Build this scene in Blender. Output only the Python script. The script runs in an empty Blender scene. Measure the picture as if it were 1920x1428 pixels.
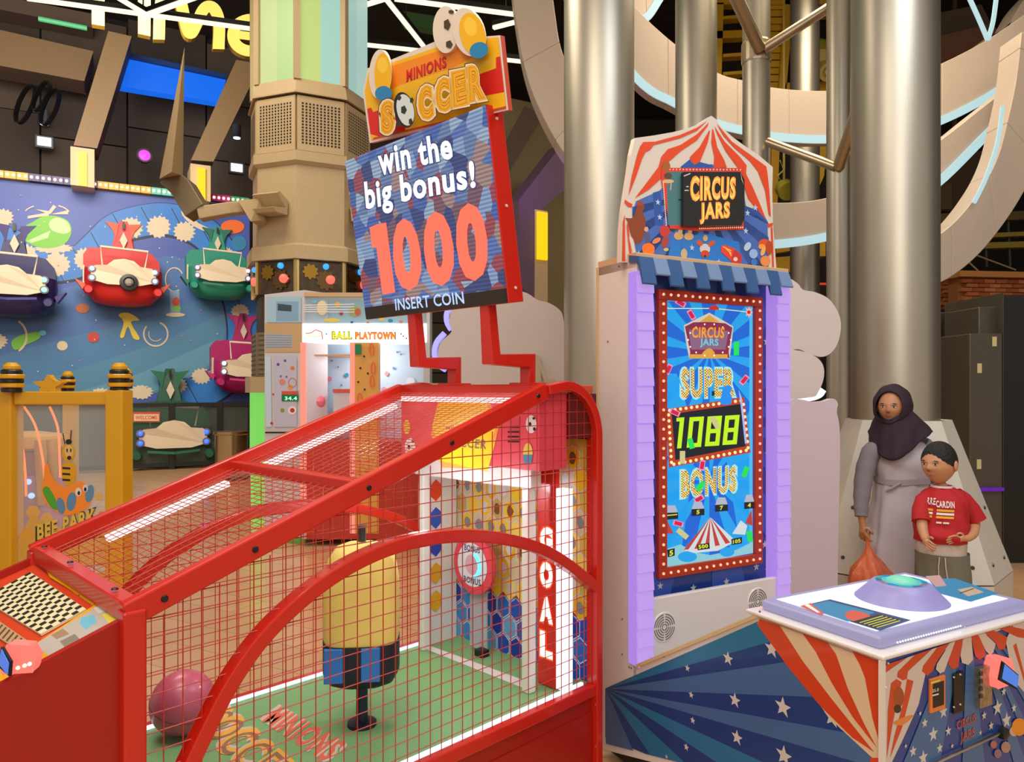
import bpy, bmesh, math, random
from mathutils import Vector, Matrix
random.seed(7)
SC = bpy.context.scene
COL = SC.collection
# ------------------------------------------------------------------ camera
F, UC, VH, H = 1370.0, 960.0, 728.0, 1.58
cam_d = bpy.data.cameras.new('camera'); cam = bpy.data.objects.new('camera', cam_d); COL.objects.link(cam)
cam.location = (0, 0, H); cam.rotation_euler = (math.pi/2, 0, 0)
cam_d.sensor_width = 36; cam_d.lens = 36*F/1920; cam_d.shift_y = -(714-VH)/1920; cam_d.clip_end = 200
SC.camera = cam
# ------------------------------------------------------------------ world, unseen area lights added to light the hall, exposure
w = bpy.data.worlds.new('world'); SC.world = w; w.use_nodes = True
bg = w.node_tree.nodes['Background']; bg.inputs[0].default_value = (1.0, .90, .78, 1); bg.inputs[1].default_value = .55
def area(loc, size, watt, col=(1, .88, .72), aim=None, sy=None):
    d = bpy.data.lights.new('added_area_light', 'AREA'); d.size = size; d.energy = watt; d.color = col
    if sy: d.shape = 'RECTANGLE'; d.size_y = sy
    o = bpy.data.objects.new('added_area_light', d); COL.objects.link(o); o.location = loc
    if aim: o.rotation_euler = (Vector(aim)-Vector(loc)).to_track_quat('-Z', 'Y').to_euler()
area((-1.2, 1.2, 5.6), 2.2, 150)
area((2.6, 2.0, 5.6), 2.2, 120, (.84, .92, 1))  # added cool light for the bluish side of the silver pillars
area((-6.5, 9.5, 6.6), 3.5, 520, (1, .9, .78), (-8, 15, 3))  # added to light the blue ride wall evenly
area((3.5, 7.5, 7.6), 3.0, 330, (1, .84, .62))
area((0.5, -3.5, 4.5), 3.5, 170, (1, .93, .85), (0.4, 3, 1.0))  # added light behind the camera
area((-3.5, 6.0, 6.8), 2.5, 230, (1, .86, .68))
SC.view_settings.view_transform = 'Standard'; SC.view_settings.look = 'None'
SC.view_settings.gamma = 1; SC.view_settings.use_curve_mapping = False
SC.view_settings.exposure = 0.0
# ------------------------------------------------------------------ helpers
Z = Vector((0, 0, 1))
def ray(u, v): return Vector(((u-UC)/F, 1, -(v-VH)/F))
def at(u, v, Y): return Vector((0, 0, H)) + ray(u, v)*Y
def lin(c):
    c = c/255.0
    return c/12.92 if c <= .04045 else ((c+.055)/1.055)**2.4
def hexc(h):
    if isinstance(h, str): h = h.lstrip('#'); return tuple(lin(int(h[i:i+2], 16)) for i in (0, 2, 4))
    return tuple(lin(x) for x in h)
MATS = {}
def M(name, col='888888', rough=.5, metal=0, emit=0, alpha=1, bump=0, var=0, coat=0, scale=25, trans=0, aniso=0):
    if name in MATS: return MATS[name]
    m = bpy.data.materials.new(name); m.use_nodes = True; MATS[name] = m
    nt = m.node_tree; b = nt.nodes['Principled BSDF']; c = hexc(col)
    b.inputs['Base Color'].default_value = (*c, 1); b.inputs['Roughness'].default_value = rough
    b.inputs['Metallic'].default_value = metal
    if emit:
        b.inputs['Emission Color'].default_value = (*c, 1); b.inputs['Emission Strength'].default_value = emit
    if alpha < 1: b.inputs['Alpha'].default_value = alpha
    if trans: b.inputs['Transmission Weight'].default_value = trans
    if coat: b.inputs['Coat Weight'].default_value = coat; b.inputs['Coat Roughness'].default_value = .08
    if aniso: b.inputs['Anisotropic'].default_value = aniso
    if bump or var:
        tc = nt.nodes.new('ShaderNodeTexCoord'); no = nt.nodes.new('ShaderNodeTexNoise'); no.inputs['Scale'].default_value = scale
        no.inputs['Detail'].default_value = 4; nt.links.new(tc.outputs['Object'], no.inputs['Vector'])
        if bump:
            bu = nt.nodes.new('ShaderNodeBump'); bu.inputs['Strength'].default_value = bump; bu.inputs['Distance'].default_value = .01
            nt.links.new(no.outputs['Fac'], bu.inputs['Height']); nt.links.new(bu.outputs['Normal'], b.inputs['Normal'])
        if var:
            mr = nt.nodes.new('ShaderNodeMapRange'); mr.inputs[1].default_value = .3; mr.inputs[2].default_value = .7
            mr.inputs[3].default_value = 1-var; mr.inputs[4].default_value = 1+var
            nt.links.new(no.outputs['Fac'], mr.inputs[0])
            mx = nt.nodes.new('ShaderNodeVectorMath'); mx.operation = 'SCALE'; mx.inputs[0].default_value = c
            nt.links.new(mr.outputs[0], mx.inputs['Scale']); nt.links.new(mx.outputs[0], b.inputs['Base Color'])
    return m
def E(name, col='ffffff', s=1.0):   # something that gives off light
    if name in MATS: return MATS[name]
    m = M(name, col, .4); b = m.node_tree.nodes['Principled BSDF']
    b.inputs['Base Color'].default_value = (*[x*.25 for x in hexc(col)], 1)
    b.inputs['Emission Color'].default_value = (*hexc(col), 1); b.inputs['Emission Strength'].default_value = s
    return m
ORG = {}
def setp(o, label=None, cat=None, group=None, kind=None):
    if label: o['label'] = label
    if cat: o['category'] = cat
    if group: o['group'] = group
    if kind: o['kind'] = kind
    return o
def root(name, loc, label, cat, group=None):
    o = bpy.data.objects.new(name, None); COL.objects.link(o); o.location = loc; o.empty_display_size = .1
    ORG[o.name] = Vector(loc); return setp(o, label, cat, group)
class Fr:
    def __init__(s, o, x, y=None, z=Z):
        s.o = Vector(o); s.x = Vector(x).normalized(); s.z = Vector(z).normalized()
        s.y = Vector(y).normalized() if y is not None else s.z.cross(s.x)
    def __call__(s, x, y, z): return s.o + s.x*x + s.y*y + s.z*z
WORLD = Fr((0, 0, 0), (1, 0, 0))
class Plane:      # a real plane in the scene: a to the right, b up, n towards the viewer
    def __init__(s, o, a, b=Z):
        s.o = Vector(o); s.a = Vector(a).normalized(); s.b = Vector(b).normalized(); s.n = s.a.cross(s.b).normalized()
        s.b = s.n.cross(s.a) if abs(s.a.dot(s.b)) < 1e-6 else s.b
    def st(s, u, v, d=0):
        r = ray(u, v); o = s.o + s.n*d; k = (o-Vector((0, 0, H))).dot(s.n)/r.dot(s.n)
        p = Vector((0, 0, H)) + r*k - o; ab = s.a.dot(s.b)
        return (p.dot(s.a), p.dot(s.b)) if abs(ab) < 1e-6 else (p.dot(s.a), p.dot(s.b))
    def P(s, x, y, d=0): return s.o + s.a*x + s.b*y + s.n*d
    def px(s, u, v, d=0):
        x, y = s.st(u, v, d); return s.P(x, y, d)
def smooth_px(pts, n=6, closed=False):
    P = [Vector(p) for p in pts]; out = []; L = len(P)
    rng = range(L if closed else L-1)
    for i in rng:
        p1, p2 = P[i], P[(i+1) % L]
        p0 = P[i-1] if (closed or i > 0) else p1*2-p2
        p3 = P[(i+2) % L] if (closed or i+2 < L) else p2*2-p1
        for k in range(n):
            t = k/n
            out.append(.5*((2*p1)+(p2-p0)*t+(2*p0-5*p1+4*p2-p3)*t*t+(3*p1-p0-3*p2+p3)*t*t*t))
    if not closed: out.append(P[-1])
    return out
class MB:
    def __init__(s): s.v = []; s.f = []; s.m = []; s.mats = []
    def mi(s, m):
        if m not in s.mats: s.mats.append(m)
        return s.mats.index(m)
    def add(s, vs, fs, m):
        o = len(s.v); s.v += [Vector(v) for v in vs]; k = s.mi(m)
        for f in fs: s.f.append([i+o for i in f]); s.m.append(k)
    def box(s, fr, x0, x1, y0, y1, z0, z1, m):
        vs = [fr(x, y, z) for z in (z0, z1) for y in (y0, y1) for x in (x0, x1)]
        s.add(vs, [(0, 2, 3, 1), (4, 5, 7, 6), (0, 1, 5, 4), (2, 6, 7, 3), (0, 4, 6, 2), (1, 3, 7, 5)], m); return s
    def prism(s, pts, vec, m, m2=None):
        n = len(pts); vec = Vector(vec); a = [Vector(p) for p in pts]
        s.add(a+[p+vec for p in a], [list(range(n)), list(range(2*n-1, n-1, -1))], m)
        s.add(a+[p+vec for p in a], [(i, (i+1) % n, n+(i+1) % n, n+i) for i in range(n)], m2 or m); return s
    def poly(s, pts, m): s.add(pts, [list(range(len(pts)))], m); return s
    def sweep(s, path, prof, m, up=Z, closed=False, cap=True, scl=None):
        P = [Vector(p) for p in path]; n = len(P); k = len(prof); vs = []
        up = Vector(up)
        for i, p in enumerate(P):
            if closed: t = (P[(i+1) % n]-P[i-1])
            else: t = P[min(i+1, n-1)]-P[max(i-1, 0)]
            t.normalize(); sd = t.cross(up)
            if sd.length < 1e-4: sd = t.cross(Vector((1, 0, 0)))
            sd.normalize(); uu = sd.cross(t)
            mi = 1.0
            if not closed and 0 < i < n-1:
                a = (P[i]-P[i-1]).normalized().dot((P[i+1]-P[i]).normalized()); mi = 1/max(.5, math.sqrt((1+a)/2))
            q = scl[i] if scl else 1
            for (x, y) in prof: vs.append(p + sd*x*q*mi + uu*y*q*mi)
        fs = []
        for i in range(n if closed else n-1):
            j = (i+1) % n
            for q in range(k): fs.append((i*k+q, i*k+(q+1) % k, j*k+(q+1) % k, j*k+q))
        if cap and not closed: fs += [list(range(k-1, -1, -1)), [(n-1)*k+q for q in range(k)]]
        s.add(vs, fs, m); return s
    def tube(s, path, r, m, n=8, closed=False, scl=None, up=Z):
        return s.sweep(path, [(r*math.cos(2*math.pi*i/n), r*math.sin(2*math.pi*i/n)) for i in range(n)], m, up, closed, True, scl)
    def bar(s, path, w, h, m, up=Z, closed=False):
        return s.sweep(path, [(-w/2, -h/2), (w/2, -h/2), (w/2, h/2), (-w/2, h/2)], m, up, closed)
    def lathe(s, c, prof, m, n=24, ax=Z, ref=None, cap=True, sx=1, sy=1):
        c = Vector(c); ax = Vector(ax).normalized()
        x = Vector(ref).normalized() if ref else (ax.orthogonal().normalized() if abs(ax.z) < .99 else Vector((1, 0, 0)))
        y = ax.cross(x); vs = []
        for (r, h) in prof:
            for i in range(n):
                a = 2*math.pi*i/n; vs.append(c+ax*h+x*(r*sx*math.cos(a))+y*(r*sy*math.sin(a)))
        fs = []
        for j in range(len(prof)-1):
            for i in range(n): fs.append((j*n+i, j*n+(i+1) % n, (j+1)*n+(i+1) % n, (j+1)*n+i))
        if cap: fs += [list(range(n-1, -1, -1)), [(len(prof)-1)*n+i for i in range(n)]]
        s.add(vs, fs, m); return s
    def ball(s, c, r, m, n=16, sx=1, sy=1, sz=1, fr=None):
        fr = fr or WORLD; c = Vector(c); rows = n//2; vs = []; fs = []
        for j in range(rows+1):
            p = math.pi*j/rows; p = min(max(p, .02), math.pi-.02)
            for i in range(n):
                a = 2*math.pi*i/n
                vs.append(c+fr.x*(r*sx*math.sin(p)*math.cos(a))+fr.y*(r*sy*math.sin(p)*math.sin(a))+fr.z*(r*sz*math.cos(p)))
        for j in range(rows):
            for i in range(n): fs.append((j*n+i, j*n+(i+1) % n, (j+1)*n+(i+1) % n, (j+1)*n+i))
        fs += [list(range(n-1, -1, -1)), [rows*n+i for i in range(n)]]
        s.add(vs, fs, m); return s
    def mesh(s, name, off=Vector((0, 0, 0)), smooth=None):
        me = bpy.data.meshes.new(name); me.from_pydata([v-off for v in s.v], [], s.f)
        for m in s.mats: me.materials.append(m)
        me.polygons.foreach_set('material_index', s.m)
        bm = bmesh.new(); bm.from_mesh(me); bmesh.ops.recalc_face_normals(bm, faces=bm.faces); bm.to_mesh(me); bm.free()
        if smooth:
            me.polygons.foreach_set('use_smooth', [True]*len(me.polygons)); me.set_sharp_from_angle(angle=math.radians(smooth))
        me.update(); return me
    def build(s, name, parent=None, kind=None, label=None, smooth=None, bevel=0, cat=None, group=None, origin=None, seg=2):
        off = ORG[parent.name] if parent else Vector(origin) if origin is not None else Vector((0, 0, 0))
        o = bpy.data.objects.new(name, s.mesh(name, off, smooth)); COL.objects.link(o)
        if parent: o.parent = parent
        else: o.location = off
        ORG[o.name] = off
        if bevel:
            b = o.modifiers.new('bevel', 'BEVEL'); b.width = bevel; b.segments = seg; b.limit_method = 'ANGLE'; b.angle_limit = math.radians(35)
        return setp(o, label, cat, group, kind)
TX = {}
def glyphs(body, bold):
    k = (body, bold)
    if k not in TX:
        c = bpy.data.curves.new('lettering', 'FONT'); c.body = body; c.offset = bold; c.resolution_u = 3; c.space_character = 1+bold*3
        o = bpy.data.objects.new('lettering', c); me = bpy.data.meshes.new_from_object(o)
        vs = [v.co.copy() for v in me.vertices]; fs = [list(p.vertices) for p in me.polygons]
        bpy.data.objects.remove(o); bpy.data.curves.remove(c); bpy.data.meshes.remove(me)
        x0 = min(v.x for v in vs); x1 = max(v.x for v in vs); y0 = min(v.y for v in vs); y1 = max(v.y for v in vs)
        TX[k] = ([((v.x-x0)/(x1-x0), (v.y-y0)/(y1-y0)) for v in vs], fs, (x1-x0)/(y1-y0))
    return TX[k]
def clip(poly, cl):
    def side(p, a, b): return (b[0]-a[0])*(p[1]-a[1])-(b[1]-a[1])*(p[0]-a[0])
    ar = sum(cl[i][0]*cl[(i+1) % len(cl)][1]-cl[(i+1) % len(cl)][0]*cl[i][1] for i in range(len(cl)))
    if ar < 0: cl = cl[::-1]
    out = list(poly)
    for i in range(len(cl)):
        a, b = cl[i], cl[(i+1) % len(cl)]; inp, out = out, []
        for j in range(len(inp)):
            p, q = inp[j-1], inp[j]; sp, sq = side(p, a, b), side(q, a, b)
            if (sp >= 0) != (sq >= 0):
                t = sp/(sp-sq); out.append((p[0]+(q[0]-p[0])*t, p[1]+(q[1]-p[1])*t))
            if sq >= 0: out.append(q)
        if not out: return []
    return out
class Print:      # flat print lying on a real plane: coordinates read off the photograph (px) or metres
    def __init__(s, pl, d=.002, step=.0007): s.pl = pl; s.d0 = d; s.d = d; s.step = min(step, .00004 if s.pl.o.y < 6 else .00025); s.mb = MB(); s.clipper = None; s.extra = None
    def st(s, p): return s.pl.st(p[0], p[1], s.d0)
    def up(s): s.d += s.step
    def setclip(s, pts): s.clipper = [s.st(p) for p in pts] if pts else None
    def pm(s, pts, m, hold=False):
        if not hold: s.up()
        if s.clipper: pts = clip(pts, s.clipper)
        for p in ([clip(pts, x) for x in s.extra] if s.extra and len(pts) >= 3 else [pts]):
            if len(p) >= 3: s.mb.poly([s.pl.P(x, y, s.d) for x, y in p], m)
    def p(s, pts, m, hold=False): s.pm([s.st(q) for q in pts], m, hold)
    def sp(s, pts, m, n=5): s.p([tuple(q) for q in smooth_px([(*q,) for q in pts], n, True)], m)
    def disc(s, c, rx, ry, m, n=20, rot=0, hold=False):   # ellipse, px
        r = math.radians(rot); s.p([(c[0]+rx*math.cos(a)*math.cos(r)-ry*math.sin(a)*math.sin(r), c[1]+rx*math.cos(a)*math.sin(r)+ry*math.sin(a)*math.cos(r)) for a in [2*math.pi*i/n for i in range(n)]], m, hold)
    def ring(s, c, rx, ry, w, m, n=24, a0=0, a1=360):
        s.up(); A = [math.radians(a0+(a1-a0)*i/n) for i in range(n+1)]
        for i in range(n):
            q = [(c[0]+(rx+k)*math.cos(a), c[1]+(ry+k)*math.sin(a)) for a, k in ((A[i], 0), (A[i+1], 0), (A[i+1], -w), (A[i], -w))]
            s.p(q, m, True)
    def star(s, c, r, m, n=5, rot=-90, inner=.42, hold=False):
        x, y = s.st(c); x1, _ = s.st((c[0]+r, c[1])); R = abs(x1-x)
        s.starm((x, y), R, m, n, rot, inner, hold)
    def starm(s, c, R, m, n=5, rot=-90, inner=.42, hold=False):
        s.pm([(c[0]+R*(1 if i % 2 == 0 else inner)*math.cos(math.radians(rot)+math.pi*i/n), c[1]-R*(1 if i % 2 == 0 else inner)*math.sin(math.radians(rot)+math.pi*i/n)) for i in range(2*n)], m, hold)
    def line(s, pts, wpx, m):
        s.up()
        for a, b in zip(pts[:-1], pts[1:]):
            d = Vector((b[0]-a[0], b[1]-a[1])); d.normalize(); nx, ny = -d.y*wpx/2, d.x*wpx/2
            s.p([(a[0]+nx, a[1]+ny), (b[0]+nx, b[1]+ny), (b[0]-nx, b[1]-ny), (a[0]-nx, a[1]-ny)], m, True)
    def text(s, body, quad, m, bold=.02, metres=False):   # quad: bl, br, tr, tl
        s.up(); vs, fs, _ = glyphs(body, bold); q = quad if metres else [s.st(p) for p in quad]
        def mp(a, b):
            return tuple(q[0][i]*(1-a)*(1-b)+q[1][i]*a*(1-b)+q[2][i]*a*b+q[3][i]*(1-a)*b for i in (0, 1))
        P = [mp(*v) for v in vs]
        s.mb.add([s.pl.P(x, y, s.d) for x, y in P], fs, m)
    def btext(s, body, quad, m, mo, bold=.03, grow=2.0):  # outlined lettering
        c = (sum(p[0] for p in quad)/4, sum(p[1] for p in quad)/4)
        g = [(p[0]+(grow if p[0] > c[0] else -grow), p[1]+(grow if p[1] > c[1] else -grow)) for p in quad]
        s.text(body, g, mo, bold+.035); s.text(body, quad, m, bold)
    def dots(s, body, quad, m, bold=.03, nx=40, ny=9, r=1.5):   # little bulbs inside lettering
        vs, fs, _ = glyphs(body, bold); q = [s.st(p) for p in quad]; s.up()
        tris = [(vs[f[0]], vs[f[k]], vs[f[k+1]]) for f in fs for k in range(1, len(f)-1)]
        c = lambda a, b, p: (b[0]-a[0])*(p[1]-a[1])-(b[1]-a[1])*(p[0]-a[0])
        R = r/F*3
        for i in range(nx):
            for j in range(ny):
                p = ((i+.5)/nx, (j+.5+(.25 if i % 2 else -.25))/ny)
                if any((lambda x, y, z: (x >= 0 and y >= 0 and z >= 0) or (x <= 0 and y <= 0 and z <= 0))(c(t[0], t[1], p), c(t[1], t[2], p), c(t[2], t[0], p)) for t in tris):
                    x, y = (q[0][k]*(1-p[0])*(1-p[1])+q[1][k]*p[0]*(1-p[1])+q[2][k]*p[0]*p[1]+q[3][k]*(1-p[0])*p[1] for k in (0, 1))
                    s.pm([(x+R*math.cos(2*math.pi*k/6), y+R*math.sin(2*math.pi*k/6)) for k in range(6)], m, True)
    def build(s, name, parent, **k): return s.mb.build(name, parent, **k)
def copy_tree(o, loc, label=None):
    r = o.copy(); COL.objects.link(r); r.location = loc; ORG[r.name] = Vector(loc)
    if label: r['label'] = label
    for ch in list(o.children):
        c = ch.copy(); COL.objects.link(c); c.parent = r
        for g in ch.children: d = g.copy(); COL.objects.link(d); d.parent = c
    return r
# ------------------------------------------------------------------ axes of the hall
AX = Vector((.88, .476, 0)).normalized(); BX = Vector((AX.y, -AX.x, 0))
red = M('red_paint', 'c4200f', .32, coat=.3, bump=.03, scale=60); black = M('black_plastic', '141414', .4); white = M('white_laminate', 'd9d2cc', .35, var=.03, coat=.2)
steel = M('steel', 'b8b2a8', .3, 1); cream = M('cream_paint', 'cdb285', .5, var=.05, bump=.04); chrome = M('chrome', 'c8c4bc', .18, 1)
dark = M('dark_brown_surface', '2c241d', .7, var=.15, scale=2)
glass = M('clear_glass', 'e8f0f0', .03, alpha=.10)
# ------------------------------------------------------------------ the hall itself
def floor_mat():
    m = M('polished_tan_floor', 'c4996c', .25, var=.05, scale=.9, coat=.2); nt = m.node_tree; b = nt.nodes['Principled BSDF']
    tc = nt.nodes.new('ShaderNodeTexCoord'); mp = nt.nodes.new('ShaderNodeMapping'); mp.inputs['Rotation'].default_value = (0, 0, .495)
    br = nt.nodes.new('ShaderNodeTexBrick'); br.inputs['Scale'].default_value = 1; br.inputs['Brick Width'].default_value = 1.2; br.inputs['Row Height'].default_value = .3
    br.inputs['Mortar Size'].default_value = .004; br.inputs['Color1'].default_value = (*hexc('cba077'), 1); br.inputs['Color2'].default_value = (*hexc('c3966c'), 1); br.inputs['Mortar'].default_value = (*hexc('a67c55'), 1)
    nt.links.new(tc.outputs['Object'], mp.inputs[0]); nt.links.new(mp.outputs[0], br.inputs[0]); nt.links.new(br.outputs[0], b.inputs['Base Color']); return m
MB().box(WORLD, -22, 22, -6, 26, -.1, 0, floor_mat()).build('floor', kind='structure')
MB().box(WORLD, -22, 22, -1.5, 26, 10.4, 10.6, dark).build('ceiling', kind='structure')
MB().box(WORLD, -22, 24, 24, 24.3, 0, 10.4, dark).build('wall_back', kind='structure')
MB().box(WORLD, 20, 20.3, -1, 24, 0, 10.4, dark).build('wall_right', kind='structure')
# left wall of big grey-brown panels, each its own piece
BW = Vector((-7.97, 15.2, 0))                      # foot of the aeroplane ride's back wall
WLo = BW - BX*2.6
wl_root = MB().box(Fr(WLo, AX, -BX), -14, 12, .12, .3, 0, 10.4, M('wall_gap', '1d1815', .8)).build('wall_left', kind='structure', origin=WLo)
pm_ = [M('wall_panel_%d' % i, c, .7, var=.12, scale=.8) for i, c in enumerate(('4c4136', '54483b', '453a31', '5b4d3f'))]
pf = Fr(WLo, AX, -BX)
for i in range(-5, 6):
    for j in range(7):
        k = (i*3+j*5) % 4; zz = .1+j*1.45+(0 if i % 2 else .5)
        MB().box(pf, i*1.75+.02, i*1.75+1.73, -.02*(k % 3), .12, zz, zz+1.42, pm_[k]).build('panel', wl_root)
PW = Plane(WLo, AX)
# slanting roof ribs that end in lamp boxes
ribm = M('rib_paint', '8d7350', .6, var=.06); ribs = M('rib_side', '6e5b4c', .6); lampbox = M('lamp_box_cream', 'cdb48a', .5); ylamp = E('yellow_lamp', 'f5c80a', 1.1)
def rib(label, front, Yt, box, lampq, side=None, depth=.9):
    pl = Plane(at(front[0][0], front[0][1], Yt), AX)
    b = pl.px(*front[-1]); r = root('roof_rib', b, label, 'roof beam', 'slanting roof ribs with yellow lamps')
    MB().prism([pl.px(*p) for p in front], -BX*-0+(-BX)*depth, ribm, ribs).build('beam', r, bevel=.02)
    q = [pl.px(*p, .06) for p in box]; lb = MB().prism(q, -BX*.75, lampbox).build('lamp_box', r, bevel=.015)
    MB().prism([pl.px(*p, .065) for p in lampq], BX*.05, ylamp).build('lamp', lb)
rib('slanting beige roof rib above the blue ride wall, left of the spike', [(203, 58), (247, 68), (182, 278), (138, 272)], 14.6, [(132, 274), (177, 280), (177, 352), (132, 346)], [(148, 285), (163, 287), (163, 350), (148, 348)])
rib('slanting beige roof rib beside the octagonal pillar', [(443, 112), (489, 120), (400, 303), (358, 300)], 15.6, [(357, 306), (395, 311), (395, 378), (357, 372)], [(370, 315), (385, 317), (385, 376), (370, 373)])
def point(loc, watt, col, rad=.1):
    d = bpy.data.lights.new('small_point_light', 'POINT'); d.energy = watt; d.color = col; d.shadow_soft_size = rad
    o = bpy.data.objects.new('small_point_light', d); COL.objects.link(o); o.location = loc
point(at(108, 262, 14.2), 14, (.75, .1, .8)); point((-1.5, 7.6, 1.9), 9, (.9, .95, 1)); point(at(1000, 330, 10.8), 8, (.5, .2, 1))
# horizontal beige beam, green tube, roof lights
pl = Plane(at(60, 100, 15.2), AX)
r = root('roof_beam', pl.px(60, 140), 'horizontal beige roof beam crossing the top left corner', 'roof beam')
MB().prism([pl.px(*p) for p in [(-60, 42), (175, 96), (158, 152), (-60, 112)]], -BX*.8, ribm, ribs).build('beam', r, bevel=.03)
pl = Plane(at(60, 40, 16.0), AX)
r = root('roof_beam', pl.px(60, 10), 'upper beige roof beam behind the yellow letters', 'roof beam')
MB().prism([pl.px(*p) for p in [(-60, -20), (175, 26), (175, 52), (-60, 6)]], -BX*.6, ribs).build('beam', r, bevel=.03)
green_t = E('green_tube', '52c07a', .9)
setp(MB().tube([at(72, 35, 15), at(163, 53, 15.4)], .05, green_t).build('tube_light', origin=at(72, 35, 15)), 'thin green tube light near the top left corner', 'light')
blue_l = E('blue_glow', '0a63e0', 1.05); cy_l = E('cyan_glow', '19a7d8', 1.0)
pl = Plane(at(320, 150, 16.2), AX)
r = root('skylight_box', pl.px(320, 190), 'glowing deep blue light box between the two roof ribs', 'light box')
MB().prism([pl.px(*p) for p in [(236, 108), (424, 150), (410, 192), (217, 160)]], -BX*.3, blue_l).build('diffuser', r)
MB().bar([pl.px(237, 104, .05), pl.px(424, 144, .05)], .1, .1, M('dark_blue_trim', '0b3b7d', .5)).build('trim', r)
pl = Plane(at(1000, 280, 13.5), AX)
r = root('skylight_box', pl.px(1000, 300), 'glowing cyan light box left of the thick silver pillar', 'light box')
MB().prism([pl.px(*p) for p in [(980, 256), (1090, 276), (1075, 312), (956, 293)]], -BX*.3, cy_l).build('diffuser', r)
MB().prism([pl.px(*p, .05) for p in [(978, 268), (1085, 284), (1076, 296), (968, 284)]], BX*.03, M('grey_louvre', '8a979c', .4)).build('louvre', r)
wl = E('white_spot', 'e8ffff', 1.6)
for (u, v, Y, lb) in ((83, 265, 16.1, 'small square white floodlight at far left above the blue wall'), (444, 314, 17.5, 'small square white floodlight beside the octagonal pillar')):
    p = at(u, v, Y); r = root('floodlight', p, lb, 'light', 'square white floodlights on the left wall'); f = Fr(p, AX, -BX)
    MB().box(f, -.17, .17, .02, .2, -.13, .13, M('grey_housing', '5d6468', .5)).build('housing', r); MB().box(f, -.13, .13, -.01, .02, -.09, .09, wl).build('lens', r)
for (u, v, Y, lb) in ((83, 232, 16.4, 'round white downlight just above the left square floodlight'), (444, 258, 17.4, 'round white downlight above the right square floodlight')):
    p = at(u, v, Y); r = root('downlight', p, lb, 'light'); MB().lathe(p, [(.1, .3), (.1, .05), (.13, 0)], M('grey_housing'), 12).build('housing', r); MB().lathe(p-Z*.02, [(.08, 0), (.08, .02)], wl, 12).build('lens', r)
p = at(271, 291, 16.3); r = root('spotlight', p, 'round magenta stage spotlight on the grey panelled wall', 'light')
MB().lathe(p-BX*.25, [(.1, 0), (.15, .1), (.16, .25)], black, 16, BX).build('housing', r); MB().lathe(p, [(.12, 0), (.1, .03), (.03, .05)], E('magenta_lamp', 'f03cf0', 2.0), 16, BX).build('lens', r)
p = at(62, 130, 14.9); r = root('ring_lamp', p, 'hanging dark metal hoops under the top left beam', 'hanging lamp')
for k, (u, v, rr) in enumerate(((48, 185, .42), (78, 170, .34), (94, 190, .4))):
    c = at(u, v+10, 14.9); MB().sweep([c+Vector((math.cos(a)*rr*.35, .2*math.sin(a), math.sin(a)*rr*1.1)) for a in [2*math.pi*i/24 for i in range(24)]], [(-.015, -.05), (.015, -.05), (.015, .05), (-.015, .05)], black, Vector((0, 1, 0)), True).build('hoop', r)
# bracket frame right of the score board
pl = Plane(at(1000, 400, 11.5), AX); vio = M('violet_grey_paint', '6a5468', .6)
r = root('wall_bracket', pl.px(1000, 560), 'violet grey angled wall bracket with a yellow lamp, right of the score screen', 'bracket')
MB().prism([pl.px(*p) for p in [(973, 375), (1060, 262), (1090, 262), (1090, 330), (1005, 400), (1005, 565), (975, 535)]], -BX*.5, vio).build('frame', r, bevel=.02)
MB().prism([pl.px(*p, .02) for p in [(1003, 392), (1027, 396), (1027, 566), (1003, 562)]], -BX*.3, lampbox).build('lamp_box', r)
MB().prism([pl.px(*p, .03) for p in [(1006, 397), (1024, 400), (1024, 488), (1006, 486)]], BX*.05, ylamp).build('lamp', r)
pl = Plane(at(1000, 400, 13.2), AX)
setp(MB().prism([pl.px(*p) for p in [(940, 180), (1100, 215), (1100, 640), (940, 640)]], -BX*.3, M('olive_cladding', '877a55', .6, var=.1, scale=1.5)).build('wall_panel', origin=pl.px(1000, 640)), 'olive beige wall cladding panel behind the thick silver pillar', 'wall panel')
# white LED lines on the ceiling
led = E('warm_white_led', 'ffe9c8', 1.5)
def ledline(label, a, b, z=6.4):
    A = Vector((0, 0, H)) + ray(*a)*((z-H)/ray(*a).z); B = Vector((0, 0, H)) + ray(*b)*((z-H)/ray(*b).z)
    r = root('led_line', A, label, 'light', 'straight LED lines under the ceiling')
    MB().bar([A+Z*.05, B+Z*.05], .07, .06, black).build('housing', r); MB().bar([A, B], .05, .04, led).build('tube', r); Mi = A.lerp(B, .5); MB().tube([Mi+Z*.08, Vector((Mi.x, Mi.y, 10.4))], .01, black, 6).build('hanger', r)
for lb, a, b in (('long LED line crossing the yellow letters', (50, -3), (470, 54)), ('LED line rising left from the joint over the letters', (275, 28), (215, -8)),
                 ('LED line rising right from the joint over the letters', (275, 28), (375, -8)), ('short LED line right of the pillar top', (600, 35), (728, -4)),
                 ('steep LED line running down behind the sign top', (722, -4), (795, 88)), ('LED line above the football on the sign', (740, -2), (972, 28)),
                 ('LED line passing behind the sign top', (686, 84), (1002, 118)), ('short LED line at the right edge of the sign', (925, 52), (972, 40))):
    ledline(lb, a, b)
pl = Plane(at(790, 35, 12.0), AX); r = root('ceiling_panel', pl.px(790, 35), 'dim green lit ceiling panel between the LED lines behind the sign top', 'ceiling panel')
MB().prism([pl.px(*p) for p in [(752, 20), (842, 34), (820, 56), (768, 46)]], -BX*.2, M('dim_green', '4d7a45', .6)).build('panel', r)
pl = Plane(at(970, 220, 13), AX); r = root('roof_rib', pl.px(960, 300), 'brown slanting roof rib between the score screen and the thick silver pillar', 'roof beam')
MB().prism([pl.px(*p) for p in [(985, 200), (1020, 215), (955, 320), (930, 300)]], -BX*.5, ribs).build('beam', r)
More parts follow.
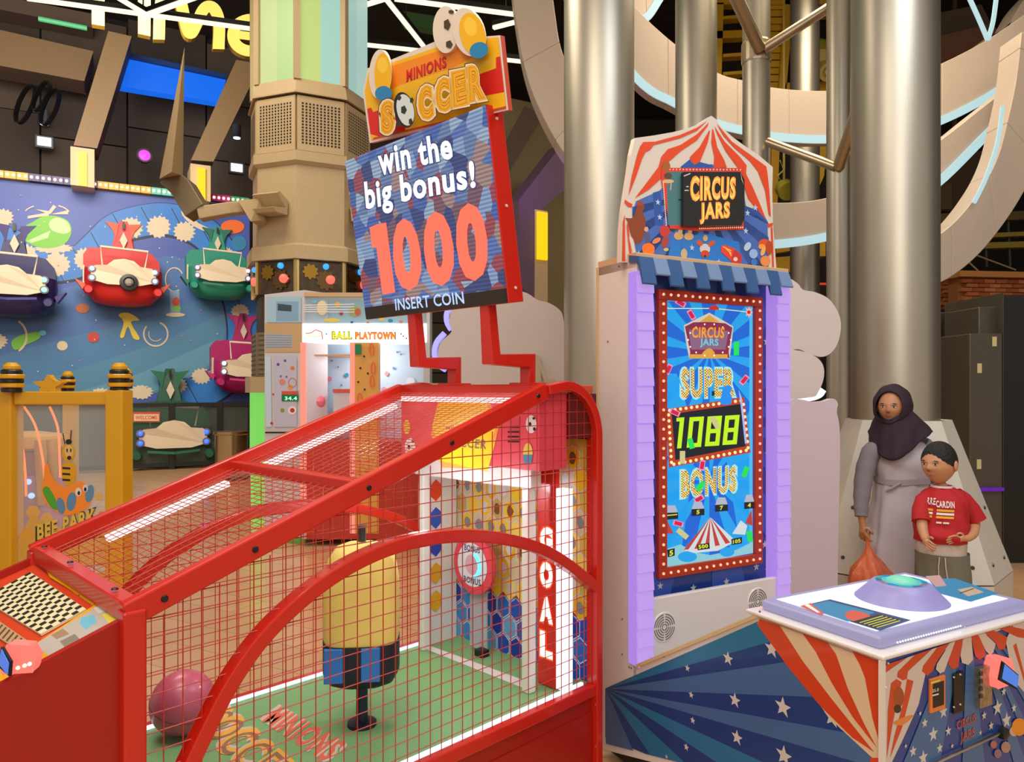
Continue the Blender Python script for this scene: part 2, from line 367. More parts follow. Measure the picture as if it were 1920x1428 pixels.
# big yellow lettering
pl = Plane(at(183, 48, 10.0), AX); r = root('lettering_sign', pl.px(183, 48), 'huge glowing yellow wall letters at the top left', 'sign')
ylet = E('yellow_letter', 'ffdd6a', 1.15); yret = M('yellow_return', '8a6a00', .5)
def letter(polys):
    mb = MB()
    for q in polys: mb.prism([pl.px(*p) for p in q], -BX*.12, ylet, yret)
    mb.build('letter', r)
letter([[(172, -60), (196, -60), (196, 49), (172, 45)], [(120, -75), (250, -55), (250, -35), (120, -55)]])
letter([[(259, -60), (283, -56), (282, 68), (259, 63)]])
c = [tuple(q) for q in smooth_px([(298, 74), (300, 20), (308, -20), (322, -28), (336, -8), (350, 50), (358, 62), (366, 50), (380, 20), (392, 12), (404, 20), (411, 45), (410, 92)], 5)]
ci = []
for i, q in enumerate(c):
    a = c[max(i-1, 0)]; b = c[min(i+1, len(c)-1)]; d = Vector((b[0]-a[0], b[1]-a[1])).normalized(); ci.append((d.y, -d.x))
mb = MB()
for i in range(len(c)-1):
    k = 11; q = [(c[i][0]+ci[i][0]*k, c[i][1]+ci[i][1]*k), (c[i+1][0]+ci[i+1][0]*k, c[i+1][1]+ci[i+1][1]*k), (c[i+1][0]-ci[i+1][0]*k, c[i+1][1]-ci[i+1][1]*k), (c[i][0]-ci[i][0]*k, c[i][1]-ci[i][1]*k)]
    mb.prism([pl.px(*p) for p in q], -BX*.12, ylet, yret)
mb.build('letter', r)
mb = MB(); N = 28; A = [math.radians(-8-i*(318/N)) for i in range(N+1)]
for i in range(N):
    q = [(470+(44+k)*math.cos(a), 66+(40+k)*math.sin(a)+(0)) for a, k in ((A[i], 0), (A[i+1], 0), (A[i+1], -21), (A[i], -21))]
    mb.prism([pl.px(*p) for p in q], -BX*.12, ylet, yret)
mb.prism([pl.px(*p) for p in [(440, 56), (508, 66), (508, 80), (440, 72)]], -BX*.12, ylet, yret); mb.build('letter', r)
# ------------------------------------------------------------------ aeroplane ride: printed back wall
PB = Plane(BW, AX); r = root('ride_backdrop', PB.px(235, 750), 'large blue back wall of the aeroplane ride painted with clouds', 'ride backdrop')
s0, t0 = PB.st(-80, 327); s1, t1 = PB.st(468, 384); tb = 1.28
bl_ = M('painted_blue', '4258a8', .45, var=.06, scale=.5); bf = Fr(BW, AX, -BX)
MB().box(bf, s0, s1, 0, .25, tb, t0, bl_).build('board', r)
MB().box(bf, s0, s1, .05, .3, 0, 1.28, M('ride_plinth', '3a362f', .5)).build('plinth', r)
pr = Print(PB, .004, .002)
sea = [M('painted_sea_%d' % i, c, .45) for i, c in enumerate(('3f6aa8', '4377a6', '4c82a4', '5c93ad'))]
pr.sp([(-60, 640), (60, 560), (200, 520), (330, 480), (420, 560), (425, 640), (390, 700), (200, 745), (-60, 745)], sea[0], 6)
pr.sp([(-60, 690), (100, 640), (260, 600), (400, 560), (424, 620), (390, 700), (200, 745), (-60, 745)], sea[1], 6)
pr.sp([(-20, 745), (120, 700), (300, 640), (415, 590), (422, 625), (385, 700), (300, 735), (100, 750)], sea[2], 6)
pr.sp([(120, 745), (260, 700), (400, 640), (415, 650), (370, 700), (250, 742)], sea[3], 6)
dk = M('track_edge', '182040', .5); cb = M('cloud_board_blue', '2c78c8', .45, var=.1, scale=3); cw = M('cloud_cream', 'd8c6a8', .5); cb2 = M('cloud_board_deep', '2a58a0', .45)
track = [tuple(q) for q in smooth_px([(-30, 440), (40, 470), (75, 497), (110, 500), (150, 490), (180, 465), (215, 432), (260, 417), (310, 412), (360, 425), (400, 455), (430, 510), (452, 580), (455, 650), (430, 700), (380, 735), (300, 745)], 8)]
def band(pts, wpx, m):
    pr.up()
    for i in range(len(pts)-1):
        a, b = pts[i], pts[i+1]; p0 = pts[max(i-1, 0)]; p3 = pts[min(i+2, len(pts)-1)]
        n1 = Vector((b[0]-p0[0], b[1]-p0[1])).normalized(); n2 = Vector((p3[0]-a[0], p3[1]-a[1])).normalized()
        pr.p([(a[0]-n1.y*wpx, a[1]+n1.x*wpx), (b[0]-n2.y*wpx, b[1]+n2.x*wpx), (b[0]+n2.y*wpx, b[1]-n2.x*wpx), (a[0]+n1.y*wpx, a[1]-n1.x*wpx)], m, True)
band(track, 32, dk); band([(x, y-2) for x, y in track], 29, cb)
for i in range(5, len(track)-1, 9): pr.line([(track[i][0]-14, track[i][1]-26), (track[i][0]+14, track[i][1]+26)], 1.5, dk)
random.seed(3)
def cloud(c, rx, ry, m=cw):
    n = 30; pr.p([(c[0]+rx*(1 if i % 2 else .72+.15*random.random())*math.cos(2*math.pi*i/n), c[1]+ry*(1 if i % 2 else .72+.15*random.random())*math.sin(2*math.pi*i/n)) for i in range(n)], m)
for c_ in ((5, 408, 22, 18), (50, 482, 20, 26), (107, 495, 26, 24), (158, 485, 20, 22), (100, 465, 40, 10), (245, 428, 24, 22), (297, 425, 24, 22), (346, 434, 22, 20), (424, 478, 14, 16), (450, 585, 18, 16), (378, 705, 20, 16), (330, 722, 22, 16), (265, 735, 24, 14), (190, 740, 22, 14), (-10, 640, 26, 16), (415, 668, 14, 14)): cloud(c_[:2], c_[2], c_[3])
gr = M('painted_lime', '6fbf2c', .45); gr2 = M('painted_pale_green', 'b7d694', .45)
pr.sp([(47, 425), (44, 443), (52, 455), (75, 464), (100, 464), (124, 455), (134, 435), (128, 415), (105, 405), (80, 406), (62, 416)], gr); pr.sp([(92, 418), (105, 408), (125, 415), (132, 432), (120, 438), (98, 432)], gr2); pr.p([(50, 452), (95, 432), (90, 446), (60, 455)], gr2)
for q in ([(52, 405), (92, 398), (92, 404), (52, 410)], [(66, 392), (94, 396), (92, 402)], [(90, 398), (100, 384), (106, 388), (94, 402)], [(94, 402), (128, 394), (128, 402)]): pr.p(q, cw)
pr.ring((88, 402), 44, 20, 2.5, cw, 14, 200, 235); pr.ring((88, 402), 44, 20, 2.5, cw, 14, 300, 345)
pr.disc((436, 425), 22, 13, M('painted_orange', 'f0702a', .45)); pr.disc((448, 456), 14, 14, M('painted_teal', '2f7fae', .45))
pr.sp([(340, 395), (352, 400), (372, 418), (400, 432), (392, 436), (365, 425), (345, 408)], cw)
pr.ring((327, 524), 18, 23, 2, cw, 22, 60, 330); pr.p([(318, 545), (320, 590), (338, 590), (336, 545)], M('painted_haze', '7d9cc0', .45)); pr.disc((329, 590), 18, 4, cw); pr.disc((330, 566), 7, 9, M('painted_red', 'c03a28', .45)); pr.disc((331, 578), 8, 5, gr)
pr.ring((292, 626), 24, 24, 3, cw, 26, -70, 220); pr.ring((292, 626), 14, 14, 1.5, cw, 18, 40, 200)
yl = M('painted_yellow', 'e8cf3a', .45); pr.sp([(222, 590), (240, 586), (262, 600), (245, 604), (262, 634), (250, 634), (240, 612), (232, 632), (225, 630), (232, 604)], yl, 3)
pr.disc((175, 632), 11, 10, M('painted_red')); pr.disc((155, 578), 13, 9, M('painted_rust', 'b5602a', .45)); pr.disc((117, 648), 10, 9, cw)
pr.sp([(22, 640), (40, 628), (72, 622), (74, 634), (50, 646), (28, 656)], gr); pr.disc((80, 624), 7, 5, M('painted_cyan', '5cc8e8', .4)); pr.ring((20, 630), 32, 34, 4, cw, 20, -60, 60)
for i in range(60):
    c = (random.uniform(-10, 440), random.uniform(350, 735)); pr.disc(c, 1.4, 1.4, cw if i % 3 else M('painted_pink', 'd86a9a', .45), 6, hold=True)
pr.build('painted_scene', r)
# coloured bulb strip on the wall's top edge: each coloured housing is a piece
cols = ('e0a818', 'e0a818', '3a2e6a', '3a2e6a', '3a2e6a', 'e0a818', 'e0a818', '5cc0b0', '5cc0b0', '2a2a60', 'c02a8a', '3aa070')
n = 26; edge0, edge1 = PB.px(-60, 327), PB.px(466, 384)
for i in range(n):
    a = edge0.lerp(edge1, i/n); b = edge0.lerp(edge1, (i+.96)/n); c = cols[i*len(cols)//n % len(cols)]; mb = MB()
    mb.bar([a+Z*.05+BX*.06, b+Z*.05+BX*.06], .16, .14, M('strip_'+c, c, .4)); mb.build('bulb_housing', r)
mb = MB()
for i in range(n*2): mb.ball(edge0.lerp(edge1, (i+.5)/(n*2))+Z*.05+BX*.15, .035, E('strip_bulb', 'ffd8c0', 1.5), 6)
mb.build('bulbs', r, kind='stuff')
# aeroplane-shaped ride cars
carcream = M('car_cream', 'd9c7aa', .4)
def ride_car(label, u, v, wpx, col, col2, lampc, face='flap', out=.5):
    P0 = PB.px(u, v, out); sc = wpx/138*1.42; m = M('car_'+col, col, .5, coat=.08); m2 = M('carb_'+col2, col2, .5)
    f = Fr(P0, AX, -BX); f2 = lambda x, y, z: f(x*sc, y*sc, z*1.22*sc)
    r = root('ride_car', P0, label, 'ride car', 'aeroplane ride cars in front of the blue wall')
    mb = MB(); rings = [(-.16, .40), (-.30, .48), (.0, .50), (.16, .46), (.22, .40)]; n = 20; V = []
    prof = [(-.30, .20, .16), (-.27, .36, .26), (-.18, .46, .34), (-.04, .49, .38), (.10, .49, .38)]
    for z, rx, ry in prof:
        for i in range(n):
            a = 2*math.pi*i/n; cx, cy = math.cos(a), math.sin(a); e = .7
            V.append(f2(rx*abs(cx)**e*(1 if cx > 0 else -1), ry*abs(cy)**e*(1 if cy > 0 else -1), z))
    fs = [(j*n+i, j*n+(i+1) % n, (j+1)*n+(i+1) % n, (j+1)*n+i) for j in range(4) for i in range(n)]
    mb.add(V, fs+[list(range(n)), [4*n+i for i in range(n)]], m); mb.build('hull', r, smooth=50)
    mb = MB(); mb.prism([f2(-.50, .1, .0), f2(-.50, .1, .28), f2(-.44, .1, .36), f2(-.16, .1, .38), f2(.16, .1, .38), f2(.36, .1, .34), f2(.46, .1, .24), f2(.48, .1, .0)], -BX*.28*sc, m); mb.build('seat_back', r, bevel=.04*sc)
    t = MB().prism([f2(-.19, .3, .28), f2(-.10, .34, .62), f2(-.05, .34, .74), f2(.05, .34, .74), f2(.10, .34, .62), f2(.16, .3, .28)], -BX*.16*sc, m).build('tail', r, bevel=.03*sc)
    MB().prism([f2(0, .29, .40), f2(.05, .29, .50), f2(0, .29, .60), f2(-.05, .29, .50)], BX*.02*sc, carcream).build('diamond', t)
    MB().prism([f2(-.015, .29, .64), f2(.015, .29, .64), f2(.015, .29, .72), f2(-.015, .29, .72)], BX*.02*sc, black).build('slot', t)
    for sg in (-1, 1): MB().prism([f2(sg*.06, .32, .70), f2(sg*.24, .32, .72), f2(sg*.14, .32, .62), f2(sg*.10, .32, .52)], -BX*.06*sc, m2).build('tail_fin', t, bevel=.01*sc)
    # windscreen panel and nose
    w = MB(); w.sweep([f2(x, -.36-.05*math.cos(x*4), 0) for x in (-.40, -.3, -.15, 0, .15, .3, .40)], [(-.02*sc, -.05*sc), (.02*sc, -.05*sc), (.02*sc, .08*sc), (-.02*sc, .08*sc)], carcream); w.prism([f2(-.40, -.38, .06), f2(-.34, -.40, .10), f2(-.2, -.41, .11), f2(-.12, -.41, .17), f2(0, -.41, .19), f2(.12, -.41, .17), f2(.2, -.41, .11), f2(.34, -.40, .10), f2(.40, -.38, .06), f2(.38, -.38, -.06), f2(.2, -.38, -.10), f2(-.2, -.38, -.10), f2(-.38, -.38, -.06)], BX*.05*sc, carcream); w.build('windscreen', r, bevel=.02*sc)
    if face == 'nose': MB().lathe(f2(.06, -.42, -.07), [(.12*sc, 0), (.11*sc, .07*sc), (.07*sc, .075*sc), (.06*sc, .03*sc)], black, 16, BX).build('nose_ring', r, smooth=40); MB().ball(f2(.06, -.45, -.07), .06*sc, M('grey_hub', '9a9088', .4), 10).build('hub', r)
    else: MB().bar([f2(-.30, -.42, -.13), f2(0, -.46, -.15), f2(.30, -.42, -.13)], .02*sc, .03*sc, m2).build('bumper', r)
    MB().tube([f2(-.26, -.30, .12), f2(-.28, -.30, .33), f2(.30, -.30, .31), f2(.26, -.30, .12)], .012*sc, M('rail_cream', 'e2d4c0', .3), 8, up=BX).build('hand_rail', r)
    lm = E('lamp_'+lampc, lampc, 1.6)
    for sg in (-1, 1):
        for dz in (.06, -.04):
            h = MB().lathe(f2(sg*.38, -.38, dz), [(.045*sc, 0), (.05*sc, .06*sc)], M('lamp_rim', '6a6470', .4), 12, BX).build('headlamp', r)
            MB().ball(f2(sg*.38, -.45, dz), .033*sc, lm, 8).build('lens', h)
        MB().lathe(f2(sg*.42, -.34, -.17), [(.06*sc, 0), (.065*sc, .09*sc), (.045*sc, .12*sc)], m, 12, BX).build('engine_pod', r, smooth=40)
        MB().prism([f2(sg*.46, -.12, -.08), f2(sg*.60, -.12, -.02), f2(sg*.50, -.12, -.14)], -BX*.2*sc, m2).build('wing', r, bevel=.01)
    MB().prism([f2(-.5, -.05, .14), f2(-.5, -.05, -.06), f2(-.5, .15, -.06), f2(-.5, .15, .14)], AX*.02*sc, carcream).build('side_badge', r)
    MB().bar([f2(0, .3, 0), PB.px(u, v, 0)], .1, .1, black).build('arm', r)
    return r
ride_car('bright red aeroplane ride car with a round black nose', 232, 525, 138, 'c8201c', 'd85a3a', 'b8c8ff', 'nose')
ride_car('teal green aeroplane ride car, upper right on the blue wall', 412, 520, 125, '1f8a72', '176a58', 'd8c0ff')
ride_car('navy aeroplane ride car with pale green lamps at far left', 22, 540, 145, '22205a', '3a2c7a', '9affc8')
ride_car('magenta aeroplane ride car partly behind the octagonal pillar', 462, 692, 135, 'a81260', 'c02a78', 'ffffff')
ride_car('dark green aeroplane ride car at floor level behind the glass barrier', 322, 818, 150, '17543a', '1f6a48', '3a6aff', out=.8)
# glass barrier with black frame in front of it
G0 = at(242, 883, 13.97); G0.z = 0; PG = Plane(G0, AX); gf = Fr(G0, AX, -BX)
r = root('glass_barrier', G0, 'black framed glass barrier in front of the green ride car', 'barrier')
sg = {k: PG.st(k, 800)[0] for k in (120, 322, 412, 470)}
for u in (120, 322, 412, 470): MB().box(gf, sg[u]-.055, sg[u]+.055, -.05, .05, 0, 1.30, black).build('post', r, bevel=.006)
MB().box(gf, sg[120], sg[470], -.03, .03, 1.22, 1.30, black).build('top_rail', r); MB().box(gf, sg[120], sg[412], -.03, .03, .05, .13, black).build('bottom_rail', r)
MB().box(gf, sg[120], sg[470], -.008, .008, .13, 1.22, M('smoked_glass', '5a6058', .04, alpha=.25)).build('glass_pane', r)
pn = Print(PG, .07, .003); r2 = root('notice', PG.px(275, 785, .06), 'small red bordered cream notice fixed to the glass barrier', 'notice')
MB().prism([PG.px(*p, .05) for p in [(249, 772), (300, 772), (300, 791), (249, 791)]], -BX*-.01, M('notice_red', 'c04838', .5)).build('plate', r2)
pn.p([(251, 776), (298, 776), (298, 789), (251, 789)], M('notice_cream', 'dcb890', .5)); pn.text('WELCOME', [(254, 786), (295, 786), (295, 779), (254, 779)], M('notice_red'), .02); pn.build('print', r2)
setp(MB().lathe(at(433, 880, 12.6)*1, [(.27, 0), (.27, .06), (.26, .07), (.26, .60), (.28, .62), (.28, .66), (.24, .66)], M('brushed_steel', 'b49a70', .3, 1), 24).build('litter_bin', smooth=40, origin=at(433, 880, 12.6)), 'round brushed steel litter bin beside the green lit pillar foot', 'litter bin')
# ------------------------------------------------------------------ octagonal pillar
OC = at(583, 728, 9.0); OC.z = 0; r = root('octagonal_pillar', OC, 'tall beige octagonal pillar with glowing pastel glass panes', 'pillar')
pc = M('pillar_beige', 'b39d78', .55, var=.03); pcd = M('pillar_shadow_gap', '554a38', .6)
def zz(v, Y=8.35): return H-(v-VH)/F*Y
def oc(i, R, z): a = math.radians(-90+2.5+45*i); return OC+Vector((R*math.cos(a), R*math.sin(a), 0))+Z*z
def octo(name, prof, m, parent=r, **k):
    mb = MB(); V = [oc(i, R, z) for R, z in prof for i in range(8)]
    mb.add(V, [(j*8+i, j*8+(i+1) % 8, (j+1)*8+(i+1) % 8, (j+1)*8+i) for j in range(len(prof)-1) for i in range(8)]+[list(range(8)), [(len(prof)-1)*8+i for i in range(8)]], m); return mb.build(name, parent, **k)
R0 = .72
octo('upper_ledge', [(R0*.98, zz(158)-.12), (R0*1.06, zz(182)+.02), (R0*1.06, zz(176)), (R0*1.0, zz(150))], pc)
octo('vent_core', [(R0*.97, zz(292)), (R0*.97, zz(182))], pcd)
octo('lower_ledge', [(R0*.99, zz(310)), (R0*1.05, zz(304)), (R0*1.05, zz(286)), (R0*1.0, zz(284))], pc)
octo('shaft', [(R0*1.08, zz(487)), (R0*1.08, zz(462)), (R0*.98, zz(456)), (R0*.98, zz(308))], pc)
octo('gear_core', [(R0*.94, zz(552)), (R0*.94, zz(487))], M('gear_backing', '3a2c20', .5))
octo('foot_shaft', [(R0*.92, 0), (R0*.92, zz(550))], M('foot_dark', '3b3225', .5))
hm = M('perforated_hole', '241c14', .8)
for i in range(-2, 3):     # perforated facets, each a piece with its holes
    a, b = oc(i, R0, 0), oc(i+1, R0, 0); pl = Plane(a+(b-a)*0, (b-a)); L = (b-a).length
    if pl.n.y > 0: continue
    z0, z1 = zz(284), zz(182); fr = Fr(a, (b-a), -pl.n)
    pp = MB().box(fr, .01, L-.01, -.01, .03, z0, z1, pc).build('perforated_panel', r)
    mb = MB(); nx, nz = 11, 14
    for ix in range(nx):
        for iz in range(nz):
            x = .05+(L-.1)*(ix+.5)/nx; z = z0+.07+(z1-z0-.14)*(iz+.5)/nz; h = .011; mb.poly([pl.P(x-h, z-h, .0115), pl.P(x+h, z-h, .0115), pl.P(x+h, z+h, .0115), pl.P(x-h, z+h, .0115)], hm)
    mb.build('holes', pp, kind='stuff')
    fr2 = Fr(oc(i, R0*.96, 0), b-a, -pl.n); L2 = L*.96; z0, z1 = zz(550), zz(489); p2 = Plane(oc(i, R0*.96, 0), b-a)
    gp = MB().box(fr2, .01, L2-.01, -.01, .02, z0, z1, M('gear_panel', '4d3d2c', .3, metal=.5, var=.3, scale=12)).build('gear_panel', r)
    def g(name, x, z, rr, m, teeth=0, h=.02):
        if teeth: MB().prism([p2.P(x+rr*(1 if (k//2) % 2 else .8)*math.cos(2*math.pi*k/(teeth*4)), z+rr*(1 if (k//2) % 2 else .8)*math.sin(2*math.pi*k/(teeth*4)), .011) for k in range(teeth*4)], p2.n*h, m).build(name, gp)
        else: MB().lathe(p2.P(x, z, .011), [(rr, 0), (rr*.9, h), (rr*.5, h*1.5)], m, 14, p2.n).build(name, gp, smooth=50)
    brass = M('brass', '9a7430', .35, 1); g('gear', .15*L2/.54, z0+.25, .09, brass, 9); g('gear', .33*L2/.54, z0+.16, .12, M('dark_brass', '6a5030', .4, .8), 10, .015)
    g('lamp', .38*L2/.54, z0+.17, .055, E('red_lamp', 'ff6a58', 1.3), 0, .04); g('lamp', .33*L2/.54, z0+.32, .036, E('blue_lamp', '3aa0e8', 1.3), 0, .03)
    for x in (.0, L2): MB().box(fr2, x-.02, x+.02, -.035, .02, z0, z1+.01, M('brass_bar', 'c0a468', .3, .9)).build('brass_bar', gp)
    # pastel glass panes above the ledge
    pcs = {0: ('c4dc86', 'a9d8cc'), 1: ('a8d2c8', 'b4d8d0'), -1: ('c8dc9a', 'b8d890'), 2: ('a0d8c8', 'a0d8c8'), -2: ('c8d890', 'b8c870')}[i]
    fr3 = Fr(oc(i, R0*.97, 0), b-a, -pl.n); L3 = L*.97
    for k in (0, 1): MB().box(fr3, L3*(.04+.46*k), L3*(.50+.46*k), -.004, .02, zz(152), 9.2, E('pane_'+pcs[k], pcs[k], .72)).build('glass_pane', r)
    MB().box(fr3, -.035, .035, -.04, .04, zz(152), 9.2, pc).build('mullion', r)
    MB().box(fr2, .02, L2-.02, -.03, .0, zz(705), zz(622), M('louvre_beige', '7a6a50', .5)).build('louvre', r)
    for k in range(9): MB().box(fr2, .02, L2-.02, -.035, -.03, zz(705)+.02+k*.056, zz(705)+.034+k*.056, pcd).build('slat_gap', r)
    MB().box(fr2, -.03, L2+.03, -.10, .0, zz(736), zz(706), pc).build('plinth_block', r)
    MB().box(fr2, 0, L2, -.05, .0, 0.0, zz(736), E('foot_lime', '7ee060' if i < 0 else '8edc70', .75)).build('glass_foot', r)
octo('core', [(R0*.9, zz(160)), (R0*.9, 9.3)], pc)
# bracket stubs and the spiked arms
def stub(a, b, i):
    pl = Plane(oc(i, R0, 0), oc(i+1, R0, 0)-oc(i, R0, 0)); mid = (oc(i, R0*.98, 0)+oc(i+1, R0*.98, 0))/2; x = (mid-pl.o).dot(pl.a)
    MB().prism([pl.P(x-.17, zz(378), 0), pl.P(x-.17, zz(405), .02), pl.P(x-.17, zz(406), .22), pl.P(x-.17, zz(398), .26), pl.P(x-.17, zz(392), .05), pl.P(x-.17, zz(370), .2), pl.P(x-.17, zz(366), .16)], pl.a*.34, pc).build('bracket', r, bevel=.006)
stub(0, 0, 1); stub(0, 0, -1)
r = root('spiked_arm', at(480, 395, 8.3), 'long beige metal spike on an elbowed arm fixed to the octagonal pillar', 'sculpture')
sp = M('spike_beige', 'ab9470', .45, var=.04); spd = M('spike_dark', '6f6048', .5)
Y = 8.2; tip = at(346, 88, Y)
B4 = [at(299, 335, Y-.1), at(322, 322, Y-.45), at(343, 330, Y), at(325, 330, Y+.35)]
mb = MB(); mb.add([tip]+B4, [(0, 1, 2), (0, 2, 3), (0, 3, 4), (0, 4, 1), (1, 2, 3, 4)], sp); mb.build('spike', r)
MB().sweep([at(318, 332, Y), at(345, 355, Y), at(372, 400, Y-.05)], [(-.12, -.1), (.12, -.1), (.12, .1), (-.12, .1)], spd, Vector((0, 1, 0)), scl=[.9, 1, 1]).build('elbow', r, bevel=.01)
MB().sweep([at(374, 402, Y-.05), at(430, 392, Y), at(492, 386, Y+.2)], [(-.09, -.07), (.09, -.07), (.09, .07), (-.09, .07)], sp, Z, scl=[1, .9, .9]).build('arm', r, bevel=.01)
mb = MB().prism([at(446, 375, 8.1), at(488, 372, 8.3), at(497, 412, 8.3), at(470, 415, 8.1), at(458, 395, 8.1)], Vector((0, .25, 0)), sp); mb.build('arm_bracket', r, bevel=.01)
# ------------------------------------------------------------------ prize machine by the pillar
PP = Plane(Vector((-2.073, 7.3, 0)), (1, .02, 0)); sc_ = 1
r = root('prize_machine', Vector((-1.6, 7.5, 0)), 'white prize machine with clear dome front and glowing name sign', 'arcade machine')
beige = M('machine_beige', 'c9a87c', .45); pk = E('coral_strip', 'f79480', .85); paleb = M('pale_blue_panel', 'b4cbe0', .4); lit = E('lit_sign', 'fff6f0', 1.35)
def box_px(name, u0, v0, u1, v1, d0, d1, m, parent=None, bevel=0, pl=None, kind=None):
    pl = pl or PP; x0, z1 = pl.st(u0, v0, d1); x1, z0 = pl.st(u1, v1, d1); fr = Fr(pl.o, pl.a, -pl.n)
    return MB().box(fr, min(x0, x1), max(x0, x1), -d1, -d0, z0, z1, m).build(name, parent or r, bevel=bevel, kind=kind)
box_px('cabinet_back', 572, 552, 806, 1010, -.9, -.62, paleb); box_px('cabinet_base', 572, 828, 806, 1010, -.6, -.02, M('base_red', 'b8382c', .4)); box_px('roof', 570, 548, 808, 556, -.8, .02, beige)
box_px('sign_box', 566, 606, 800, 642, -.3, .02, lit, bevel=.01); box_px('corner_post', 794, 556, 806, 1000, -.1, .0, M('post_pale', 'c8c8cc', .3)); box_px('corner_strip', 563, 642, 573, 1000, -.1, .02, pk)
box_px('divider_strip', 656, 642, 665, 1000, -.15, .0, pk); box_px('printed_divider', 665, 642, 710, 1000, -.12, -.01, M('divider_amber', 'd9a04a', .4)); box_px('inner_shelf', 574, 664, 656, 667, -.6, -.1, beige)
box_px('prize_box', 625, 733, 655, 790, -.45, -.2, M('prize_white', 'c8ccd8', .4)); box_px('prize_box_lid', 624, 729, 656, 735, -.46, -.18, M('prize_red', 'd05848', .4)); box_px('top_glass', 572, 556, 800, 605, -.02, 0, M('pale_glass', 'a8cce0', .05, alpha=.35)); box_px('top_back', 574, 556, 800, 605, -.5, -.3, M('top_pale', 'a8c8d8', .4))
MB().ball(PP.px(596, 752, -.2), .08, M('toy_pink', 'e87a90', .3), 12).build('toy', r)
# chamfered left side
PS = Plane(Vector((-2.585, 7.65, 0)), Vector((.512, -.35, 0)))
box_px('side_panel', 496, 552, 571, 1010, -.3, 0, M('side_pale', 'd0cdd4', .4), pl=PS)
q = Print(PS, .004); q.p([(497, 606), (566, 606), (566, 660), (497, 660)], beige); q.p([(497, 625), (548, 627), (548, 650), (497, 655)], M('grey_grille', 'a8b4c0', .4))
for k in range(6): q.line([(498, 628+k*4.5), (547, 629+k*4.2)], 1.2, M('grille_line', '8890a0', .5))
q.p([(500, 556), (565, 556), (565, 604), (500, 604)], M('side_sky', 'a8cbe0', .35)); q.p([(518, 565), (560, 565), (560, 602), (518, 602)], M('side_sky2', '86aed0', .35)); q.p([(521, 569), (547, 572), (547, 584), (521, 582)], M('side_navy', '3a4a5a', .35))
q.p([(497, 668), (508, 668), (510, 800), (499, 800)], M('side_blue_white', 'c8dcf4', .3)); q.p([(513, 668), (557, 668), (557, 800), (515, 800)], M('side_lilac', 'c4c4dc', .35))
for (u, v, rx, c) in ((522, 683, 3, '7a3a8a'), (535, 676, 2.5, '3a5ab0'), (549, 690, 4, 'e07a50'), (545, 726, 5, 'e8a040'), (530, 716, 6, 'e08a8a'), (530, 769, 4, '88a020'), (513, 739, 2, 'd03030'), (510, 793, 2.5, 'd03030'), (527, 705, 2, '3a8aa0'), (538, 706, 2, '8a4ab0')): q.disc((u, v), rx, rx, M('dot_'+c, c, .4), 10)
q.ring((549, 717), 8, 9, 1.2, M('dot_e07a50')); q.ring((549, 769), 8, 8, 3.5, M('print_white', 'f0ece8', .4)); q.disc((549, 769), 4, 4, M('dot_d03030')); q.p([(529, 733), (560, 733), (560, 739), (529, 739)], M('print_red', 'e05040', .4)); q.p([(529, 739), (560, 739), (560, 752), (529, 752)], M('print_green', '137a4a', .4)); q.text('34.4', [(535, 750), (558, 750), (558, 743), (535, 743)], E('green_digits', 'a0ffc8', 1.2), .03)
q.p([(498, 809), (540, 809), (540, 812), (498, 812)], black); q.build('side_print', r)
q = Print(PP, .022); og = E('sign_orange', 'f58a28', 1.0); yg = E('sign_yellow', 'e8e020', 1.0)
q.btext('BALL', [(623, 635), (659, 635), (659, 622), (623, 622)], yg, M('sign_green', '5a8a20', .5), .04, 1.2); q.btext('PLAYTOWN', [(667, 635), (741, 635), (741, 623), (667, 623)], og, M('sign_dark_orange', 'c05a10', .5), .04, 1.2)
q.line([(573, 625), (583, 624), (592, 618), (603, 622), (605, 636)], 1.6, M('print_red')); q.line([(574, 630), (600, 631)], 1.2, yg)
for (u, v, c) in ((752, 626, '3a6ad0'), (756, 630, 'd03a8a'), (762, 634, '8a4ab0'), (612, 626, '3a8aa0')): q.disc((u, v), 1.5, 1.5, M('dot_'+c, c, .4), 8)
for (u, v, rx, c, rr) in ((604, 577, 10, 'e8d8b0', 20), (633, 571, 5, 'e0b030', 8), (640, 587, 4, 'b02a4a', 6), (665, 583, 12, '9aa86a', 14), (671, 585, 6, 'c0603a', 10), (590, 565, 5, '6ac0d8', 5), (700, 594, 12, 'f0c820', 6), (732, 601, 5, '2a90c8', 5), (752, 603, 4, 'e08a8a', 4), (622, 600, 16, 'f0d050', 5), (660, 604, 3, '2a5ab0', 3), (690, 604, 3, 'e08050', 3), (715, 598, 5, 'f0d050', 4), (770, 598, 4, 'c08060', 4)): q.disc((u, v), rx, rr*.7, M('dot_'+c, c, .4), 12)
for k in range(4): q.line([(570, 572+k*4), (665, 570+k*5)], 1.5, M('print_white'))
ob = M('dot_b02a4a')
for (u, v) in ((683, 668), (676, 690), (690, 700), (672, 716), (700, 745), (684, 730)): q.disc((u, v), 2.2, 2.2, black, 8)
for (u, v) in ((697, 655), (700, 690), (698, 715), (675, 748)): q.ring((u, v), 5, 12, 2.5, M('dot_e05a2a', 'e05a2a', .4), 16, 90, 430)
q.p([(666, 645), (678, 645), (678, 664), (666, 664)], M('print_green')); q.build('front_print', r)
PI = Plane(PP.P(0, 0, -.6), PP.a); q = Print(PI, .002)
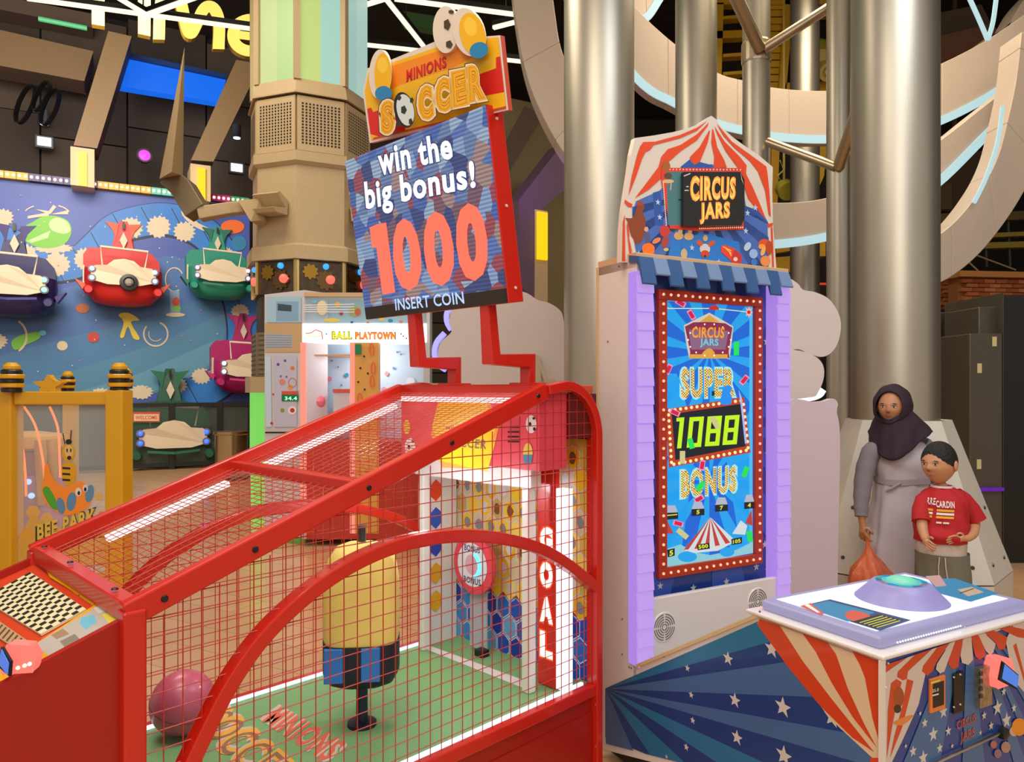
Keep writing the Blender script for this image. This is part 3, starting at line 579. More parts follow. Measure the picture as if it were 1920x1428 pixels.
for (u, v, rx, c) in ((591, 676, 5, '2a80c8'), (622, 676, 2, '5a8a9a'), (596, 700, 2.5, '9a6a9a'), (618, 710, 4.5, 'e08090'), (650, 703, 4, '2a90b0'), (594, 723, 3.5, 'e0d070'), (640, 722, 2, '5a8ab0'), (634, 688, 2, '9a6a9a'), (585, 745, 3, 'e08a8a'), (725, 700, 4, 'e08090'), (738, 690, 2.5, '3a8ac0'), (720, 730, 5, 'c88aa0'), (745, 660, 2, '6a6a8a'), (752, 664, 2, '6a6a8a'), (770, 715, 8, 'd8dce8')): q.disc((u, v), rx, rx, M('dot_'+c, c, .4), 12)
q.build('dotted_back_print', r)
# ------------------------------------------------------------------ silver pillars, struts and the white spiral
silver = M('silver_metal', 'b2ab9c', .40, .85, var=.04, scale=1.5)
def pillar(label, u, wpx, Y, top=10.2, extra=None):
    p = at(u, 728, Y); p.z = 0; R = wpx/2/F*Y
    mb = MB(); mb.lathe(p, [(R, 0), (R, top)], silver, 48)
    r = root('silver_pillar', p, label, 'pillar', 'polished silver pillars'); mb.build('shaft', r, smooth=40)
    MB().lathe(p, [(R*1.25, 0), (R*1.25, .04), (R*1.05, .06)], silver, 32).build('base_ring', r); return r, p
pillar('thickest silver pillar left of the tent-topped machine', 1123, 131, 5.6)
pillar('silver pillar rising behind the peak of the striped tent sign', 1305, 76, 7.9)
rc, pc_ = pillar('slim silver pillar carrying the upper V-shaped struts', 1418, 50, 7.6)
rd, pd_ = pillar('very thick silver pillar behind the woman', 1677, 150, 5.25)
re_, pe_ = pillar('silver pillar just left of the very thick one', 1572, 42, 6.9)
pillar('distant silver pillar seen under the white ribbon', 1509, 52, 10.8)
stc = M('strut_metal', 'b5a58c', .35, .9)
MB().lathe(pc_+Z*(zz(120, 7.6)), [(.145, 0), (.15, .02), (.15, .2), (.145, .22)], stc, 24).build('collar', rc)
MB().tube([at(1425, 92, 7.45), at(1368, -30, 7.0)], .065, stc, 12).build('strut', rc, smooth=40); MB().tube([at(1432, 92, 7.45), at(1640, -40, 7.0)], .05, stc, 12).build('strut', rc, smooth=40)
MB().tube([at(1568, 313, 6.8), at(1440, 266, 7.4)], .045, stc, 12).build('strut', re_, smooth=40); MB().tube([at(1572, 313, 6.8), at(1612, 195, 6.3)], .055, stc, 12).build('strut', re_, smooth=40)
rib_w = M('ribbon_white', 'c2b2a4', .45, var=.02); rib_c = M('ribbon_edge', '8f8578', .5); ice = E('ice_led', 'bfe4ec', .75)
def ribbon(label, up, lo, Y, edge=True, depth=.35, seg=4, dY=0, ledw=5, e0=0):
    U = [tuple(q) for q in smooth_px(up, 6)]; L = [tuple(q) for q in smooth_px(lo, 6)]
    n = min(len(U), len(L)); U = [U[int(i*(len(U)-1)/(n-1))] for i in range(n)]; L = [L[int(i*(len(L)-1)/(n-1))] for i in range(n)]
    YY = [Y+dY*i/(n-1) for i in range(n)]
    r = root('spiral_ribbon', at(*L[n//2], YY[n//2]), label, 'spiral band', 'white bands winding round the silver pillars')
    step = max(3, n//seg)
    for k in range(0, n-1, step):
        j = min(k+step, n-1); vs = []; fs = []
        for i in range(k, j+1):
            off = .006 if i == j and j < n-1 else 0
            a = at(*U[i], YY[i]); b = at(*L[i], YY[i]); d = Vector((0, depth, 0)); vs += [a, b, b+d, a+d]
        m = j-k
        for i in range(m):
            for q in range(4): fs.append((i*4+q, i*4+(q+1) % 4, (i+1)*4+(q+1) % 4, (i+1)*4+q))
        fs += [(0, 1, 2, 3), (m*4, m*4+1, m*4+2, m*4+3)]
        mb = MB(); mb.add(vs, fs, rib_w); mb.build('panel', r, bevel=.006, seg=1)
    if edge:
        pth = [at(L[i][0], L[i][1]+ledw*.6, YY[i]-.01) for i in range(int(n*e0), n)]
        MB().sweep(pth, [(-.05, -.012), (.05, -.012), (.05, .012), (-.05, .012)], ice, Vector((0, 1, 0))).build('led_edge', r)
    return r
ribbon('broad white band dipping behind the tent sign and rising to the right', [(1030, -60), (1040, 20), (1052, 90), (1078, 150), (1120, 220), (1190, 290), (1270, 335), (1350, 368), (1450, 380), (1553, 370), (1650, 325), (1752, 270), (1850, 195), (1960, 110)],
       [(955, -60), (968, 40), (985, 130), (1012, 205), (1060, 290), (1130, 370), (1230, 430), (1340, 456), (1450, 455), (1553, 440), (1650, 405), (1752, 345), (1860, 240), (1960, 150)], 8.6, seg=7, e0=.38)
ribbon('upper white band passing behind the slim silver pillars', [(1130, -70), (1190, 12), (1265, 82), (1343, 135), (1400, 152), (1443, 163), (1520, 170), (1600, 167), (1680, 150), (1752, 125), (1850, 75), (1960, 0)],
       [(1050, -40), (1190, 140), (1265, 190), (1343, 228), (1400, 243), (1443, 252), (1520, 258), (1590, 256), (1680, 245), (1752, 228), (1850, 180), (1960, 105)], 9.2, seg=6)
ribbon('white band curving upwards at the right edge', [(1690, 470), (1752, 445), (1800, 405), (1845, 345), (1872, 290), (1888, 230), (1905, 150), (1915, 60)],
       [(1690, 560), (1752, 535), (1800, 507), (1850, 460), (1905, 385), (1950, 300), (1985, 220), (2010, 60)], 8.0, edge=False, seg=4)
r = root('led_hoop', at(1850, 70, 8.4), 'pair of thin pale blue LED hoops at the top right corner', 'light')
for pts in ([(1810, -20), (1835, 35), (1852, 75)], [(1852, 75), (1862, 40), (1870, -20)], [(1826, 380), (1848, 335), (1870, 268), (1880, 200)]):
    MB().sweep([at(*p, 7.85) for p in smooth_px(pts, 5)], [(-.02, -.012), (.02, -.012), (.02, .012), (-.02, .012)], ice, Vector((0, 1, 0))).build('led_strip', r)
ribbon('small beige curved panel above the thick silver pillar', [(1170, -30), (1210, -30), (1250, -40)], [(1185, 25), (1212, 30), (1240, -10)], 9.6, seg=2)
ribbon('beige slope filling the far right behind the spiral', [(1885, 60), (1920, 0), (1980, -60)], [(1850, 70), (1900, 110), (1980, 60)], 10.2, edge=False, seg=2)
# bolted white hexagonal foot round the thick pillar
fb = M('pillar_foot_white', 'cfc8bc', .45, var=.03); c = Vector((at(1683, 728, 5.25).x, 5.25, 0))
r = root('pillar_foot', c, 'bolted white faceted foot around the thick pillar behind the boy', 'pillar base')
def hx(i, R, z): a = math.radians(22.5+45*i); return c+Vector((R*math.cos(a), R*math.sin(a), 0))+Z*z
for i in range(8):
    MB().add([hx(i, .66, 0)]*0, [], fb)
    for (R1, z1, R2, z2) in ((.70, .0, .70, .33), (.70, .34, .34, 1.36)):
        a, b, d, e = hx(i, R1, z1), hx(i+1, R1, z1), hx(i+1, R2, z2), hx(i, R2, z2); nn = (b-a).cross(d-a).normalized()
        if nn.dot(a-c) < 0: nn = -nn
        mb = MB(); mb.prism([a, b, d, e], -nn*.02, fb); fp = mb.build('foot_panel', r, bevel=.004, seg=1)
        mb = MB()
        for q in (.2, .8):
            for t in (.1, .42):
                p = (a.lerp(b, q)).lerp(e.lerp(d, q), t); mb.lathe(p, [(.014, 0), (.01, .008)], M('bolt_dark', '55504a', .3, .8), 8, nn)
        mb.build('bolts', fp, kind='stuff')
# ------------------------------------------------------------------ yellow steelwork behind
yel = M('yellow_steel', 'd0a010', .45, var=.1, scale=3); yd = M('dark_void', '17110c', .8); YF = 12.5
r = root('yellow_tower', at(1470, 300, YF), 'yellow painted steel tower with dark openings behind the slim silver pillars', 'steel tower')
def ypx(name, pts, m=yel, d=0., th=.18, parent=None): return MB().prism([at(u, v, YF+d) for u, v in pts], Vector((0, th, 0)), m).build(name, parent or r)
ypx('backing', [(1340, -40), (1612, -40), (1570, 178), (1340, 178)], yd, .5)
for q in ([(1343, 5), (1357, 5), (1353, 140), (1343, 140)], [(1474, -20), (1490, -20), (1474, 175), (1460, 175)], [(1588, -20), (1600, -20), (1572, 178), (1556, 178)], [(1343, 58), (1395, 56), (1395, 70), (1343, 72)], [(1343, 0), (1590, 0), (1590, 8), (1343, 8)]): ypx('beam', q)
for v in (27, 98, 132): ypx('rung', [(1356, v+3), (1395, v), (1395, v+6), (1356, v+9)])
for k in range(12): ypx('slat', [(1444, 6+k*13.5), (1472, 6+k*13.5), (1471, 17+k*13.5), (1444, 17+k*13.5)], yel, .05+(k % 2)*.03)
for k in range(5): ypx('plate', [(1490-k*2, 8+k*5), (1588-k, 0+k*5), (1588-k, 5+k*5), (1490-k*2, 12+k*5)], yel, .1+k*.03)
ypx('floor_plate', [(1474, 155), (1566, 152), (1560, 172), (1470, 172)])
pod = M('pod_yellow', 'a8a43c', .5, var=.08); podl = M('pod_light', 'c8b45a', .4)
for k, u in enumerate((1504, 1539)):
    p = at(u, 120, YF-.1); r2 = root('twin_spotlight', p, ('left' if k == 0 else 'right')+' one of the two big yellow spotlights hung in the steel tower', 'spotlight', 'big yellow spotlights in the tower')
    ax = Vector((.05, -.75, -.55)).normalized()
    MB().lathe(at(u-3, 85, YF+.15), [(.1, -.05), (.14, 0), (.145, .22), (.14, .30)], pod, 20, Vector((0, -.35, -.9))).build('rear_housing', r2, smooth=40)
    MB().box(Fr(at(u, 108, YF-.12), (1, 0, 0)), -.07, .07, -.08, .1, -.1, .12, podl).build('bracket', r2, bevel=.02)
    MB().lathe(at(u+2, 128, YF-.1), [(.12, 0), (.14, .05), (.15, .25), (.15, .27), (.10, .27), (.09, .2)], podl, 20, ax).build('barrel', r2, smooth=40)
    MB().lathe(at(u+2, 128, YF-.1)+ax*.2, [(.05, .05), (.03, .06)], M('pod_core', 'd8c0a0', .3), 12, ax).build('lens', r2)
r = root('yellow_rack', at(1500, 480, 11.8), 'yellow steel frame seen below the white bands between the pillars', 'steel frame')
ypx('backing', [(1440, 265), (1612, 265), (1612, 900), (1440, 900)], yd, .5, parent=r)
for q in ([(1447, 272), (1462, 272), (1458, 380), (1445, 380)], [(1536, 272), (1551, 272), (1545, 330), (1536, 350)], [(1456, 455), (1482, 453), (1482, 470), (1456, 474)], [(1456, 482), (1482, 480), (1482, 510), (1456, 512)], [(1536, 450), (1548, 450), (1548, 480), (1536, 480)], [(1590, 270), (1601, 270), (1601, 330), (1590, 330)], [(1592, 440), (1602, 440), (1602, 446), (1592, 446)]): ypx('beam', q, parent=r)
setp(MB().tube([at(1535, 532, 12.3), at(1603, 532, 12.3)], .02, E('red_tube', 'd03a28', .8)).tube([at(1603, 532, 12.3), Vector((at(1603, 0, 12.3).x, 12.3, 0))], .02, M('dark_steel', '2a2a20', .5)).build('tube_light', origin=at(1570, 532, 12.3)), 'thin red light line far behind between two silver pillars', 'light')
for k, (u, v) in enumerate(((1455, 300), (1468, 340))): pass
r = root('cable_spotlight', at(1470, 350, 11.6), 'yellow round lamp with cables above the lower white band', 'lamp')
MB().lathe(at(1470, 352, 11.4), [(.1, -.1), (.14, 0), (.14, .2), (.09, .2)], pod, 16, Vector((0, -.8, -.5))).build('housing', r, smooth=40); MB().tube([at(1470, 345, 11.5), Vector((at(1470, 0, 11.5).x, 11.5, 10.4))], .02, podl).build('hanger', r); MB().tube([at(1462, 300, 11.4), at(1470, 318, 11.4), at(1458, 330, 11.4), at(1468, 345, 11.4)], .012, podl).build('cable', r)
# racks, brick wall and black cabinets at the right
olv = M('olive_steel', '8a7a20', .5, var=.1)
r = root('rack_frame', at(1840, 480, 13.5), 'dark overhead steel racks with yellow rails at the right edge', 'overhead rack')
for (v0, v1, s, m) in ((398, 414, -2, M('brown_rail', '5a4315', .5)), (438, 446, -3, olv), (455, 466, -2, olv)):
    MB().prism([at(1700, v0+s*-2, 13.5), at(1960, v0+s*2, 13.5), at(1960, v1+s*2, 13.5), at(1700, v1+s*-2, 13.5)], Vector((0, .2, 0)), m).build('rail', r)
for u in (1760, 1800, 1846, 1890): MB().tube([at(u, 414, 13.6), at(u+4, 500, 13.6)], .03, M('dark_steel', '2a2a20', .5)).build('upright', r)
MB().tube([at(1810, 485, 13.4), at(1845, 518, 13.2)], .015, M('wire_pale', '9a8a60', .5)).build('stay', r); MB().tube([at(1830, 478, 13.4), at(1905, 506, 13.2)], .015, M('wire_pale')).build('stay', r)
r = root('louvre_box', at(1790, 380, 15), 'brown louvred box high behind the right white band', 'louvre')
MB().prism([at(1750, 300, 15), at(1850, 280, 15), at(1850, 395, 15), at(1750, 395, 15)], Vector((0, .3, 0)), M('brown_box', '4d3a26', .6)).build('casing', r); MB().prism([at(1765, 345, 14.95), at(1785, 343, 14.95), at(1785, 392, 14.95), at(1765, 392, 14.95)], Vector((0, .05, 0)), M('louvre_tan', '5f4a2c', .5)).build('vent', r)
MB().tube([at(1790, 300, 15.1), Vector((at(1790, 300, 15.1).x, 15.1, 10.4))], .05, M('brown_box')).build('hanger', r)
r = root('ceiling_bulkhead', at(1800, 80, 14), 'rust brown ceiling bulkhead at the top right', 'bulkhead')
MB().prism([at(1740, 72, 14), at(1860, 44, 14), at(1900, 90, 14), at(1740, 175, 14)], Vector((0, .5, 0)), M('rust_brown', '7d563c', .6)).build('lower_face', r); MB().prism([at(1740, 28, 14.4), at(1840, 8, 14.4), at(1860, 48, 14.4), at(1740, 74, 14.4)], Vector((0, .5, 0)), M('brown_upper', '5c4c38', .6)).build('upper_face', r)
BR = at(1830, 540, 12.6); brickm = [M('brick_%d' % i, c, .8, var=.15, scale=20) for i, c in enumerate(('b5693c', 'a4572f', 'c67a48'))]
bO = at(1803, 582, 12.6); fr = Fr(bO, (1, .12, 0)); zt = at(1803, 520, 12.6).z
wr = MB().box(fr, -.02, 1.5, .06, .3, 0-bO.z*0-.3, zt-bO.z, M('mortar', '9c6038', .9)).build('brick_wall', origin=bO); setp(wr, 'orange brick wall under a wooden ledge above the black cabinets', 'brick wall')
bw, bh = .215, .075; base = None; nrow = int((zt-bO.z+.1)/bh)
for j in range(nrow+1):
    for i in range(7):
        x = i*bw+(bw/2 if j % 2 else 0)-.02
        k = (i*7+j*3) % 3
        if base is None or base.get(k) is None:
            base = base or {}; base[k] = MB().box(Fr((0, 0, 0), fr.x), 0, bw-.012, 0, .09, 0, bh-.012, brickm[k]).mesh('brick')
        o = bpy.data.objects.new('brick', base[k]); COL.objects.link(o); o.parent = wr; o.location = fr.x*x-fr.y*(.02+.006*((i+j) % 3))+Z*(-.12+j*bh)
MB().box(fr, -.12, 1.55, -.12, .35, zt-bO.z, zt-bO.z+.1, M('ledge_wood', 'c88a4a', .5)).build('ledge', wr)
fr = Fr(at(1764, 582, 13.6), (1, 0, 0))
wr2 = MB().box(fr, 0, .36, .06, .3, -fr.o.z, .62, M('mortar')).build('brick_pier', origin=fr.o); setp(wr2, 'shaded brick pier beside the brick wall, right of the thick silver pillar', 'brick wall')
for j in range(15):
    for i in range(2):
        o = bpy.data.objects.new('brick', base[(i+j) % 3]); COL.objects.link(o); o.parent = wr2; o.location = Vector((i*.18+(.05 if j % 2 else -.04), -.03, -.5+j*bh))
cabk = M('cabinet_black', '0b0b0c', .35); cabg = M('cabinet_back_olive', '4a4336', .4, coat=.2, var=.05); lab = M('paper_label', 'd8c890', .5)
def cabinet(label, u0, u1, v0, Y, back, parts, labels):
    p = at(u0, 728, Y); p.z = 0; r = root('black_cabinet', p, label, 'arcade cabinet', 'black arcade cabinets seen from behind at the right')
    x0, x1 = at(u0, 0, Y).x, at(u1, 0, Y).x; f = Fr((0, Y, 0), (1, 0, 0))
    xb = at(back, 0, Y).x; zt = at(0, v0, Y).z
    MB().box(f, x0, xb, 0, .9, 0, zt, cabg).build('back_panel', r, bevel=.01); MB().box(f, xb, x1, .02, .9, 0, zt-.02, cabk).build('side', r)
    for (a, b, c_, d, dy, m) in parts:
        q0, q1 = at(a, b, Y+dy), at(c_, d, Y+dy); MB().box(Fr((0, Y+dy, 0), (1, 0, 0)), q0.x, q1.x, 0, .5, q1.z, q0.z, m).build('top_box', r, bevel=.01)
    for (u, v) in labels:
        MB().prism([at(u-4, v-9, Y-.006), at(u+4, v-9, Y-.006), at(u+4, v+9, Y-.006), at(u-4, v+9, Y-.006)], Vector((0, .006, 0)), lab).build('label', r)
cabinet('black arcade cabinet back nearest the thick pillar, with two paper labels', 1745, 1792, 640, 7.6, 1788, [(1745, 585, 1800, 640, .1, cabg), (1790, 575, 1850, 605, .2, cabk)], [(1773, 695), (1783, 657)])
cabinet('tall black arcade cabinet back behind the boy, with labels and a violet glow line', 1818, 1880, 625, 6.6, 1880, [(1835, 575, 1890, 630, .1, cabg), (1850, 555, 1915, 600, .3, cabg)], [(1837, 690), (1836, 870), (1865, 640)])
cabinet('black arcade cabinet at the right picture edge', 1881, 1990, 548, 6.6, 1882, [], [])
cabinet('black arcade cabinet far back between the two labelled ones', 1792, 1850, 600, 8.6, 1793, [], [])
setp(MB().bar([at(1835, 917, 6.57), at(1882, 917, 6.57)], .02, .03, E('violet_glow', '5a10a0', .9)).build('light_strip', origin=at(1850, 917, 6.57)), 'short violet light strip low on the tall black cabinet', 'light')
setp(MB().ball(at(1884, 1082, 6.0), .05, M('yellow_knob', 'c8a020', .4), 12).build('float_ball', origin=at(1884, 1082, 6.0)), 'small yellow ball on the floor before the black cabinets', 'ball')
setp(MB().lathe(at(1825, 575, 8.05), [(.06, 0), (.09, .02), (.05, .06)], E('blue_white_lamp', 'a8ccff', 1.3), 12).build('lamp', origin=at(1825, 575, 8.05)), 'small blue white lamp on top of a black cabinet below the bricks', 'light')
# ------------------------------------------------------------------ white cut-out sign backs
sb = M('sign_back_white', 'c9bcb8', .5, var=.02, scale=3)
def cutout(label, pts, Y, th=.05, led_=None, n=6, extra=None):
    r = root('cutout_board', at(*pts[0], Y), label, 'sign back'); q = [tuple(x) for x in smooth_px(pts, n, True)]
    MB().prism([at(*p, Y) for p in q], Vector((0, th, 0)), sb).build('board', r)
    if led_:
        MB().sweep([at(*p, Y+.12) for p in smooth_px(led_, 6)], [(-.02, -.06), (.02, -.06), (.02, .06), (-.02, .06)], E('lilac_edge', 'a8a0ff', 1.1), Vector((0, 1, 0))).build('lit_edge', r)
    return r
r = cutout('white cloud-shaped sign back behind the red poles of the score screen', [(862, 720), (852, 694), (833, 690), (821, 668), (826, 642), (846, 622), (842, 604), (848, 580), (868, 560), (905, 549), (950, 543), (985, 548), (1008, 562), (1030, 568), (1052, 584), (1062, 612), (1100, 640), (1100, 722)], 6.6, led_=[(845, 618), (838, 604), (838, 588), (846, 574)])
MB().sweep([at(*p, 6.72) for p in smooth_px([(836, 694), (822, 684), (815, 664), (819, 642), (834, 624)], 6)], [(-.02, -.06), (.02, -.06), (.02, .06), (-.02, .06)], E('lilac_edge', 'a8a0ff', 1.1), Vector((0, 1, 0))).build('lit_edge', r)
MB().prism([at(1003, 664, 6.5), at(1014, 668, 6.5), at(1014, 716, 6.5), at(1003, 716, 6.5)], Vector((0, .06, 0)), M('bracket_wood', 'b8a88a', .5)).build('bracket', r)
MB().bar([at(1012, 682, 6.5), at(1024, 714, 6.5), at(1042, 714, 6.5)], .02, .03, M('bracket_wood')).build('stay', r)
c_ = cream; setp(MB().box(Fr((0, 6.75, 0), (1, 0, 0)), at(790, 0, 6.75).x, at(1075, 0, 6.75).x, 0, .45, 0, at(0, 718, 6.75).z, M('machine_tan', 'b48c5a', .5)).build('game_cabinet', origin=(0, 6.75, 0)), 'plain tan game cabinet under the cloud-shaped sign back', 'arcade cabinet')
r = cutout('round white sign back rising right of the tent-topped machine', [(1400, 760), (1400, 540), (1470, 522), (1494, 530), (1506, 543), (1530, 548), (1556, 562), (1574, 592), (1576, 622), (1566, 652), (1546, 668), (1520, 665), (1480, 660)], 4.75)
r = root('cutout_board', at(1515, 745, 4.6), 'cup-shaped white sign back with a glowing lower edge, below the round one', 'sign back')
MB().prism([at(*p, 4.6) for p in smooth_px([(1420, 745), (1420, 660), (1480, 655), (1520, 664), (1541, 680), (1545, 705), (1534, 735), (1516, 745)], 5, True)], Vector((0, .05, 0)), sb).build('board', r)
MB().sweep([at(*p, 4.68) for p in smooth_px([(1480, 746), (1510, 746), (1530, 740), (1538, 730)], 5)], [(-.02, -.05), (.02, -.05), (.02, .05), (-.02, .05)], E('white_edge', 'e8fffa', 1.3), Vector((0, 1, 0))).build('lit_edge', r)
r = root('cutout_board', at(1520, 1100, 4.35), 'tall lilac white board with a wavy top beside the purple light post', 'sign back')
MB().prism([at(*p, 4.35) for p in [tuple(x) for x in smooth_px([(1400, 752), (1470, 752), (1492, 748), (1510, 750), (1522, 753), (1545, 752), (1562, 747), (1571, 756), (1569, 772), (1574, 800), (1575, 860), (1573, 950), (1571, 1040), (1570, 1150), (1568, 1215)], 4)]+[(1400, 1215)]], Vector((0, .06, 0)), M('lilac_board', 'c6b4c0', .5)).build('board', r)
MB().box(Fr((0, 4.37, 0), (1, 0, 0)), at(1400, 0, 4.37).x, at(1560, 0, 4.37).x, .06, .5, 0, .5, M('machine_tan')).build('stand', r)
# ------------------------------------------------------------------ bee themed enclosure
BO = at(225, 728, 4.9); BO.z = 0; PBEE = Plane(BO, Vector((1, -.10, 0))); r = root('bee_enclosure', BO, 'yellow framed play enclosure with printed clear panel at the left edge', 'play enclosure')
byl = M('bee_yellow', 'd29a08', .4, coat=.2); bf2 = Fr(BO, PBEE.a, -PBEE.n)
def bpx(name, u0, u1, z0, z1, d0=-.04, d1=.04, m=byl, bevel=.01): x0, x1 = PBEE.st(u0, 800)[0], PBEE.st(u1, 800)[0]; return MB().box(bf2, x0, x1, -d1, -d0, z0, z1, m).build(name, r, bevel=bevel)
bpx('post', 10, 33, 0, 1.57, -.06, .06); bpx('post', 207, 240, 0, 1.57, -.06, .06); bpx('post', -40, 8, 0, 1.52, -.12, -.02)
bpx('top_rail', 33, 207, 1.47, 1.56); bpx('bottom_rail', 33, 207, .26, .34); bpx('lower_panel', 33, 207, 0.02, .26, -.01, .01)
bpx('clear_panel', 33, 207, .34, 1.47, -.004, .004, M('printed_clear', 'dfe8ea', .05, alpha=.16), 0)
q = Print(PBEE, .012, .0012); ho = M('honey_print', 'e2b040', .4, alpha=.75); ho2 = M('honey_edge', 'e8902a', .4); gn = M('bee_green', '4aa028', .4); bb = M('bee_blue', '5c86a8', .4); bo = M('bee_orange', 'f08a28', .4); hy = M('honey_wall', 'd9a83a', .4, alpha=.8)
q.p([(35, 1060), (35, 1010), (60, 965), (100, 985), (150, 1000), (205, 985), (205, 1060)], hy)
for (u, v, rr, m, e) in ((62, 960, 16, ho, 0), (88, 972, 14, ho, 0), (60, 1036, 17, ho, 0), (50, 1003, 13, ho, 1), (191, 966, 9, ho, 1), (105, 1005, 14, ho, 0), (185, 930, 8, ho, 0)):
    if e: q.p([(u+rr*math.cos(math.pi/3*k), v+rr*math.sin(math.pi/3*k)) for k in range(6)], ho2)
    q.p([(u+rr*.88*math.cos(math.pi/3*k), v+rr*.88*math.sin(math.pi/3*k)) for k in range(6)], m)
q.sp([(82, 895), (84, 872), (90, 870), (96, 890), (108, 905), (125, 912), (150, 902), (165, 912), (172, 935), (160, 955), (130, 965), (108, 960), (88, 945), (78, 920)], bo); q.sp([(80, 920), (90, 912), (104, 935), (108, 955), (95, 950)], gn)
q.disc((114, 948), 8, 16, bb, rot=-10); q.disc((134, 940), 9, 18, bb, rot=10); q.disc((168, 925), 8, 17, bb, rot=10); q.disc((147, 922), 6, 8, white); q.disc((160, 915), 5, 7, white); q.disc((148, 924), 2.5, 4, black); q.disc((160, 917), 2.5, 4, black)
q.sp([(118, 870), (138, 868), (142, 890), (136, 908), (124, 908), (116, 892)], byl)
for v in (875, 886, 897): q.p([(117, v), (132, v+1), (132, v+5), (117, v+4)], black)
q.disc((128, 848), 12, 16, byl); q.disc((129, 846), 8, 12, M('bee_face', 'd8b070', .5)); q.disc((130, 858), 4, 4, black); q.disc((126, 844), 1.5, 4, black, 8); q.disc((133, 844), 1.5, 4, black, 8); q.disc((129, 828), 6, 5, black)
q.line([(122, 832), (118, 812)], 2, black); q.line([(132, 830), (134, 806)], 2, black)
q.btext('BEE PARK', [(70, 1012), (180, 980), (180, 952), (70, 983)], M('bee_text', 'd8b848', .4), M('bee_text_dark', '3a2418', .5), .035, 3.5)
q.build('printed_picture', r)
for k, (u, v, s_, dy) in enumerate(((22, 735, 1, 0), (224, 733, .95, 0), (236, 728, .7, .3), (127, 733, .68, .25))):
    p = at(u, v, 4.9+dy); fp = root('bee_finial', p, ('first', 'second', 'third', 'fourth')[k] and ('large black and yellow striped cap on the left yellow post', 'large black and yellow striped cap on the right yellow post', 'small striped cap behind the right post cap', 'small striped cap in the middle behind the clear panel')[k], 'post cap', 'black and yellow striped post caps')
    for j in range(6): rr = (.058, .072, .066, .074, .060, .05)[j]*s_*1.05; MB().lathe(p+Z*(j*.03*s_), [(rr*.9, 0), (rr, .006), (rr, .024*s_), (rr*.9, .03*s_)], black if j % 2 == 0 else byl, 20).build('stripe_ring', fp)
    MB().lathe(p+Z*.18*s_, [(.045*s_, 0), (.03*s_, .018)], byl, 16).build('top_knob', fp)
stp = Plane(at(90, 735, 4.95), (1, 0, 0)); a = stp.px(90, 722); r2 = root('star_ornament', a, 'yellow five-pointed star on the enclosure rail', 'ornament')
MB().prism([stp.P(stp.st(90, 722)[0]+(.11 if i % 2 == 0 else .055)*math.cos(math.radians(90+36*i)), stp.st(90, 722)[1]+(.11 if i % 2 == 0 else .055)*.7*math.sin(math.radians(90+36*i))) for i in range(10)], Vector((0, .05, 0)), byl).build('star', r2, bevel=.015)
p = at(50, 728, 5.6); p.z = 0; r2 = root('honey_jar_seat', p, 'pink round play tub with dripping yellow rim behind the clear panel', 'play tub')
MB().lathe(p, [(.26, 0), (.27, .4), (.29, .8), (.28, 1.05), (.22, 1.1)], M('tub_pink', 'c88ab8', .35), 32).build('tub', r2, smooth=40); MB().lathe(p+Z*.93, [(.27, 0), (.3, .02), (.3, .14), (.26, .2), (.1, .22)], M('tub_mauve', 'a0607a', .35), 32).build('lid', r2, smooth=40)
mb = MB(); mb.lathe(p+Z*1.08, [(.29, .04), (.31, .06), (.28, .14), (.1, .17)], byl, 32)
for k, (a_, L_) in enumerate(((-95, .1), (-70, .16), (-40, .38), (-25, .2), (0, .12), (-120, .14), (-145, .1))):
    d = Vector((math.cos(math.radians(a_)), math.sin(math.radians(a_)), 0)); mb.tube([p+d*.3+Z*1.2, p+d*.31+Z*1.1, p+d*.31+Z*(1.1-L_)], .045, byl, 8, scl=[.8, 1, .7])
mb.build('honey_drip', r2, smooth=60)
for (u, v) in ((53, 903), (59, 929)): MB().ball(at(u, v, 5.32), .022, E('tub_lamp', '9ac0ff', 1.6), 10).build('lamp', r2)
r2 = root('reflection_arcs', at(105, 760, 5.2), 'glowing orange arcs standing for LED reflections in the clear enclosure panel', 'light')
for pts in ([(93, 762), (103, 785), (110, 815), (113, 895)], [(45, 762), (60, 785), (70, 810), (80, 860), (84, 900)], [(32, 825), (42, 840), (47, 880), (49, 930)]): MB().tube([at(*q_, 5.25) for q_ in smooth_px(pts, 6)], .008, E('orange_reflection', 'ff7a38', 1.3), 6).build('reflection_arc', r2)  # LED reflections in the glass, built as glowing tubes
MB().box(Fr((0, 5.7, 0), (1, 0, 0)), at(116, 0, 5.7).x, at(135, 0, 5.7).x, 0, .1, 0, 1.5, byl).build('rear_post', r, bevel=.01)
# ------------------------------------------------------------------ red football machine
SO = Vector((.3286, 2.85, 0)); h_ = math.sqrt(.5); SL = Vector((-h_, -h_, 0)); SC_ = Vector((-h_, h_, 0))
SF = Fr(SO, SL, SC_)             # x: towards the player, y: across to the far side, z: up
def S(t, c, z): return SO+SL*t+SC_*c+Z*z
W = .86
sm = root('football_machine', SO, 'long red football arcade game with wire cage and tilted score screen', 'arcade machine')
PN = Plane(S(0, 0, 0), -SL)              # near side (facing the camera's right)
PFL = Plane(S(0, 0, .425), -SC_, -SL)    # play floor seen from the player's end
dred = M('red_panel', 'a01206', .42, coat=.1, bump=.02); wire = M('wire_red', 'b83020', .4); turf = M('green_turf', '78a872', .75, var=.08, bump=.1, scale=120); wht = M('white_gloss', 'e2dedb', .3)
def topz(t): return 1.077+(1.665-t)*(1.59-1.077)/(1.665-.25)
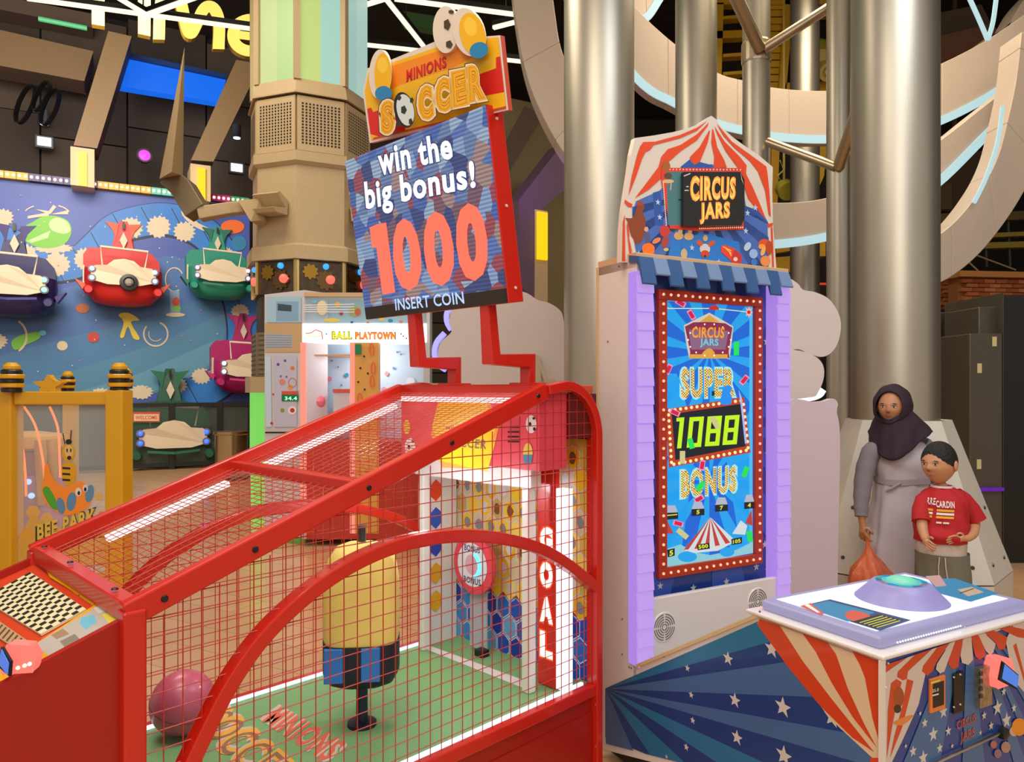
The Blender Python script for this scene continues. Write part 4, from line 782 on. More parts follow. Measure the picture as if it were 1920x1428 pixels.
# body
MB().prism([S(0, 0, .02), S(0, 0, .40), S(1.665, 0, .40), S(1.665, 0, .02)], SC_*.012, dred).build('side_panel', sm)
MB().prism([S(.03, -.004, .06), S(.03, -.004, .33), S(1.62, -.004, .33), S(1.62, -.004, .06)], SC_*.004, dred).build('inset_panel', sm, bevel=.002)
MB().prism([S(0, W, .02), S(0, W, .40), S(1.665, W, .40), S(1.665, W, .02)], -SC_*.012, dred).build('side_panel', sm)
MB().prism([S(0, .02, .02), S(0, .02, 1.55), S(0, W-.02, 1.55), S(0, W-.02, .02)], -SL*-.01, dred).build('back_panel', sm)
tf = MB().box(SF, .0, 1.66, .012, W-.012, .405, .425, turf).build('turf_floor', sm)
q = Print(PFL, .0015, .0005)
ora = M('turf_orange', 'e08a5a', .6); pal = M('turf_pale', 'c9b9ae', .6); amb = M('turf_amber', 'e0a840', .6)
q.btext('MINIONS', [(490, 1352), (606, 1428), (652, 1392), (528, 1323)], M('turf_coral', 'd86a50', .6), pal, .03, 4)
q.btext('SOCCER', [(352, 1352), (500, 1500), (570, 1440), (430, 1320)], amb, pal, .04, 6); q.btext('SOCCER', [(362, 1356), (500, 1492), (560, 1442), (430, 1330)], M('turf_brown', '8a6a50', .6), amb, .0, 1)
q.p([(792, 1214), (806, 1210), (1002, 1282), (988, 1292)], wht); q.build('floor_print', tf)
# corner posts, rails, arches
sq = .045
def rail(name, pts, w=sq, h=sq, m=red, up=None): return MB().bar([S(*p) for p in pts], w, h, m, up if up is not None else Z).build(name, sm, bevel=.005, label=None)
for c in (0, W):
    MB().bar([S(1.685, c, .0), S(1.685, c, 1.08)], .05, .05, red, SL).build('front_post', sm, bevel=.005)
    arc = [(1.70, 1.068), (.30, topz(.30))]
    arch = [(.30-.0, 1.575)]+[(.20-.19*math.sin(a), 1.39+.20*math.cos(a)) for a in [math.pi/2*i/10 for i in range(11)]]+[(.01, .9), (.01, .0)]
    MB().bar([S(t, c, z) for t, z in arc], .035, .06, red, SC_.cross(SL)).build('sloping_rail', sm, bevel=.005)
    MB().bar([S(t, c, z) for t, z in arch], .035, .055, red, SC_).build('rear_arch', sm, bevel=.004)
    MB().bar([S(.0, c, .415), S(1.68, c, .415)], .035, .045, red).build('sill_rail', sm, bevel=.005)
ring_px = [(345, 1445), (378, 1375), (430, 1275), (500, 1180), (600, 1092), (700, 1036), (800, 1008), (900, 1004), (990, 1021), (1050, 1050), (1114, 1100)]
rp = [PN.st(*p) for p in smooth_px(ring_px, 5)]
for c in (0, W): MB().bar([S(-x, c, z) for x, z in rp], .04, .05, red, SC_).build('hoop_rail', sm, bevel=.004)
for t, w_, h in ((1.68, .045, .045), (1.06, .045, .035), (.29, .045, .04)): MB().bar([S(t, 0, topz(t)), S(t, W, topz(t))], w_, h, red).build('cross_rail', sm, bevel=.005)
MB().box(SF, .03, .30, -.01, W+.01, 1.565, 1.592, M('top_plate_red', 'c8502c', .35, coat=.3)).build('top_plate', sm, bevel=.004)
# wire cage panels (countless thin wires: one part per panel)
def wiregrid(name, P, nu, nv, inside=lambda a, b: True, r=.0016):
    mb = MB(); N = 24
    for axis, n_ in ((0, nu), (1, nv)):
        for i in range(n_+1):
            run = []
            for k in range(N+1):
                a, b = (i/n_, k/N) if axis == 0 else (k/N, i/n_)
                if inside(a, b): run.append((a, b))
                else:
                    if len(run) > 1: mb.tube([P(*run[0]), P(*run[-1])], r, wire, 4)
                    run = []
            if len(run) > 1: mb.tube([P(*run[0]), P(*run[-1])], r, wire, 4)
    return mb.build(name, sm, kind='stuff')
for c in (.0, W):
    def Pn(a, b, c=c): t = 1.66-1.63*a; return S(t, c, .43+1.15*b)
    wiregrid('wire_side', Pn, 37, 26, lambda a, b: (.43+1.15*b) < min(topz(1.66-1.63*a), 1.58) + .0)
def top1(a, b): t = 1.66-.58*a; return S(t, W*b, topz(t))
def top2(a, b): t = 1.04-.73*a; return S(t, W*b, topz(t))
wiregrid('wire_top', top1, 30, 20, r=.0013); wiregrid('wire_top', top2, 38, 20, r=.0013)
# light strips along the floor edges and under the top rails
ls = E('strip_light', 'e6f2ff', 1.5); lh = M('light_housing', 'd8d0d0', .3)
for c in (.03, W-.03): MB().bar([S(.05, c, .436), S(1.62, c, .436)], .012, .01, ls).build('floor_light', sm)
for t0, t1 in ((1.50, 1.10), (1.0, .36)): MB().bar([S(t0, W-.035, topz(t0)-.045), S(t1, W-.035, topz(t1)-.045)], .03, .02, E('rail_light', 'ffffff', 1.1)).build('top_light', sm)
MB().bar([S(.36, .1, 1.535), S(.36, W-.1, 1.535)], .03, .02, E('rail_light', 'ffffff', 1.1)).build('top_light', sm)
# header inside
PH = Plane(S(.31, 0, 0), -SC_); coral = M('header_coral', 'e0485a', .35, coat=.2); hy_ = M('header_yellow', 'ecc428', .35); ho_ = M('header_orange', 'f09a50', .35)
hd = MB().box(SF, .16, .31, .015, W-.015, 1.28, 1.565, coral).build('header_panel', sm)
q = Print(PH, .002)
q.p([(828, 752), (918, 752), (936, 800), (915, 880), (828, 876), (808, 812)], ho_); q.p([(822, 752), (912, 752), (930, 800), (912, 850), (826, 845), (810, 800)], hy_)
q.p([(822, 846), (930, 824), (914, 884), (820, 862)], hy_); q.text('MINIONS', [(836, 806), (888, 802), (888, 795), (836, 799)], red, .03); q.text('SOCCER', [(838, 836), (912, 842), (914, 824), (838, 820)], M('turf_brown'), .03)
for k in range(4): q.p([(955-3*(k > 0), 799+k*9), (974, 799+k*9), (974, 802+k*9), (955-3*(k > 0), 802+k*9)], black)
for (u, v) in ((996, 795), (769, 838)):
    q.disc((u, v), 10, 17, wht); q.disc((u-2, v), 3, 5, black, 5); q.disc((u+6, v+9), 3, 4, black, 5); q.disc((u+5, v-11), 3, 3, black, 5)
q.disc((990, 850), 9, 20, M('badge_yellow', 'd8c84a', .4)); q.p([(981, 852), (999, 852), (996, 870), (984, 870)], M('badge_blue', '2a80a8', .4)); q.disc((763, 800), 6, 14, M('badge_yellow')); q.build('header_print', hd)
MB().box(SF, .0, .16, .0, W, 1.39, 1.56, M('dark_red_inner', '5a0c08', .5)).build('rear_box', sm)
# white side board with hexagon windows, goal frame, goal line target
for c, nm in ((.78, 'far'), (.14, 'near')):
    MB().box(SF, .215, .255, c-.02, c+.02, .425, 1.28, wht).build('goal_post', sm, bevel=.006)
MB().box(SF, .205, .26, .10, .82, 1.20, 1.285, wht).build('crossbar', sm, bevel=.006)
PQ = Plane(S(.2, .80, 0), -SL); sb_ = MB().box(SF, .03, .22, .80, .812, .425, 1.25, wht).build('hexagon_side_board', sm)
hexs = []
q = Print(PQ, .004)
fills = ('e0401c', 'e8b020', 'e0401c', 'e0a830', 'a01818', '2a48b0', 'd03018', '2a58b8', 'e8c030', 'e0401c')
k = 0
for j in range(6):
    for i in range(2):
        cx, cz = -(.075-.07*i)-.0+.0, .56+j*.125+(.06 if i else 0); c_ = fills[k % len(fills)]; k += 1
        q.pm([(cx+.05+.035*math.cos(math.pi/3*a+math.pi/6), cz+.05*math.sin(math.pi/3*a+math.pi/6)) for a in range(6)], M('hexfill_'+c_, c_, .35), False)
q.build('hexagon_print', sb_)
PBk = Plane(S(.012, 0, 0), -SC_); bk = MB().box(SF, .002, .012, .02, W-.02, .425, 1.38, M('back_print_base', 'd8c050', .4)).build('back_print_panel', sm)
q = Print(PBk, .002, .0004); random.seed(5); hx_, hz_ = .085, .098
pal_ = [M('back_'+c, c, .4) for c in ('f0c82a', 'e8b018', 'f4d868', 'c8a860', 'f0c82a', 'd8c8a0')]; palb = [M('back_'+c, c, .4) for c in ('1a50b8', '2a6ac8', '3a8ad0', '1238a0', '60a8d8')]
wl_ = M('net_white', 'dcd8e0', .4)
q.pm([(-W+.02, .43), (-.02, .43), (-.02, .68), (-W+.02, .68)], palb[0])
q.pm([(-W+.02, .675), (-.02, .675), (-.02, .69), (-W+.02, .69)], M('hexfill_a01818'))
for j in range(11):
    for i in range(11):
        cx = -W+.04+i*hx_*.93+(hx_*.465 if j % 2 else 0); cz = .46+j*hz_*.86
        if cx > -.05: continue
        P_ = [(cx+hx_*.52*math.sin(math.pi/3*a), cz+hz_*.55*math.cos(math.pi/3*a)) for a in range(6)]
        q.pm(P_, wl_, True)
        q.pm([(cx+(x-cx)*.90, cz+(z-cz)*.90) for x, z in P_], random.choice(palb if cz < .68 else pal_), False) if False else q.mb.poly([PBk.P(cx+(x-cx)*.90, cz+(z-cz)*.90, q.d+.0006) for x, z in P_], random.choice(palb if cz < .68 else pal_))
        if cz > .7 and random.random() < .75: q.mb.poly([PBk.P(cx+.02*math.cos(a/5*math.pi)*random.uniform(.7, 1.3), cz+.026*math.sin(a/5*math.pi), q.d+.0012) for a in range(10)], random.choice([M('back_3a78b8'), M('back_grey', '8a8a90', .4), M('back_brown', '7a4a20', .5), M('back_f0d060'), wl_]))
q.build('back_print', bk)
# round bonus target on its clear stand
PT = Plane(S(.12, 0, 0), -SC_); x, z = PT.st(887, 1058); cc = PT.P(x, z, 0)
tg = MB().lathe(cc, [(.128, -.02), (.128, .0), (.10, .004)], M('target_red', 'e04858', .35), 36, PT.n).build('bonus_target', sm, smooth=40)
q = Print(PT, .006)
q.pm([(x+.095*math.cos(2*math.pi*a/30), z+.095*math.sin(2*math.pi*a/30)) for a in range(30)], M('target_white', 'd8dce4', .35)); q.pm([(x+.045*math.cos(2*math.pi*a/24), z+.045*math.sin(2*math.pi*a/24)) for a in range(24)], M('target_pink', 'd8a0b0', .35))
q.text('BONUS', [(x-.055, z-.083), (x+.055, z-.083), (x+.055, z-.055), (x-.055, z-.055)], M('text_navy', '3a3a68', .5), .03, True); q.text('BONUS', [(x-.05, z+.056), (x+.05, z+.056), (x+.05, z+.083), (x-.05, z+.083)], M('text_navy'), .03, True)
q.build('target_print', tg)
mb = MB(); mb.tube([PT.P(x+.052*math.cos(a), z+.052*math.sin(a), .012) for a in [math.radians(-70+140*i/14) for i in range(15)]], .007, E('target_cyan', '68e0f0', 1.4), 8); mb.build('target_light', tg)
MB().box(Fr(PT.P(x, 0, -.03), PT.a, -PT.n), -.055, .055, 0, .006, .44, z-.1, M('clear_acrylic', 'c8c8d0', .1, alpha=.55)).build('target_stand', sm)
MB().box(Fr(PT.P(x, 0, -.03), PT.a, -PT.n), .02, .07, -.04, .0, .428, .455, black).build('stand_hinge', sm)
# GOAL light column
PG_ = Plane(S(.155, 0, 0), -SC_); gx0, gx1 = PG_.st(1008, 1100)[0], PG_.st(1043, 1100)[0]; gfr = Fr(S(.155, 0, 0), -SC_, -SL)
gc = MB().box(gfr, gx0, gx1, 0, .02, .43, 1.27, M('goal_red', 'd82014', .35, coat=.2)).build('goal_sign_column', sm, bevel=.003)
q = Print(PG_, .003); gl = E('goal_letter', 'fff8ec', 1.4); glo = E('goal_letter_edge', 'ff5a28', 1.0)
for k, ch in enumerate('GOAL'): z1 = 1.045-k*.135; q.text(ch, [(gx0+.010, z1-.106), (gx1-.010, z1-.106), (gx1-.010, z1+.006), (gx0+.010, z1+.006)], glo, .11, True); q.text(ch, [(gx0+.016, z1-.1), (gx1-.016, z1-.1), (gx1-.016, z1), (gx0+.016, z1)], gl, .07, True)
q.build('goal_letters', gc)
a0, a1 = PG_.st(1046, 1100)[0], PG_.st(1064, 1100)[0]; MB().box(gfr, a0, a1, -.01, .03, .44, 1.2, E('white_column', 'f2f6ff', 1.25)).build('white_light_column', sm)
# padded keeper block (plain generic target)
kb = S(.80, .32, .425)+Vector((-.052, 0, 0)); kf = Fr(kb, Vector((1, .12, 0))); ky = M('pad_yellow', 'f2e07c', .5, var=.03); kn = M('pad_navy', '121c30', .5); kbu = M('pad_blue', '2a78d0', .5)
def rsq(R, e=.55, n=32): return [(R*abs(math.cos(a))**e*(1 if math.cos(a) > 0 else -1), R*abs(math.sin(a))**e*(1 if math.sin(a) > 0 else -1)) for a in [2*math.pi*i/n for i in range(n)]]
def loftsq(prof, m, nm, par, sy=.8):
    mb = MB(); V = []; n = 32
    for R, z in prof: V += [kf(x, y*sy, z) for x, y in rsq(R)]
    mb.add(V, [(j*n+i, j*n+(i+1) % n, (j+1)*n+(i+1) % n, (j+1)*n+i) for j in range(len(prof)-1) for i in range(n)]+[list(range(n)), [(len(prof)-1)*n+i for i in range(n)]], m); return mb.build(nm, par, smooth=50)
kp = root('keeper_block', kb, 'yellow padded keeper block with blue and navy lower band standing on the green turf', 'goal keeper target')
loftsq([(.122, .30), (.128, .32), (.126, .50), (.112, .575), (.088, .61), (.05, .625)], ky, 'upper_pad', kp); loftsq([(.07, .145), (.11, .165), (.128, .20), (.128, .30)], kn, 'lower_pad', kp)
for x0 in (-.115, .005): MB().box(kf, x0, x0+.062, -.106, -.09, .185, .298, kbu).build('blue_panel', kp, bevel=.003)
MB().lathe(kb, [(.05, 0), (.05, .012), (.02, .02), (.02, .15)], kn, 16).build('stand', kp, smooth=40)
MB().lathe(kb+Z*.63, [(.014, 0), (.014, .05), (.018, .055)], M('cap_dark', '3a3a40', .4), 12).build('top_hook', kp)
# the ball
bc = at(343, 1312, 2.44); R_ = .104; bc.z = .428+R_; ballp = M('ball_pink', 'c05a76', .4, coat=.3, var=.03)
br_ = root('football', bc-Z*R_, 'pink ball lying at the front of the green turf inside the cage', 'ball')
MB().ball(bc, R_, ballp, 32).build('ball_shell', br_, smooth=60)
mb = MB(); mb.lathe(bc, [(R_*1.001, -.0015), (R_*1.003, 0), (R_*1.001, .0015)], M('ball_seam', '8a3a58', .5), 40, Vector((.3, -.2, .9)), cap=False); mb.build('seam', br_)
point(S(.55, .43, 1.15), 5, (.85, .92, 1), .05)  # added light that brightens the cage interior beyond its own light column
# control desk
def dz(t): return 1.062-(t-1.70)*.36
T1 = 2.30
MB().prism([S(1.70, 0, 0), S(1.70, 0, 1.062), S(T1, 0, dz(T1)), S(T1, 0, 0)], SC_*.02, dred).build('desk_side', sm, bevel=.004)
MB().prism([S(1.70, W, 0), S(1.70, W, 1.062), S(T1, W, dz(T1)), S(T1, W, 0)], -SC_*.02, dred).build('desk_side', sm, bevel=.004)
MB().prism([S(1.70, .02, .98), S(1.70, .02, 1.04), S(T1, .02, dz(T1)-.02), S(T1, .02, dz(T1)-.08)], SC_*(W-.04), M('desk_orange', 'd0401c', .35, coat=.2)).build('desk_top', sm)
MB().box(SF, T1-.02, T1, .02, W-.02, 0, dz(T1)-.02, dred).build('desk_front', sm)
PD = Plane(S(1.70, 0, 1.042), -SC_, (S(1.70, 0, 1.042)-S(2.3, 0, 1.042-.6*.36))); PD.b = (S(1.70, 0, 1.042)-S(2.3, 0, 1.042-.6*.36)).normalized(); PD.n = PD.a.cross(PD.b)
q = Print(PD, .003, .0012); crm = M('desk_cream', 'dcd2a8', .45); ck = M('desk_check', '1c1812', .45); dy_ = M('desk_yellow', 'dca018', .4)
q.p([(252, 1152), (205, 1115), (58, 1212), (-40, 1262), (-60, 1330), (0, 1290)], dy_); q.p([(82, 1060), (205, 1125), (186, 1137), (94, 1082)], dy_)
q.p([(160, 1150), (205, 1120), (232, 1150), (228, 1160), (95, 1232), (65, 1208)], M('desk_leaflet', 'b4aca4', .4)); q.p([(190, 1150), (213, 1148), (228, 1160), (205, 1170)], M('leaflet_yellow', 'd8c850', .4))
q.p([(152, 1158), (176, 1152), (182, 1166), (160, 1180), (150, 1170)], M('leaflet_cyan', '6ab4d0', .4)); q.p([(112, 1202), (140, 1188), (154, 1202), (124, 1216)], M('leaflet_grey', '847c6c', .4)); q.p([(96, 1190), (118, 1178), (130, 1188), (106, 1198)], M('leaflet_brown', 'a08068', .4)); q.p([(175, 1140), (200, 1128), (212, 1140), (186, 1150)], M('leaflet_pale', 'd0c8c0', .4))
for (u, v, c) in ((108, 1077, '6a70c8'), (131, 1090, 'b08a20'), (150, 1104, '3a3020'), (166, 1108, 'd89a60'), (183, 1121, '5a7a98')): q.disc((u, v), 8, 5, M('dot_'+c, c, .4), 12)
q.build('desk_print', sm)
A_, B_, C_, D_ = (PD.st(*p) for p in ((58, 1075), (163, 1145), (78, 1192), (-32, 1125)))   # back-left, back-right, front-right, front-left
cp = MB(); 
def bil(a, b, d=0):
    x = (A_[0]*(1-a)+B_[0]*a)*(1-b)+(D_[0]*(1-a)+C_[0]*a)*b; y = (A_[1]*(1-a)+B_[1]*a)*(1-b)+(D_[1]*(1-a)+C_[1]*a)*b; return PD.P(x, y, d)
cp.prism([bil(0, 0, 0), bil(1, 0, 0), bil(1, 1, 0), bil(0, 1, 0)], PD.n*.006, crm); cp_ = cp.build('checker_plate', sm)
nx, ny = 22, 7; mb = MB()
for i in range(nx):
    for j in range(ny):
        if (i+j) % 2 == 0: mb.prism([bil((i+.1)/nx, (j+.05)/ny, .006), bil((i+.9)/nx, (j+.05)/ny, .006), bil((i+.9)/nx, (j+.95)/ny, .006), bil((i+.1)/nx, (j+.95)/ny, .006)], PD.n*.0008, ck)
mb.build('black_slots', cp_, kind='stuff')
vt = MB(); A_, B_, C_, D_ = (PD.st(*p) for p in ((-2, 1165), (56, 1205), (40, 1225), (-20, 1185)))
vg = MB(); vg.prism([bil(0, 0), bil(1, 0), bil(1, 1), bil(0, 1)], PD.n*.004, M('vent_tan', 'b09068', .5)); vg_ = vg.build('vent_plate', sm)
mb = MB()
for i in range(8): mb.prism([bil((i+.3)/8, .1, .004), bil((i+.6)/8, .1, .004), bil((i+.6)/8, .9, .004), bil((i+.3)/8, .9, .004)], PD.n*.001, M('vent_dark', '5a3a20', .5))
mb.build('vent_slots', vg_, kind='stuff')
def reader(name, label, base, fr, k=1.0, parentcat=True):
    r = root(name, base, label, 'card reader', 'glowing red card readers')
    b = MB(); g_ = E('reader_glow', 'ff7a6e', .95); f = lambda x, y, z: fr(x*k, y*k, z*k)
    b.prism([f(-.05, 0, .0), f(.045, 0, 0), f(.055, 0, .05), f(.035, 0, .09), f(-.035, 0, .10), f(-.055, 0, .04)], fr.y*.05*k, g_); b.build('body', r, bevel=.008*k)
    s = MB().prism([f(-.055, -.002, .035), f(-.005, -.03, .005), f(.0, -.034, .055), f(-.04, -.006, .098)], -fr.y*.008*k-fr.x*.004*k, black).build('screen_bezel', r, bevel=.002)
    MB().prism([f(-.050, -.013, .042), f(-.012, -.041, .014), f(-.007, -.044, .052), f(-.040, -.017, .090)], -fr.y*.002*k-fr.x*.002*k, E('reader_screen', '4a7ad8', .9)).build('screen', s)
    for x in (-.0, .02, .035): MB().lathe(f(x, .0, .02+x*.3), [(.007*k, -.003), (.006*k, .003)], E('reader_led', 'ffe0c0', 1.6), 10, -fr.y).build('led', r)
    return r
pr0 = PD.px(34, 1258, .03); reader('card_reader', 'glowing pink card reader on the yellow front edge of the football game desk', pr0, Fr(pr0-Z*.005, Vector((.98, .18, 0))), .62)
mb = MB()
for t, c in ((1.62, .0), (1.40, 0), (1.06, 0), (.75, 0), (.35, 0), (1.685, .12), (1.685, .5), (1.685, .78)): mb.lathe(S(t, c, topz(t)+(.031 if c else .0))+(SC_*-.018 if c == 0 else Z*0), [(.009, 0), (.007, .004)], black, 8, Z if c else -SC_)
for t, z in ((.02, 1.38), (.02, .36), (.02, .2), (.02, .05), (1.685, 1.06)): mb.lathe(S(t, -.018, z), [(.009, 0), (.007, .004)], M('bolt_grey', 'a8a0a0', .3, .8) if z < 1 else black, 8, -SC_)
mb.build('bolts', sm, kind='stuff')
for c in (.13, .557):      # zigzag poles
    MB().bar([S(.25, c, 1.59), S(.25, c, 1.685), S(.44, c, 1.685), S(.462, c, 1.93)], .042, .042, red, SC_).build('zigzag_pole', sm, bevel=.004)
    MB().box(SF, .20, .30, c-.05, c+.05, 1.592, 1.602, red).build('pole_foot', sm, bevel=.002)
# tilted score screen
sU = (S(.585, 0, 2.528)-S(.48, 0, 1.873)).normalized(); PSc = Plane(S(.48, 0, 1.873), -SC_, sU); Hs = (S(.585, 0, 2.528)-S(.48, 0, 1.873)).length
sfr = Fr(S(.48, 0, 1.873), -SC_, -PSc.n, sU)
MB().box(sfr, -W, .0, .0, .075, 0, Hs, red).build('screen_case', sm, bevel=.003)
def crowd():
    m = M('crowd_screen', '5a6aa8', .4); nt = m.node_tree; b = nt.nodes['Principled BSDF']; b.inputs['Base Color'].default_value = (.02, .02, .03, 1); b.inputs['Emission Strength'].default_value = .85
    tc = nt.nodes.new('ShaderNodeTexCoord'); v = nt.nodes.new('ShaderNodeTexVoronoi'); v.inputs['Scale'].default_value = 15; nt.links.new(tc.outputs['Object'], v.inputs['Vector'])
    cr = nt.nodes.new('ShaderNodeValToRGB'); cr.color_ramp.interpolation = 'CONSTANT'; el = cr.color_ramp.elements; pal = ('5a78b8', '7e5a6a', '8aa4cc', '3a4a80', 'a88a86', '6c84b0', 'a04a58', '4868b0', '9cb4cc')
    sx = nt.nodes.new('ShaderNodeSeparateColor'); nt.links.new(v.outputs['Color'], sx.inputs[0]); nt.links.new(sx.outputs[0], cr.inputs[0])
    for i, c in enumerate(pal):
        e = el[i] if i < 2 else el.new(i/len(pal)); e.position = i/len(pal); e.color = (*hexc(c), 1)
    wv = nt.nodes.new('ShaderNodeTexWave'); wv.bands_direction = 'Z'; wv.inputs['Scale'].default_value = 22; nt.links.new(tc.outputs['Object'], wv.inputs['Vector'])
    mr = nt.nodes.new('ShaderNodeMapRange'); mr.inputs[3].default_value = .6; mr.inputs[4].default_value = 1.15; nt.links.new(wv.outputs['Fac'], mr.inputs[0])
    mx = nt.nodes.new('ShaderNodeVectorMath'); mx.operation = 'SCALE'; nt.links.new(cr.outputs[0], mx.inputs[0]); nt.links.new(mr.outputs[0], mx.inputs['Scale']); nt.links.new(mx.outputs[0], b.inputs['Emission Color']); return m
MB().box(sfr, -W+.004, -.004, -.006, .0, .05, Hs-.004, crowd()).build('led_screen', sm)
MB().box(sfr, -W+.004, -.004, -.007, .0, .002, .052, M('message_bar', '2c2620', .4)).build('message_bar', sm)
q = Print(PSc, .008, .0005); sw = E('screen_white', 'eef4ff', 1.0); ssal = E('screen_salmon', 'ff7058', 1.0); snv = M('screen_shadow', '3a4a8a', .4)
q.btext('win the', [(712, 330), (850, 297), (843, 246), (706, 276)], sw, snv, .035, 2); q.btext('big bonus!', [(688, 408), (894, 366), (888, 300), (682, 340)], sw, snv, .035, 2)
for k, qd in enumerate(([(700, 553), (738, 549), (722, 418), (694, 421)], [(741, 548), (797, 541), (781, 406), (733, 412)], [(800, 540), (858, 532), (843, 392), (790, 400)], [(861, 531), (921, 522), (907, 376), (850, 385)])): (q.text('1000'[k], qd, ssal, .05) if k else q.p([(693, 426), (707, 420), (724, 417), (741, 548), (717, 552), (706, 464), (698, 465)], ssal))
q.text('INSERT COIN', [(742, 582), (871, 569), (868, 546), (740, 560)], E('message_blue', 'b4d0ff', 1.0), .012); q.build('screen_text', sm)
mb = MB()
for z_ in (.05, .33, .62): mb.lathe(sfr(.001, .04, z_), [(.006, 0), (.005, .003)], M('screw_pale', 'd8c0b8', .4), 8, -SC_)
mb.build('screws', sm, kind='stuff')
# name topper above the screen: stepped flat boards
PTp = Plane(PSc.P(0, 0, -.03), PSc.a, sU); tb_ = M('topper_edge', 'e2d6c8', .4)
out = [(693, 268), (680, 170), (689, 128), (731, 113), (820, 76), (938, 66), (953, 206)]
tp = root('sign_topper', PTp.px(820, 240), 'colourful cut-out name board standing on top of the score screen', 'sign'); 
MB().prism([PTp.px(*p) for p in out], -PTp.n*.02, tb_, M('topper_side', 'c04a30', .4)).build('board', tp)
q = Print(PTp, .002, .0012); ty = M('topper_yellow', 'f0b818', .4); tr = M('topper_red', 'd8241c', .4); to = M('topper_orange', 'f08c1c', .4)
inn = [(696, 262), (684, 172), (692, 132), (733, 118), (822, 80), (934, 70), (949, 203)]; q.setclip(inn)
q.p(inn, ty); q.p([(686, 205), (760, 180), (760, 270), (690, 250)], tr); q.p([(880, 120), (960, 100), (960, 170), (880, 185)], tr); q.p([(730, 125), (870, 80), (900, 100), (760, 175), (730, 180)], to); q.p([(690, 190), (750, 160), (930, 100), (930, 128), (700, 210)], ty)
q.p([(684, 172), (735, 150), (735, 190), (686, 204)], ty); q.p([(700, 258), (960, 196), (960, 210), (700, 264)], M('topper_foot_red', 'd0401c', .4)); q.setclip(None)
q.text('MINIONS', [(762, 155), (838, 127), (837, 104), (762, 132)], M('topper_text_shadow', '6a1810', .4), .05); q.text('MINIONS', [(762, 153), (837, 125), (836, 104), (762, 131)], tr, .03)
q.build('board_print', tp)
PL = Plane(PSc.P(0, 0, .012), PSc.a, sU); lw = M('letter_white', 'e8ddc8', .35); ly = M('letter_yellow', 'eeb51c', .35); ll = M('letter_line', 'b04a14', .4)
def fat(name, body, quad, par):
    q = Print(PL, 0, .004); g_ = lambda k: [(p[0]+(k if i in (1, 2) else -k), p[1]+(k if i in (0, 1) else -k)) for i, p in enumerate(quad)]
    q.text(body, g_(6), M('letter_shadow', '5a1c10', .5), .16); q.text(body, g_(4.5), lw, .15); q.text(body, g_(1.5), ly, .11); q.d += .0; q.text(body, g_(-1.6), ll, .055); q.text(body, g_(-2.2), ly, .04); q.text(body, g_(-3.4), ll, .0); q.text(body, g_(-3.8), ly, -.012); o = q.build(name, par)
    MB().prism([PL.P(*PL.st(*p), -.03) for p in g_(-6)], PL.n*.03, ll) ; return o
for ch, qd in (('S', [(716, 252), (739, 248), (737, 187), (713, 192)]), ('C', [(787, 228), (814, 220), (808, 158), (783, 165)]), ('C', [(818, 213), (847, 205), (841, 143), (816, 150)]), ('E', [(850, 202), (877, 195), (873, 129), (846, 136)]), ('R', [(880, 192), (911, 185), (902, 119), (877, 125)])): fat('letter', ch, qd, tp)
q = Print(PL, .006, .0015); q.disc((758, 206), 19, 34, black, 24, -12); q.disc((760, 206), 16, 30, M('ball_print', 'd4e2e8', .4), 24, -12)
for (u, v, a, b) in ((757, 206, 6, 9), (748, 232, 5, 6), (770, 228, 4, 7), (748, 183, 5, 6), (772, 188, 4, 6)): q.disc((u, v), a, b, M('ball_patch', '2a3238', .4), 5)
q.build('football_print', tp)
def disc_board(name, c, rx, ry, m, rot=0, d=.016):
    o = MB().prism([PTp.P(*PTp.st(c[0]+rx*math.cos(a)*math.cos(rot)-ry*math.sin(a)*math.sin(rot), c[1]+rx*math.cos(a)*math.sin(rot)+ry*math.sin(a)*math.cos(rot)), d) for a in [2*math.pi*i/28 for i in range(28)]], -PTp.n*.014, m); return o.build(name, tp)
b1 = disc_board('football_cutout', (842, 57), 24, 44, tb_); q = Print(PTp, .018, .001)
for (u, v, a, b) in ((838, 46, 7, 11), (842, 83, 7, 8), (858, 50, 3, 9), (846, 22, 6, 4)): q.disc((u, v), a, b, M('patch_brown', '4a3a2c', .5), 5)
q.build('patches', b1)
b2 = disc_board('yellow_cutout', (885, 62), 28, 46, tb_, -.25, .020); q = Print(PTp, .022, .001); q.disc((886, 64), 24, 41, ty, rot=-14); q.disc((898, 94), 18, 15, M('topper_blue', '2a86c0', .4), rot=-20); q.disc((882, 50), 12, 18, M('topper_amber', 'f8cc40', .4), rot=-14); q.build('plain_print', b2)
b3 = disc_board('small_yellow_cutout', (718, 140), 19, 46, tb_, .05, .018); q = Print(PTp, .020, .001); q.disc((718, 141), 16, 42, ty); q.disc((719, 175), 16, 14, M('topper_blue')); q.disc((717, 122), 10, 15, M('topper_amber')); q.build('plain_print', b3)
# ------------------------------------------------------------------ circus machine
KO = Vector((.372, 3.15, 0)); KA, KB = AX, BX; KF = Fr(KO, KA, -KB)    # x: right along the front, y: towards the back, z up
def K(s, t, z): return KO+KA*s+KB*t+Z*z
km = root('circus_machine', KO, 'tall circus ticket game with striped tent sign, big screen and white control console', 'arcade machine')
lam = M('cabinet_white', 'e0d8d4', .3, coat=.35); lamb = M('cabinet_beige', 'cfa57a', .4)
PKs = Plane(K(0, 0, 0), KB); PKf = Plane(K(0, .265, 0), KA); PKr = Plane(K(0, .2, 0), KA); PKc = Plane(K(0, 1.328, 0), KA); KW = .868; CW = .80
MB().prism([K(0, 0, .03), K(0, 0, 2.10), K(0, .265, 2.10), K(0, .265, .475), K(0, .9, .845), K(0, 1.328, .845), K(0, 1.328, .2), K(0, .6, .2)], KA*.02, lam).build('side_panel', km, bevel=.003)
